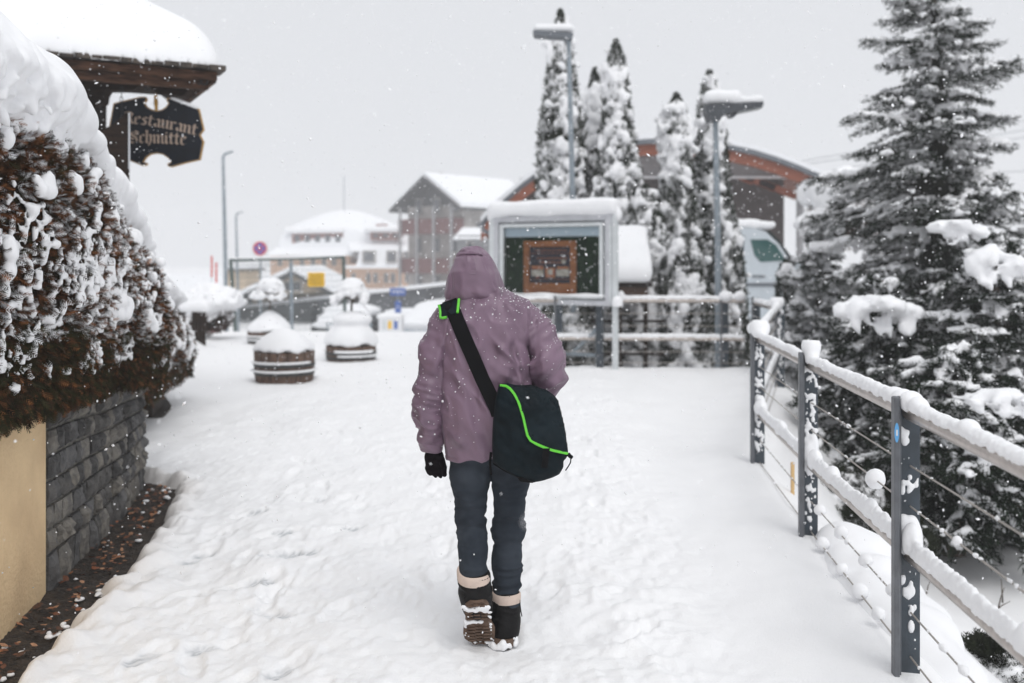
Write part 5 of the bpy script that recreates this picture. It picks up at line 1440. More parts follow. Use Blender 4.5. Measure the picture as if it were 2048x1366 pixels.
snow_slab('roof_snow', [(at(1320, 450, d + .95), (2.25, .95, .12), .1), (at(1510, 452, d + .9), (.30, .9, .09), .08)], vn_, .05, .1, .03)

# ================================================================= TREES
def cypress(px, pyt, pyb, d, wpx, label, seed, lean=0.0, snow=1.0, tipbare=.1, grp='tall columnar cypresses loaded with snow', topsnow=0):
    rg = np.random.default_rng(seed); rd = random.Random(seed)
    top = at(px, pyt, d); z1 = top[2]; z0 = EYE - (pyb - HY) / F * d; x0 = (px - lean - 1024) / F * d; r = wpx / 2 / F * d; H = z1 - z0
    t = thing('cypress', label, 'tree', (x0, d, z0), grp)
    def axis(f): return x0 + (top[0] - x0) * f
    def rad(f): return r * np.minimum(np.clip(np.power(np.clip(1 - f, 0, 1), .52) * 1.16, 0, 1), (1.0 - f) * 4.6) * (.88 + .12 * np.cos(f * 9 + seed))
    mb = MB(); mb.tube([(x0, d, z0 - .3), (x0, d, z0 + H * .5), (axis(.95), d, z0 + H * .97)], [.09, .06, .01], 7); mb.build('trunk', M['bark'], t)
    h = .038
    S = Field((min(x0, top[0]) - r - .25, d - r - .25, z0 - .1), (max(x0, top[0]) + r + .25, d + r + .25, z1 + .2), h)
    X, Y, Z = S.all(); f = np.clip((Z - z0) / H, 0, 1)
    ax_ = x0 + (top[0] - x0) * f
    rr = np.sqrt((X - ax_) ** 2 + (Y - d) ** 2)
    d0 = rr - rad(f) + .10 * fbm(X * 3.2, Y * 3.2, Z * 1.8, 2, seed)
    cd_ = np.maximum(d0, Z - z0 - H * (1 - tipbare))
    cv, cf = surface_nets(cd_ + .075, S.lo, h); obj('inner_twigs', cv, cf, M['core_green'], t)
    band = vn(X * 3.6, Y * 3.6, Z * 2.6, seed + 1)
    tt = -.075 + .05 * snow * band + .125 * vn(X * 7.5, Y * 7.5, Z * 6, seed + 2) + .10 * vn(X * 15, Y * 15, Z * 12, seed + 3) + .042 * snow
    S.D = np.maximum(d0 - tt - .055 * sm(.72, .92, f), Z - z0 - H * .985).astype(np.float32)
    nb = int(H * r * 2 * 95 * snow)
    for i in range(nb):
        ff = rd.random() ** 1.1 * .93; a = rd.random() * 6.28
        if rd.random() < .6: a = -math.pi / 2 + rd.gauss(0, .9)
        R_ = float(rad(np.array(ff))) ; c_ = np.array((axis(ff) + R_ * math.cos(a) * 1.0, d + R_ * math.sin(a), z0 + ff * H))
        big = rd.random() < .14; s = rd.uniform(.05, .10) if big else rd.uniform(.02, .045)
        S.ell(c_, (s * rd.uniform(.8, 1.2), s, s * rd.uniform(.6, 1.1)), .03)
        if big: S.ell(c_ + np.array((rd.gauss(0, s), -s * .5, -s * .8)), (s * .7, s * .7, s * .8), .04)
    if topsnow:
        S.ell((top[0], d, z0 + H * .90), (r * .38, r * .38, H * .035 * topsnow), .06); S.ell((top[0], d, z0 + H * .83), (r * .5, r * .5, H * .03 * topsnow), .06)
    V, Fc = S.mesh(); obj('snow_cover', V, Fc, M['snow'], t)
    n = int(7500 * H * r); n = min(max(n, 4000), 17000)
    ff = rg.random(n) ** 1.25; a = rg.random(n) * 6.283; R_ = rad(ff) * rg.uniform(.82, 1.06, n) + .01
    R_ += .10 * -fbm(np.cos(a) * 2, np.sin(a) * 2, ff * 8, 2, seed)[...] * (1 - ff)
    P_ = np.stack([x0 + (top[0] - x0) * ff + R_ * np.cos(a), d + R_ * np.sin(a), z0 + ff * H], 1)
    out_ = np.stack([np.cos(a), np.sin(a), 0 * a], 1)
    U = unit(out_ * .6 + np.array((0, 0, .9)) * (.4 + ff[:, None]) + rg.normal(0, .45, (n, 3))); Wd = unit(np.cross(U, rg.normal(0, 1, (n, 3)))); Nd = np.cross(U, Wd)
    V, Fc = scatter(FANV, FANF, P_, U, Wd, Nd, rg.uniform(.05, .13, n) * (1 - .45 * ff ** 3))
    cc = np.array((.015, .022, .010)) * rg.uniform(.4, 2.0, (n, 1)); wh = rg.random(n) < .07; cc[wh] = (.72, .73, .75)
    obj('foliage', V, Fc, M['needle'], t, False, np.repeat(cc, len(FANV), 0))
    return t
cypress(1121, 22, 745, 17.2, 122, 'tallest cypress, leftmost of the row, dark crown directly behind the tall street lamp', 101, snow=.85, lean=-4)
cypress(1190, 138, 745, 17.9, 98, 'slim cypress squeezed between the two tallest ones', 102, snow=1.0)
cypress(1232, 82, 750, 17.0, 130, 'second tallest cypress, broad and pointed, third from the left', 103, lean=-10, snow=.9)
cypress(1353, 188, 750, 17.3, 118, 'whitest cypress with a round snow cap near its tip', 104, snow=1.1, topsnow=.8)
cypress(1419, 142, 750, 18.0, 110, 'dark cypress directly behind the lamp with the dark flat head', 105, lean=-14, snow=.85, topsnow=.6)
cypress(1290, 372, 760, 16.6, 130, 'short wide cypress in the gap beside the snow laden shelter', 106, snow=1.1)
cypress(1572, 522, 770, 15.4, 70, 'small snow crusted cypress standing in front of the van', 110, snow=1.2)
cypress(1455, 395, 760, 16.9, 84, 'short cypress at the right end of the row, left of the van window', 107, snow=.95)
cypress(1370, 470, 765, 16.1, 120, 'low bushy cypress directly behind the far railing', 108, snow=1.15)
cypress(1140, 560, 765, 16.0, 150, 'low dark shrubby cypress beneath the notice board', 109, snow=.5)

nt_v = np.array([(0, -.09, 0), (0, .09, 0), (1, 0, 0), (.1, 0, -.08), (.1, 0, .08)]); nt_f = np.array([(0, 2, 1), (3, 2, 4)])
def spruce(px, pyt, pyb, d, wpx, label, seed, lean=0, nbr=110, snow=1.0, droop=.35, gap=.8, up=.15, clump=(), side=1.0):
    rg = np.random.default_rng(seed); rd = random.Random(seed)
    top = at(px, pyt, d); z1 = top[2]; z0 = EYE - (pyb - HY) / F * d; x0 = (px - lean - 1024) / F * d; H = z1 - z0; RM = wpx / 2 / F * d
    t = thing('spruce', label, 'tree', (x0, d, z0), 'snowy spruces beyond the railing')
    axp = lambda f: np.array((x0 + (top[0] - x0) * f, d, z0 + H * f))
    mb = MB(); mb.tube([axp(0) - (0, 0, .3), axp(.5), axp(.9), axp(1.0)], [.11, .07, .03, .012], 8)
    NP, NU = [], []; SN = []
    for i in range(nbr):
        f = (i + 2.5 * rd.random()) / (nbr + 2); f = .02 + .97 * f ** .92
        a = i * 2.399 + rd.uniform(-.8, .8); pj = rd.gauss(0, .13)
        L = RM * ((1 - f) ** .82 + .07) * rd.uniform(.5, 1.12) * (1.3 if rd.random() < .14 else 1) * (1 + .40 * float(vn(math.cos(a) * 1.5, math.sin(a) * 1.5, f * 7, seed)))
        b0 = axp(f); hd = np.array((math.cos(a), math.sin(a), 0)); upk = up + pj + .55 * sm(.72, 1.0, f)
        ld = -droop * (1 - f * .8) * rd.uniform(.7, 1.3)
        def bpnt(s): return b0 + hd * L * s + np.array((0, 0, L * (upk * s * 1.6 + (ld - upk * .6) * s * s * 1.4 + .16 * s ** 4)))
        pts = [bpnt(s) for s in (0, .35, .7, 1)]
        mb.tube(pts, [.022 * (1 - f) + .006, .016 * (1 - f) + .005, .006, .003], 4, False)
        side_v = np.array((-hd[1], hd[0], 0)); ntw = int(7 + L * 19)
        nn = 0
        for k in range(ntw):
            s = .10 + .9 * (k + rd.random()) / ntw; sgn = -1 if k % 2 else 1
            l2 = L * .50 * (1.12 - s) ** .8 * rd.uniform(.6, 1.2) + .07
            p = bpnt(s); dr = unit(hd * rd.uniform(.5, .9) + side_v * sgn * rd.uniform(.5, 1.0) + np.array((0, 0, -.45 * rd.uniform(.0, 2.0) * (1 - f) + .10)))
            m_ = max(3, int(l2 / .032)); ts = (np.arange(m_) + .5) / m_
            q = p + dr * l2 * ts[:, None] + np.array((0, 0, -1)) * (.22 * l2 * ts[:, None] ** 2)
            q = np.repeat(q, 6, 0); NP.append(q + rg.normal(0, .012, q.shape)); u = unit(dr * .7 + rg.normal(0, .5, q.shape) + np.array((0, 0, -.25 * (1 - f)))); NU.append(u)
            if rd.random() < .74 * snow: SN.append((p + dr * l2 * .15, p + dr * l2 * rd.uniform(.45, .95) + np.array((0, 0, -.08 * l2)), rd.uniform(.018, .038) * snow))
        ts = np.linspace(.3, 1, int(L / .03) + 2); q = np.array([bpnt(s) for s in ts]); q = np.repeat(q, 4, 0); NP.append(q); NU.append(unit(hd * .8 + rg.normal(0, .5, q.shape)))
        if rd.random() < .95 * snow:
            s0 = rd.uniform(.12, .40); s1 = rd.uniform(.7, 1.0); r_ = rd.uniform(.038, .080) * (.55 + .6 * (1 - f)) * snow
            for sa in np.linspace(s0, s1, 6)[:-1]: jt = side_v * rd.gauss(0, .05 * L); SN.append((bpnt(sa) + jt + (0, 0, .03), bpnt(sa + (s1 - s0) / 5) + jt + (0, 0, .02), r_ * rd.uniform(.6, 1.15)))
    mb.build('trunk', M['bark'], t)
    P_ = np.concatenate(NP); U = np.concatenate(NU); n = len(P_)
    Wd = unit(np.cross(U, rg.normal(0, 1, (n, 3)))); Nd = np.cross(U, Wd)
    V, Fc = scatter(nt_v, nt_f, P_, U, Wd, Nd, rg.uniform(.032, .072, n))
    cc = np.array((.012, .0195, .011)) * rg.uniform(.5, 2.1, (n, 1)); wh = rg.random(n) < .06 * snow + .18 * snow * (vn(P_[:, 0] * 5, P_[:, 1] * 5, P_[:, 2] * 7, seed + 9) > .15); cc[wh] = (.72, .73, .75)
    obj('needles', V, Fc, M['needle'], t, False, np.repeat(cc, len(nt_v), 0))
    h = .06
    S = Field((min(x0, top[0]) - RM, d - RM, z0), (max(x0, top[0]) + RM, d + RM, z1), h); X, Y, Z = S.all(); f = np.clip((Z - z0) / H, 0, 1)
    S.D = (np.sqrt((X - x0 - (top[0] - x0) * f) ** 2 + (Y - d) ** 2) - RM * (.36 * (1 - f) ** .9) * (1 + .5 * vn(X * 3, Y * 3, Z * 6, seed)) + .12 + .10 * vn(X * 6, Y * 6, Z * 9, seed + 1)).astype(np.float32)
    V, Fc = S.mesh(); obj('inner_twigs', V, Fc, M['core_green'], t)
    h = .032
    S = Field((min(x0, top[0]) - RM * 1.35, d - RM * 1.3, z0 - .2), (max(x0, top[0]) + RM * 1.35, d + RM * .7, z1 + .15), h)
    for a_, b_, r_ in SN:
        w = max(r_, .022); S.cap(np.array(a_) + (0, 0, r_ * .3), np.array(b_) + (0, 0, r_ * .3), w, w * .75, .03)
    for (cx_, cy_, dd_, rx_, rz_) in clump:
        c_ = at(cx_, cy_, dd_)
        for q in range(9): S.ell(c_ + np.array((rx_ * (q - 4) / 4.5, rd.gauss(0, rx_ * .25), -rz_ * .9 * abs(q - 3.6) / 4 * rd.uniform(.6, 1.1))), (rx_ * rd.uniform(.20, .32), rx_ * .4, rz_ * rd.uniform(.3, .6)), .05)
        for q in range(16): p_ = c_ + np.array((rx_ * rd.uniform(-.9, .9), -rx_ * .2, -rz_ * rd.uniform(.6, 1.3))); S.cap(p_, p_ + np.array((0, -.05, -rz_ * rd.uniform(.3, .9))), rz_ * .2, rz_ * .08, .04)
    X, Y, Z = S.all(); S.D = S.D + (.020 * vn(X * 9, Y * 9, Z * 9, seed + 4) + .024 * vn(X * 20, Y * 20, Z * 20, seed + 5)).astype(np.float32)
    V, Fc = S.mesh(); obj('snow_cover', V, Fc, M['snow'], t)
    return t
spruce(1862, -150, 900, 12.6, 560, 'tallest spruce on the right, open pointed crown rising above the frame', 201, lean=-30, nbr=150, snow=.88)
spruce(1640, 430, 860, 14.6, 230, 'dense dark spruce bush right of the van, top under a snow hump', 202, nbr=120, snow=.9, droop=.25, clump=((1640, 430, 14.6, .35, .2), (1700, 480, 14.3, .5, .13)))
spruce(1765, 560, 960, 9.9, 400, 'low drooping spruce whose top branch bears the big snow clump', 203, nbr=130, snow=.6, clump=((1762, 600, 9.3, .34, .17),))
spruce(1990, 470, 1010, 9.4, 400, 'broad spruce at the right edge, snow humps on its top', 204, nbr=135, snow=.75, clump=((1910, 440, 9.2, .22, .13), (1995, 505, 9.0, .26, .17)))
spruce(1905, 700, 1035, 8.2, 480, 'nearest low spruce, dark branches hanging over the snow slope', 205, nbr=120, snow=.55, clump=((2020, 790, 7.3, .30, .09), (1980, 600, 8.8, .3, .08)))
spruce(2125, 330, 1000, 12.0, 380, 'spruce cut off by the right edge of the photograph', 206, nbr=110, snow=.9)
c = at(1690, 455, 20); snow_bush('shrub', 'round snow heaped shrub behind the dense bush, right of the arched hall', at(1690, 430, 21), (.75, .6, .7), 33, .06, 'brown', 2500, .9)
# twigs poking out of the snow on the slope
tw = MB(); rd = random.Random(12)
for i in range(60):
    dd = rd.uniform(3.4, 7.5); p = np.array((rx(dd) + rd.uniform(1.1, 3.0), dd, 0.)); p[2] = gz(p[0], dd) - .02
    e = p + np.array((rd.gauss(0, .1), rd.gauss(0, .1), rd.uniform(.04, .16))); tw.tube([p, (p + e) / 2 + np.array((0, 0, .02)), e], [.006, .004, .002], 4, False)
tw.build('twigs', M['bark'], kind='stuff', label='dark bare twigs poking through the snow slope below the railing', cat='twigs')
for i, (px, py, dd, s) in enumerate(((1990, 1190, 5.6, .15), (1755, 1010, 7.4, .35), (1700, 960, 8.2, .3))):
    c = at(px, py, dd); c[2] = gz(c[0], dd) + s * .22
    snow_bush('shrub', ('half buried evergreen shrub at the lower right edge of the slope', 'half buried evergreen shrub behind the nearest railing post', 'small buried evergreen shrub close to the snowball on the cable')[i], c, (s, s, s * .5), 51 + i, .03, 'needle', 2200, .3)
# overhead wires
ow = thing('overhead_wires', 'thin overhead railway wires behind the arched hall and tall spruce', 'wires', at(1800, 330, 44))
for a_, b_ in (((1560, 330), (2300, 190)), ((1600, 352), (2300, 225)), ((1600, 330), (2300, 215)), ((1640, 352), (2300, 330))):
    mb = MB(); mb.tube([at(*a_, 44), at((a_[0] + b_[0]) / 2, (a_[1] + b_[1]) / 2 + 5, 44), at(*b_, 44)], .012, 4); mb.build('wire', M['gutter'], ow)

# ================================================================= PERSON
D0 = 4.05
def q3(px, py, dy=0.0): return at(px, py, D0 + dy)
PO = q3(970, 1285); PO[2] = 0
per = thing('person', 'person walking away in a mauve hooded jacket, dark jeans and black snow boots', 'person', PO)

def FQ(a, b, h): return Field(np.array(a) - (.07, 0, .12), np.array(b) + (.07, 0, .05), h)
def profile_sdf(X, Y, Z, rows, pw=2.2):
    "rows: (py, left px, right px, half depth, y centre)"
    zz = np.array([q3(0, r[0])[2] for r in rows]); o = np.argsort(zz); zz = zz[o]
    xl = np.array([q3(r[1], 0)[0] for r in rows])[o]; xr_ = np.array([q3(r[2], 0)[0] for r in rows])[o]
    dep = np.array([r[3] for r in rows])[o]; yc = np.array([r[4] for r in rows])[o] + D0
    def I(v): 
        k = np.interp(Z, zz, v); e = .02
        return (k + np.interp(Z - e, zz, v) + np.interp(Z + e, zz, v)) / 3
    L_, R_, Dp, Yc = I(xl), I(xr_), I(dep), I(yc)
    cx, w = (L_ + R_) / 2, np.maximum((R_ - L_) / 2, .002)
    q = (np.abs((X - cx) / w) ** pw + np.abs((Y - Yc) / np.maximum(Dp, .002)) ** pw) ** (1 / pw)
    return (q - 1) * np.minimum(w, Dp), zz[0], zz[-1]

# body (inside the clothes)
S = FQ(q3(820, 1300, -.45), q3(1150, 500, .35), .011)
X, Y, Z = S.all()
hd = q3(950, 552, .03)
S.ell(hd, (.078, .095, .112), .02)
S.ell(hd + (0, .085, -.035), (.045, .035, .055), .03); S.ell(hd + (0, .118, -.015), (.012, .016, .022), .012)
for sx in (-1, 1):
    S.ell(hd + (sx * .077, .005, -.01), (.012, .02, .03), .01); S.ell(hd + (sx * .032, .088, .012), (.016, .012, .009), .006)
S.cap(q3(955, 590, .0), q3(962, 640, 0), .055, .06, .03)
S.cap(q3(905, 655), q3(1035, 650), .05, .05, .04); S.cap(q3(965, 650), q3(970, 840), .12, .11, .05, (1, 1.3, 1)); S.cap(q3(950, 872), q3(1000, 872), .07, .07, .04)
JL = [q3(942, 890), q3(941, 1045, .02), q3(948, 1150, -.10), q3(951, 1192, -.085)]
JR = [q3(1020, 890), q3(1016, 1060, .05), q3(1014, 1180, .02), q3(1010, 1262, .02)]
for J in (JL, JR):
    for a, b, ra, rb in ((J[0], J[1], .055, .036), (J[1], J[2], .036, .030), (J[2], J[3], .028, .028)): S.cap(a, b, ra, rb, .03)
JR[2] = q3(1014, 1196, .02)
AL = [q3(886, 660), q3(860, 795, -.01), q3(866, 890, .04), q3(868, 900, .045)]
AR = [q3(1058, 656), q3(1098, 722, -.03), q3(1078, 800, .08), q3(1060, 825, .12)]
for J in (AL, AR):
    for a, b, ra, rb in ((J[0], J[1], .042, .036), (J[1], J[2], .035, .026), (J[2], J[3], .026, .025)): S.cap(a, b, ra, rb, .03)
V, Fc = S.mesh(); obj('body', V, Fc, M['skin'], per)

def fold(V, N, P, sc, amp, seed, sharp=1.6):
    "soft cloth folds: ridged noise in a stretched frame"
    n = vn(P[:, 0] * sc[0], P[:, 1] * sc[1], P[:, 2] * sc[2], seed)
    r = 1 - np.abs(n); return amp * (np.power(r, sharp) - .5)

# ---- jeans
S = FQ(q3(860, 1215, -.28), q3(1090, 840, .2), .0058)
S.cap(q3(940, 885), q3(941, 950, .0), .092, .077, .03, (1, 1.05, 1)); S.cap(q3(941, 950), q3(942, 1042, .02), .077, .055, .03); S.cap(q3(942, 1042, .02), q3(946, 1095, -.05), .055, .053, .02); S.cap(q3(946, 1095, -.05), q3(947, 1150, -.10), .053, .052, .02)
Fr = S.like()
Fr.cap(q3(1018, 885), q3(1021, 960), .089, .071, .03); Fr.cap(q3(1021, 960), q3(1016, 1055, .05), .071, .056, .03); Fr.cap(q3(1016, 1055, .05), q3(1015, 1115, .035), .056, .055, .02); Fr.cap(q3(1015, 1115, .035), q3(1012, 1206, .02), .055, .049, .02)
X, Y, Z = S.all()
k = np.where(Z > q3(0, 925)[2], .05, .006)
S.D = smin(S.D, Fr.D, k).astype(np.float32)
S.D = np.maximum(S.D, Z - q3(0, 850)[2])
V, Fc = S.mesh(); V = relax(V, Fc, 2)
N_ = vnormals(V, Fc); px_ = V[:, 0]
py_ = HY + (EYE - V[:, 2]) * F / D0
kn = np.where(px_ < q3(979, 0)[0], 1045, 1062)
near = np.exp(-((py_ - kn) / 26.) ** 2); low = sm(1090, 1165, py_)
zq = V[:, 2] + .35 * np.abs(V[:, 0] - np.where(px_ < q3(979, 0)[0], q3(942, 0)[0], q3(1017, 0)[0])) * np.where(near > .2, 1, -.3)
f = (near * .0135 + low * .011 + .003) * (1 - np.abs(vn(V[:, 0] * 7, V[:, 1] * 7, zq * 42, 201)) * 2)
f += .0025 * vn(V[:, 0] * 9, V[:, 1] * 9, V[:, 2] * 14, 203)
V = V + N_ * f[:, None]
V = relax(V, Fc, 1, .35)
obj('jeans', V, Fc, M['jeans'], per)

# ---- jacket
S = FQ(q3(812, 945, -.33), q3(1150, 555, .33), .0052)
X, Y, Z = S.all()
rows = [(930, 892, 1056, .118, .0), (905, 889, 1058, .122, .0), (870, 887, 1059, .125, .0), (820, 886, 1058, .125, .0), (770, 887, 1057, .125, .0), (720, 886, 1058, .13, .0), (680, 878, 1062, .135, .0), (650, 870, 1068, .13, .0),
        (630, 872, 1070, .118, .0), (615, 884, 1064, .105, .0), (603, 892, 1050, .092, .0), (594, 897, 1030, .08, .0), (585, 902, 1008, .075, .0), (572, 905, 1000, .07, .01), (560, 910, 990, .06, .01)]
d, z0, z1 = profile_sdf(X, Y, Z, rows, 2.3)
hem = q3(0, 921)[2] + .028 * sm(q3(900, 0)[0], q3(1000, 0)[0], X) + .004 * np.sin(X * 30)
d = smax(d, hem - Z, .012)
S.D = d.astype(np.float32) * np.ones(tuple(S.n), np.float32)
A = S.like()
A.cap(q3(893, 650), q3(873, 700, -.005), .064, .062, .03); A.cap(q3(873, 700, -.005), q3(860, 785, -.015), .062, .057, .03); A.cap(q3(860, 785, -.015), q3(859, 830, .0), .057, .053, .03); A.cap(q3(859, 830, .0), q3(864, 893, .035), .056, .043, .03)
X_, Y_, Z_ = A.all(); A.D = smax(A.D, q3(0, 906)[2] + .12 * (X_ - q3(865, 0)[0]) * -.4 - Z_, .01)
B = S.like()
B.cap(q3(1052, 640), q3(1074, 665, -.01), .064, .064, .03); B.cap(q3(1074, 665, -.01), q3(1097, 716, -.035), .064, .065, .03); B.cap(q3(1097, 716, -.035), q3(1096, 742, -.02), .064, .062, .02); B.cap(q3(1094, 742, -.02), q3(1080, 800, .07), .064, .052, .03)
kA = np.where(Z > q3(0, 690)[2], .028, .004)
S.D = smin(smin(S.D, A.D, kA), B.D, kA).astype(np.float32)
DJ = S.D.copy(); JS = S
V, Fc = S.mesh(); V = relax(V, Fc, 2)
N_ = vnormals(V, Fc)
px_ = 1024 + V[:, 0] * F / D0; py_ = HY + (EYE - V[:, 2]) * F / D0
lineL = np.interp(py_, [600, 650, 700, 760, 900], [905, 897, 889, 886, 886]); lineR = np.interp(py_, [600, 650, 700, 760, 900], [1058, 1056, 1058, 1059, 1060])
sl_ = 1 - sm(-6, 6, px_ - lineL); sr_ = sm(-4, 8, px_ - lineR) * (py_ < 840)
tor = np.clip(1 - sl_ - sr_, 0, 1)
# sleeve folds: across the arm, stronger at elbow and cuff
la = V[:, 2] + .25 * V[:, 0]; eb = .6 + .8 * np.exp(-((py_ - 800) / 55) ** 2) + .5 * np.exp(-((py_ - 870) / 25) ** 2)
f = sl_ * eb * (.0085 * (1 - 2.2 * np.abs(vn(V[:, 0] * 9 + V[:, 2] * 5, V[:, 1] * 8, la * 12 + V[:, 0] * 6, 211))) + .0062 * (1 - 2 * np.abs(vn(V[:, 0] * 18, V[:, 1] * 14, la * 42, 212))))
rb = V[:, 2] * .9 - .65 * V[:, 0]
f += sr_ * (.0105 * (1 - 2.2 * np.abs(vn(V[:, 0] * 6 + V[:, 2] * 4, V[:, 1] * 8, (rb) * 17, 213))) + .0065 * (1 - 2 * np.abs(vn(V[:, 0] * 14, V[:, 1] * 14, rb * 34, 214)))) * (.7 + .8 * np.exp(-((py_ - 745) / 40) ** 2))
# back: long soft folds fanning from the shoulders, diagonal pulls to the bag, waist creases
b1 = .0085 * (1 - 2.2 * np.abs(vn(V[:, 0] * 11 + V[:, 2] * 2.4, V[:, 1] * 3, V[:, 2] * 2.6, 215)))
b2 = .0085 * (1 - 2.2 * np.abs(vn((V[:, 0] + .9 * V[:, 2]) * 15, V[:, 1] * 3, (V[:, 0] - V[:, 2]) * 4, 216))) * np.exp(-((py_ - 750) / 90) ** 2)
b3 = .0070 * (1 - 2.2 * np.abs(vn(V[:, 0] * 5, V[:, 1] * 4, (V[:, 2] + .18 * V[:, 0]) * 20, 217))) * np.exp(-((py_ - 845) / 50) ** 2)
b4 = .0055 * (1 - 2 * np.abs(vn(V[:, 0] * 30 + V[:, 2] * 10, V[:, 1] * 10, V[:, 2] * 12, 218)))
f += tor * (b1 + b2 + b3 + b4)
# seams
def groove(dist, w, a): return -a * np.exp(-(dist / w) ** 2)
back_ = (N_[:, 1] < .3)
f += back_ * groove(px_ - lineL - 2, 2.0, .007) * (py_ > 625) * (py_ < 780) + back_ * groove(px_ - lineR + 1, 2.0, .008) * (py_ > 612) * (py_ < 770)
f += groove(py_ - (909 - .09 * (px_ - 893)), 1.6, .0022) * tor + groove(py_ - 888, 1.6, .0028) * sl_
f += back_ * groove(py_ - (592 + .0035 * (px_ - 950) ** 2), 1.8, .003) * tor
V = V + N_ * f[:, None]; V = relax(V, Fc, 1, .25)
jk = obj('jacket', V, Fc, M['purple'], per)
# flakes that have settled on the shoulders, hood and sleeves
rg = np.random.default_rng(17); N_ = vnormals(V, Fc); cand = np.where((N_[:, 2] > .05) & (N_[:, 1] < .3))[0]; cand = rg.choice(cand, 330, p=(N_[cand, 2] ** 1.2) / (N_[cand, 2] ** 1.2).sum())
cand2 = np.where(N_[:, 1] < -.3)[0]; cand = np.concatenate([cand, rg.choice(cand2, 170)])
ov = np.array([(1, 0, 0), (-1, 0, 0), (0, 1, 0), (0, -1, 0), (0, 0, 1), (0, 0, -1)], float); of = np.array([(0, 2, 4), (2, 1, 4), (1, 3, 4), (3, 0, 4), (2, 0, 5), (1, 2, 5), (3, 1, 5), (0, 3, 5)])
U = unit(rg.normal(0, 1, (len(cand), 3))); Wd = unit(np.cross(U, N_[cand])); Fv, Ff = scatter(ov, of, V[cand] + N_[cand] * .001, U, Wd, np.cross(U, Wd), np.exp(rg.normal(math.log(.0019), .4, len(cand))))
obj('settled_flakes', Fv, Ff, M['snow'], per, False, kind='stuff')

# front surface of the jacket seen from the back (smallest y with d<0)
def jy(px, py, off=.006):
    p = q3(px, py); i = int((p[0] - JS.lo[0]) / JS.h); k_ = int((p[2] - JS.lo[2]) / JS.h)
    i = min(max(i, 0), JS.n[0] - 1); k_ = min(max(k_, 0), JS.n[2] - 1)
    colm = DJ[i, :, k_] < 0
    return (JS.lo[1] + np.argmax(colm) * JS.h - off) if colm.any() else D0
def onjack(px, py, off=.006):
    y = jy(px, py, off); p = q3(px, py); return np.array((p[0] * y / D0, y, EYE - (py - HY) / F * y))

# ---- hood
S = FQ(q3(870, 612, -.2), q3(1030, 484, .24), .0052)
X, Y, Z = S.all()
rows = [(604, 896, 1006, .095, .02), (596, 893, 1007, .118, .03), (588, 892, 1008, .128, .03), (575, 894, 1006, .132, .03), (560, 896, 1002, .130, .03), (545, 899, 997, .126, .035), (530, 903, 991, .118, .035), (518, 905, 987, .108, .03), (508, 908, 980, .095, .03), (500, 914, 972, .078, .03), (494, 922, 962, .055, .03), (490, 930, 953, .03, .03)]
d, _, _ = profile_sdf(X, Y, Z, rows, 2.15)
d = smax(d, Z - q3(0, 493.5)[2], .02)
d = smax(d, q3(0, 597)[2] + .012 * np.cos((X - q3(950, 0)[0]) * 25) - .006 - Z, .012)
hc = q3(950, 556, .05)
inner = np.sqrt(((X - hc[0]) / .088) ** 2 + ((Y - hc[1] - .10) / .17) ** 2 + ((Z - hc[2]) / .12) ** 2) - 1
d = smax(d, -inner * .088, .008)
S.D = d.astype(np.float32) * np.ones(tuple(S.n), np.float32); HS = S; DH = S.D.copy()
V, Fc = S.mesh(); V = relax(V, Fc, 2); N_ = vnormals(V, Fc)
px_ = 1024 + V[:, 0] * F / D0; py_ = HY + (EYE - V[:, 2]) * F / D0
f = .0065 * (1 - 2.2 * np.abs(vn(V[:, 0] * 9, V[:, 1] * 9, V[:, 2] * 9, 221))) + .002 * (1 - 2 * np.abs(vn(V[:, 0] * 24, V[:, 1] * 20, V[:, 2] * 14, 222)))
f += .006 * np.exp(-((py_ - 585) / 12) ** 2) * (1 - 2.2 * np.abs(vn(V[:, 0] * 16, V[:, 1] * 12, V[:, 2] * 30 + V[:, 0] * 20, 223)))
cl = 915 + .10 * (py_ - 500); cr = np.interp(py_, [495, 530, 560, 600], [958, 972, 985, 1000])
f += -.004 * np.exp(-((px_ - cr) / 2.2) ** 2) * (N_[:, 1] < 0) - .003 * np.exp(-((px_ - 905 - .00 * py_) / 2.0) ** 2) * (N_[:, 1] < 0)
f += -.004 * np.exp(-((py_ - (509 + .0035 * (px_ - 942) ** 2)) / 1.8) ** 2) * (np.abs(px_ - 940) < 34) * (N_[:, 1] < .2)
V = V + N_ * f[:, None]; V = relax(V, Fc, 1, .3)
hood = obj('hood', V, Fc, M['purple'], per)
def onhood(px, py, off=.004):
    p = q3(px, py); i = int((p[0] - HS.lo[0]) / HS.h); k_ = int((p[2] - HS.lo[2]) / HS.h); colm = DH[i, :, k_] < 0
    y = HS.lo[1] + np.argmax(colm) * HS.h - off; return np.array((p[0] * y / D0, y, EYE - (py - HY) / F * y))
def patch(name, grid, th, m_, par):
    "grid[i][j] of points -> sheet with thickness towards the camera"
    g = np.array(grid); ni, nj = g.shape[:2]; b = g + np.array((0, th, 0)); V = np.concatenate([g.reshape(-1, 3), b.reshape(-1, 3)]); f = []
    K = ni * nj
    for i in range(ni - 1):
        for j in range(nj - 1):
            a_ = i * nj + j; f.append((a_, a_ + 1, a_ + nj + 1, a_ + nj)); f.append((K + a_, K + a_ + nj, K + a_ + nj + 1, K + a_ + 1))
    ring = [i * nj for i in range(ni)] + [(ni - 1) * nj + j for j in range(1, nj)] + [i * nj + nj - 1 for i in range(ni - 2, -1, -1)] + [j for j in range(nj - 2, 0, -1)]
    for q in range(len(ring)): a_, c_ = ring[q], ring[(q + 1) % len(ring)]; f.append((a_, c_, K + c_, K + a_))
    m_b = MB(); m_b.add(V, f); return m_b.build(name, m_, par, smooth=True)
ge = lambda a, b, n: np.linspace(a, b, n)
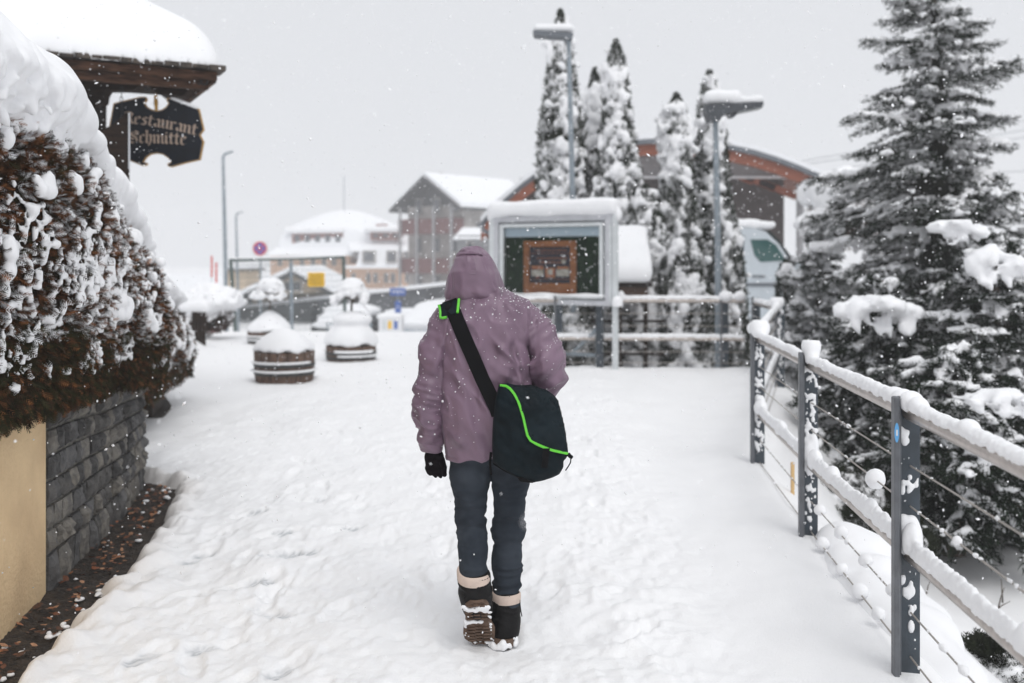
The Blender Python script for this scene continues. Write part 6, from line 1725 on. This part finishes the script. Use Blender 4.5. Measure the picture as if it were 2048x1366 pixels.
patch('hood_tab', [[onhood(x + .06 * (y - 512), y, .010) for x in ge(934, 950, 5)] for y in ge(513, 548, 9)], .006, M['purple'], hood)
patch('hood_brim', [[onhood(x, 503 + .004 * (x - 940) ** 2 + y, .005) for x in ge(918, 966, 14)] for y in (0, 2, 4)], .004, M['purple'], hood)
mb = MB(); mb.tube([onhood(943 + .04 * (y - 548), y, .001) for y in ge(549, 572, 6)], .0022, 6); mb.build('hood_seam', M['purpledark'], hood)

# ---- glove (left hand hanging, fingers curled slightly)
S = FQ(q3(835, 975, -.12), q3(905, 885, .16), .0042)
w0 = q3(866, 886, .036)
S.cap(w0, q3(868, 912, .045), .031, .034, .01)
S.cap(q3(861, 915, .05), q3(862, 935, .055), .024, .022, .015); S.cap(q3(876, 915, .045), q3(877, 934, .05), .024, .021, .015)
for i, (x, y0, l, dy) in enumerate(((855, 936, 12, .06), (864, 938, 14, .055), (873, 938, 15, .05), (881, 936, 13, .045))):
    a_ = q3(x, y0, dy); b_ = q3(x + 3 + i, y0 + l * .62, dy + .006); c_ = q3(x + 6 + i * 1.2, y0 + l, dy - .008 + .02)
    S.cap(a_, b_, .0115, .0105, .006); S.cap(b_, c_, .0105, .0085, .004)
S.cap(q3(883, 918, .02), q3(888, 935, .01), .014, .012, .01); S.cap(q3(888, 935, .01), q3(889, 950, .015), .012, .0095, .004)
V, Fc = S.mesh(); V = relax(V, Fc, 1); obj('glove', V, Fc, M['glove'], per)

# ---- boots
def boot(cuff_c, shaft, foot, sole, names, side):
    allp = np.array([p for p, r in shaft + foot]); lo = allp.min(0) - .09; hi = allp.max(0) + .09
    S = Field(lo, hi, .0055)
    for (a, ra), (b, rb) in zip(shaft[:-1], shaft[1:]): S.cap(a, b, ra, rb, .02)
    for (a, ra), (b, rb) in zip(foot[:-1], foot[1:]): S.cap(a, b, ra, rb, .03)
    ax = unit(shaft[0][0] - shaft[1][0]); X, Y, Z = S.all(); t0 = shaft[0][0]
    S.D = smax(S.D, (X - t0[0]) * ax[0] + (Y - t0[1]) * ax[1] + (Z - t0[2]) * ax[2], .006).astype(np.float32)
    V, Fc = S.mesh(); V = relax(V, Fc, 1); N_ = vnormals(V, Fc)
    ax = unit(shaft[0][0] - shaft[-1][0]); s_ = (V - shaft[-1][0]) @ ax
    f = .004 * (1 - 2 * np.abs(vn(V[:, 0] * 10, V[:, 1] * 10, s_ * 45 + V[:, 0] * 9, 231 + side))) * sm(-.02, .03, s_)
    V = V + N_ * f[:, None]
    bt = obj('boot', V, Fc, M['boot'], per)
    return bt
# left (trailing, heel raised)
La, Lb, Lc = q3(947, 1146, -.108), q3(951, 1188, -.10), q3(954, 1208, -.085)
toeL = np.array((q3(960, 0)[0], D0 + .015, .045)); heelL = np.array((q3(955, 0)[0], D0 - .160, .205)); ballL = np.array((q3(959, 0)[0], D0 - .06, .075))
bl = boot(None, [(La, .064), (Lb, .060), (Lc, .056)], [(Lc + (0, .01, -.005), .050), ((heelL + ballL) / 2 + (0, .045, .02), .046), (ballL + (0, .04, .015), .043), (toeL, .033)], None, None, 0)
def ring_cuff(c, ax, rad_, hgt, par, tilt=(0, 0)):
    ax = unit(ax); u = unit(np.cross(ax, (0, 1, 0))); w = np.cross(u, ax); V = []; f = []; n = 28
    prof = [(-hgt / 2, -.004), (-hgt * .46, .002), (-hgt * .1, .004), (hgt * .35, .004), (hgt / 2, .000), (hgt * .42, -.006), (-hgt * .3, -.008)]
    for k in range(n):
        a = 2 * math.pi * k / n; nn = u * math.cos(a) + w * math.sin(a); dz = .010 * math.sin(a * 1.0 + 1) + .004 * math.sin(a * 2)
        for t, o in prof: V.append(c + nn * (rad_ + o) + ax * (t + dz))
    K = len(prof)
    for k in range(n):
        for j in range(K): f.append((k * K + j, ((k + 1) % n) * K + j, ((k + 1) % n) * K + (j + 1) % K, k * K + (j + 1) % K))
    m_ = MB(); m_.add(V, f); return m_.build('fleece_cuff', M['fleece'], par, smooth=True)
ring_cuff(La + (0, 0, -.010), La - Lb + np.array((.008, 0, 0)), .0625, .042, bl)
def sole_slab(heel, toe, upv, w_heel, w_ball, th, par, tread=True):
    "heel and toe on the outer face of the sole, upv = direction into the shoe"
    f_ = unit(toe - heel); s_ = unit(np.cross(f_, upv)); L = np.linalg.norm(toe - heel); upv = unit(np.cross(s_, f_))
    out_ = []
    for t in np.linspace(0, 1, 15):
        w = np.interp(t, [0, .05, .15, .35, .5, .7, .85, .95, 1], [.45, .75, .95, .9, .86, 1.12, 1.08, .75, .35]) * (w_heel if t < .4 else w_ball) / 2
        out_.append((t, w))
    ring = [heel + f_ * L * t + s_ * w for t, w in out_] + [heel + f_ * L * t - s_ * w for t, w in out_[::-1]]
    m_ = MB(); m_.prism(ring, upv * th); m_.build('sole', M['sole'], par); so = par
    if tread:
        rd = random.Random(9)
        for t, w in [(x, np.interp(x, [0, .15, .35, .5, .7, .85, 1], [.6, .95, .88, .84, 1.05, 1.0, .5]) * w_heel / 2) for x in np.linspace(.06, .95, 13)]:
            if .40 < t < .52: continue
            for k in (-1, 0, 1):
                c_ = heel + f_ * (L * t + abs(k) * .004) + s_ * (k * w * .60) - upv * .003
                m_ = MB(); m_.box(c_, (.54 * w, .0085, .008), np.array((s_, f_, upv)).T, .0015); m_.build('tread', M['sole'], so)
        m_ = MB(); m_.box(heel + f_ * L * .455 + s_ * -.006 - upv * .0012, (.03, .007, .004), np.array((s_, f_, upv)).T); m_.build('orange_mark', M['orange'], so)
        S = Field(np.minimum(heel, toe) - .09, np.maximum(heel, toe) + .09, .0045); rd = random.Random(3)
        def sp(t, x, r, k=.008): S.ell(heel + f_ * L * t + s_ * x - upv * .002, (r, r * .8, r * .8), k)
        for q in range(20): sp(.10 + .10 * rd.random(), (rd.random() - .5) * w_heel * .85, rd.uniform(.005, .011))
        for q in range(12): sp(.455 + .03 * rd.gauss(0, .5), (rd.random() - .7) * w_heel * .7, rd.uniform(.004, .009))
        for q in range(30): sp(rd.uniform(.05, .97), rd.choice((-1, 1)) * w_heel * rd.uniform(.40, .54), rd.uniform(.003, .006))
        for q in range(10): sp(rd.uniform(.93, .99), (rd.random() - .5) * w_heel * .8, rd.uniform(.003, .006))
        V, Fc = S.mesh(); obj('stuck_snow', V, Fc, M['snow'], so)
    return so
sole_slab(heelL + (0, -.012, .012), np.array((q3(961, 0)[0], D0 - .035, .002)), np.array((0, .86, .5)), .104, .114, .022, bl)
# right (planted)
Ra, Rb, Rc = q3(1011, 1184, .02), q3(1011, 1230, .015), q3(1009, 1258, .01)
heelR = np.array((q3(1006, 0)[0], D0 - .055, .0)); toeR = np.array((q3(1014, 0)[0], D0 + .215, .0))
br = boot(None, [(Ra, .058), (Rb, .055), (Rc, .057)], [(Rc + (0, -.01, -.0), .052), ((heelR * .6 + toeR * .4) + (0, 0, .06), .046), ((heelR * .25 + toeR * .75) + (0, 0, .048), .042), (toeR + (0, -.03, .045), .032)], None, None, 4)
ring_cuff(q3(1011, 1190, .02), np.array((-.02, 0, 1.)), .0590, .040, br)
so = sole_slab(heelR + (0, -.01, -.004), toeR + (0, .005, -.004), np.array((0, 0, 1.)), .098, .100, .032, br, False)
S = Field((heelR[0] - .1, D0 - .14, -.03), (heelR[0] + .12, D0 + .12, .07), .005); rd = random.Random(8)
for q in range(34):
    a = rd.uniform(math.pi * 1.0, math.pi * 2.0); S.ell((heelR[0] + .052 * math.cos(a), D0 - .015 + .055 * math.sin(a), rd.uniform(-.005, .03 if math.cos(a) > -.1 else .012)), (rd.uniform(.005, .012),) * 3, .008)
V, Fc = S.mesh(); obj('stuck_snow', V, Fc, M['snow'], so)
mb = MB(); c_ = q3(1036, 1216, .02)
mb.tube([c_, c_ + (.008, -.012, .022), c_ + (.012, -.01, -.01), c_ + (.016, -.012, -.03)], .0022, 5); mb.tube([q3(1036, 1196, .01), q3(1040, 1200, .0), q3(1037, 1212, .0)], .002, 5); mb.build('lace', M['black'], br)
mb = MB()
for k in range(5): mb.tube([q3(924 + k, 1186 + k * 5, -.12), q3(928 + k, 1190 + k * 5, -.155)], .002, 5)
mb.build('lace', M['black'], bl)

# ================================================================= MESSENGER BAG
bg = thing('messenger_bag', 'dark teal messenger bag with bright green piping slung behind the walker', 'bag', q3(1060, 860, -.2))
ol = [(998, 769), (1015, 766), (1030, 770), (1048, 771), (1060, 769), (1078, 774), (1095, 781), (1108, 790), (1116, 800), (1121, 818), (1126, 838), (1130, 858), (1133, 880), (1136, 902), (1133, 912), (1126, 918), (1127, 932), (1119, 945), (1104, 952), (1085, 958), (1066, 962), (1052, 958), (1035, 950), (1015, 940), (996, 930), (985, 920), (984, 890), (985, 860), (987, 830), (990, 800)]
BY = -.165
def poly_sdf(px, py, poly):
    P_ = np.array(poly, float); n = len(P_); d = np.full(px.shape, 1e9); ins = np.zeros(px.shape, bool)
    for i in range(n):
        a, b = P_[i], P_[(i + 1) % n]; e = b - a; wx, wy = px - a[0], py - a[1]
        t = np.clip((wx * e[0] + wy * e[1]) / (e @ e), 0, 1); d = np.minimum(d, (wx - e[0] * t) ** 2 + (wy - e[1] * t) ** 2)
        c = ((a[1] > py) != (b[1] > py)) & (px < (b[0] - a[0]) * (py - a[1]) / (b[1] - a[1] + 1e-12) + a[0]); ins ^= c
    return np.where(ins, -1, 1) * np.sqrt(d)
DB = D0 + BY
def bag_field(poly, thick, grow_=0.0, h=.0055, y0=-.13, y1=.13):
    S = Field(at(970, 975, DB) + (0, y0, 0), at(1150, 755, DB) + (0, y1, 0), h)
    X, Y, Z = S.all(); px = 1024 + X * F / DB; py = HY + (EYE - Z) * F / DB
    d2 = poly_sdf(np.broadcast_to(px, (S.n[0], 1, S.n[2])).copy(), np.broadcast_to(py, (S.n[0], 1, S.n[2])).copy(), poly) * DB / F
    return S, X, Y, Z, px, py, d2
def bag_thick(d2o, px, py):
    t = np.sqrt(np.clip(-d2o / .075, 0, 1)); return .018 + .055 * t * (1 + .25 * sm(820, 930, py))
S, X, Y, Z, px, py, d2 = bag_field(ol, .07)
lowb = sm(790, 900, py) * .02
fr = .008 * vn(px / 15, 0, py / 13, 241) + .004 * (1 - 2 * np.abs(vn((px - py * .6) / 11, 0, (py + px) / 60, 242))) + .005 * (1 - 2 * np.abs(vn((px + py) / 20, 0, (py - px) / 9, 244))) * np.exp(-((py - 800) / 20) ** 2)
d = smax(np.abs(Y - DB + lowb) - bag_thick(d2, px, py) - fr, d2 - .0, .02)
S.D = d.astype(np.float32) * np.ones(tuple(S.n), np.float32); BD = S.D.copy(); BS = S
V, Fc = S.mesh(); V = relax(V, Fc, 2); bb = obj('bag_body', V, Fc, M['bag'], bg)
def onbag(px_, py_, off=.004):
    p = at(px_, py_, DB); i = int(round((p[0] - BS.lo[0]) / BS.h)); k_ = int(round((p[2] - BS.lo[2]) / BS.h)); i = min(max(i, 0), BS.n[0] - 1); k_ = min(max(k_, 0), BS.n[2] - 1)
    colm = BD[i, :, k_] < 0
    y = (BS.lo[1] + np.argmax(colm) * BS.h if colm.any() else DB - .01) - off
    return np.array((p[0], y, p[2]))
pipe = [(1000, 769), (1012, 770), (1020, 774), (1028, 783), (1035, 795), (1040, 808), (1046, 828), (1051, 850), (1054, 862), (1060, 871), (1072, 878), (1088, 885), (1105, 892), (1120, 896), (1134, 901)]
flap = pipe + [(1134, 890), (1131, 862), (1126, 838), (1121, 818), (1116, 800), (1108, 790), (1095, 781), (1078, 774), (1060, 769), (1040, 771), (1020, 768)]
S2, X, Y, Z, px, py, d2f = bag_field(flap, .07)
d2o = poly_sdf(np.broadcast_to(px, (S2.n[0], 1, S2.n[2])).copy(), np.broadcast_to(py, (S2.n[0], 1, S2.n[2])).copy(), ol) * DB / F
lowb = sm(790, 900, py) * .02
fr2 = .008 * vn(px / 15, 0, py / 13, 241) + .005 * (1 - 2 * np.abs(vn((px + py) / 20, 0, (py - px) / 9, 244))) * np.exp(-((py - 800) / 22) ** 2) + .003 * (1 - 2 * np.abs(vn((px + .5 * py) / 14, 0, (py - px) / 40, 245)))
front = DB - lowb - bag_thick(d2o, px, py) - fr2
d = smax(smax(front - .007 - Y, Y - front - .004, .004), d2f - .002, .006)
S2.D = d.astype(np.float32) * np.ones(tuple(S2.n), np.float32)
V, Fc = S2.mesh(); V = relax(V, Fc, 1); obj('bag_flap', V, Fc, M['bagflap'], bg)
sp_ = []
for (x0, y0), (x1, y1) in zip(pipe[:-1], pipe[1:]):
    for t in (0, .33, .66): sp_.append((x0 + (x1 - x0) * t, y0 + (y1 - y0) * t))
sp_.append(pipe[-1])
pts = np.array([onbag(x, y, .0105) for x, y in sp_])
ker = np.ones(5) / 5; py2 = np.convolve(np.pad(pts[:, 1], 2, mode='edge'), ker, 'valid'); pts[:, 1] = py2
# flat piping band
mb = MB(); tv = np.gradient(pts, axis=0); nrm = unit(np.stack([-tv[:, 2], 0 * tv[:, 0], tv[:, 0]], 1)); V = []
W_ = np.interp(np.arange(len(pts)), [0, 3, 8, len(pts)], [.0045, .0055, .0052, .0052])
for p_, n2, w in zip(pts, nrm, W_):
    for sx, oy in ((-1, .003), (-.6, -.003), (.6, -.003), (1, .003)): V.append(p_ + n2 * w * sx + np.array((0, oy, 0)))
f = []
for i in range(len(pts) - 1):
    for j in range(4): f.append((i * 4 + j, i * 4 + (j + 1) % 4, i * 4 + 4 + (j + 1) % 4, i * 4 + 4 + j))
f += [(3, 2, 1, 0), tuple((len(pts) - 1) * 4 + k for k in range(4))]
mb.add(V, f); mb.build('green_piping', M['green'], bg, smooth=True)
# buckle, straps, cords
patch('buckle_strap', [[onbag(x + (y - 900) * -.12, y, .010) for x in (1084, 1090, 1096)] for y in ge(886, 924, 8)], .004, M['black'], bg)
mb = MB(); b0 = onbag(1131, 903, .008)
mb.tube([b0, at(1138, 908, DB - .04), at(1142, 912, DB - .04)], [.006, .006, .004], 6); mb.box(at(1141, 913, DB - .04), (.018, .012, .014), Matrix.Rotation(R(35), 3, 'Y'), .002)
mb.tube([at(1142, 914, DB - .04), at(1141, 925, DB - .045), at(1137, 932, DB - .045), at(1131, 941, DB - .04)], [.0025] * 4, 5)
mb.tube([at(1141, 911, DB - .04), at(1134, 908, DB - .02), at(1129, 913, DB - .02), at(1127, 917, DB - .01)], [.002] * 4, 5); mb.build('clip_cord', M['black'], bg)
patch('bottom_strap', [[onbag(x, np.interp(x, [986, 1010, 1040, 1066], [921, 936, 949, 955]) + y, .006) for x in ge(986, 1066, 12)] for y in (0, 3, 6)], .006, M['black'], bg)
S = Field(at(1025, 975, DB - .02) + (0, -.1, 0), at(1080, 940, DB) + (0, .1, 0), .006); S.cap(at(1045, 955, DB - .05), at(1064, 960, DB - .05), .018, .012, .02); V, Fc = S.mesh(); obj('bottom_pouch', V, Fc, M['black'], bg)
mb = MB(); mb.tube([at(982, 905, DB + .02), at(980, 925, DB), at(982, 950, DB)], [.0055, .005, .004], 6); mb.build('hanging_cord', M['black'], bg)
# strap over the left shoulder
cen = [(899, 600), (903, 612), (910, 630), (922, 660), (936, 692), (950, 724), (964, 757), (980, 790), (992, 815), (997, 830)]
cc_ = np.array(cen, float); tt_ = np.gradient(cc_, axis=0); nn_ = np.stack([tt_[:, 1], -tt_[:, 0]], 1); nn_ /= np.linalg.norm(nn_, axis=1, keepdims=True)
gr = []
ti = np.linspace(0, len(cen) - 1, 40)
C_ = np.stack([np.interp(ti, range(len(cen)), cc_[:, k]) for k in (0, 1)], 1); Nn_ = np.stack([np.interp(ti, range(len(cen)), nn_[:, k]) for k in (0, 1)], 1)
for c_, n2 in zip(C_, Nn_): gr.append([onjack(c_[0] + n2[0] * w, c_[1] + n2[1] * w, .015) for w in (-14.5, -8, 0, 8, 14.5)])
gr = np.array(gr)
for j in range(gr.shape[1]): gr[:, j, 1] = np.convolve(np.pad(gr[:, j, 1], 3, mode='edge'), np.ones(7) / 7, 'valid')
gr[:, :, 1] = gr[:, :, 1].min(1, keepdims=True) * .35 + gr[:, :, 1] * .65
patch('strap', gr, .005, M['black'], bg)
# front part of the strap going over the shoulder and down the chest
def jyf(px, py):
    p = q3(px, py); i = int((p[0] - JS.lo[0]) / JS.h); k_ = int((p[2] - JS.lo[2]) / JS.h); colm = DJ[i, :, k_] < 0
    return np.array((p[0], JS.lo[1] + (JS.n[1] - np.argmax(colm[::-1])) * JS.h + .004, p[2])) if colm.any() else np.array((p[0], D0, p[2]))
g2 = [[jyf(x + s_, y) for s_ in (-14, 0, 14)] for x, y in ((899, 606), (905, 630), (925, 675), (955, 740), (985, 800), (1010, 850))]
patch('strap', g2, .004, M['black'], bg)
# shoulder pad with green edges
pad = []
for t in np.linspace(0, 1, 9):
    c_ = np.array((902, 603)) * (1 - t) + np.array((897, 637)) * t if 0 else np.array((901 - 1 * t, 603 + 27 * t)); w = 19 - 2 * t
    pad.append([onjack(c_[0] - 2 + s_ * w, c_[1] + 5 * s_ * -1.0, .019) for s_ in np.linspace(-1, 1, 9)])
pad = np.array(pad); pad[:, :, 1] = np.minimum(pad[:, :, 1], np.median(pad[:, :, 1]) + .03)
pd_ = patch('shoulder_pad', pad, .006, M['bagflap'], bg)
for col, nm in ((0, 'l'), (-1, 'r')):
    e = [p_ + np.array((0, -.002, 0)) for p_ in pad[:, col]]
    if col == 0: e = e + [pad[-1, 1] + (0, -.002, -.004), pad[-1, 3] + (0, -.002, -.006)]
    mb = MB(); mb.tube(e, .0055, 7); mb.build('green_edging', M['green'], pd_, smooth=True)

# ================================================================= FALLING SNOW
rg = np.random.default_rng(99)
n = 34000
P_ = np.stack([rg.uniform(-6.5, 6.5, n), .35 + 12.5 * rg.random(n) ** .8, rg.uniform(-.6, 5.6, n)], 1)
near = P_[:, 1] < 2.2
P_ = P_[~near | (rg.random(n) < .45)]
keep = P_[:, 2] > ground_height(P_[:, 0], P_[:, 1]) + .01; P_ = P_[keep]; n = len(P_)
ov = np.array([(1, 0, 0), (-1, 0, 0), (0, 1, 0), (0, -1, 0), (0, 0, 1), (0, 0, -1)], float); of = np.array([(0, 2, 4), (2, 1, 4), (1, 3, 4), (3, 0, 4), (2, 0, 5), (1, 2, 5), (3, 1, 5), (0, 3, 5)])
U = unit(rg.normal(0, 1, (n, 3))); Wd = unit(np.cross(U, rg.normal(0, 1, (n, 3)))); Nd = np.cross(U, Wd)
sz = np.exp(rg.normal(math.log(.0032), .48, n)) * (1 + .04 * P_[:, 1]); sz = np.minimum(sz, .009); sz = np.where(P_[:, 1] < 4.2, np.minimum(sz, .0034), sz); sz = np.where(P_[:, 1] < 2, np.minimum(sz, .0026), sz)
U = U * rg.uniform(.7, 1.7, (n, 1)); Nd = Nd * rg.uniform(.5, 1, (n, 1))
V, Fc = scatter(ov, of, P_, U, Wd, Nd, sz)
M['flake'] = mat('snow_flake', (.9, .9, .92), .6, spec=.2)
obj('falling_snow', V, Fc, M['flake'], None, False, kind='stuff', label='light snowfall of small flakes drifting through the air', cat='snow')

# ================================================================= HAZE
hz = bpy.data.materials.new('haze_air'); hz.use_nodes = True; nt = hz.node_tree; nt.nodes.clear()
pv = nt.nodes.new('ShaderNodeVolumePrincipled'); om = nt.nodes.new('ShaderNodeOutputMaterial')
pv.inputs['Color'].default_value = (.97, .975, .985, 1); pv.inputs['Density'].default_value = HAZE if 'HAZE' in globals() else .0028
pv.inputs['Anisotropy'].default_value = .2
nt.links.new(pv.outputs[0], om.inputs['Volume'])
mb = MB(); mb.box((0, 120, 8), (1100, 820, 36)); hb = mb.build('haze', hz, None, kind='stuff')
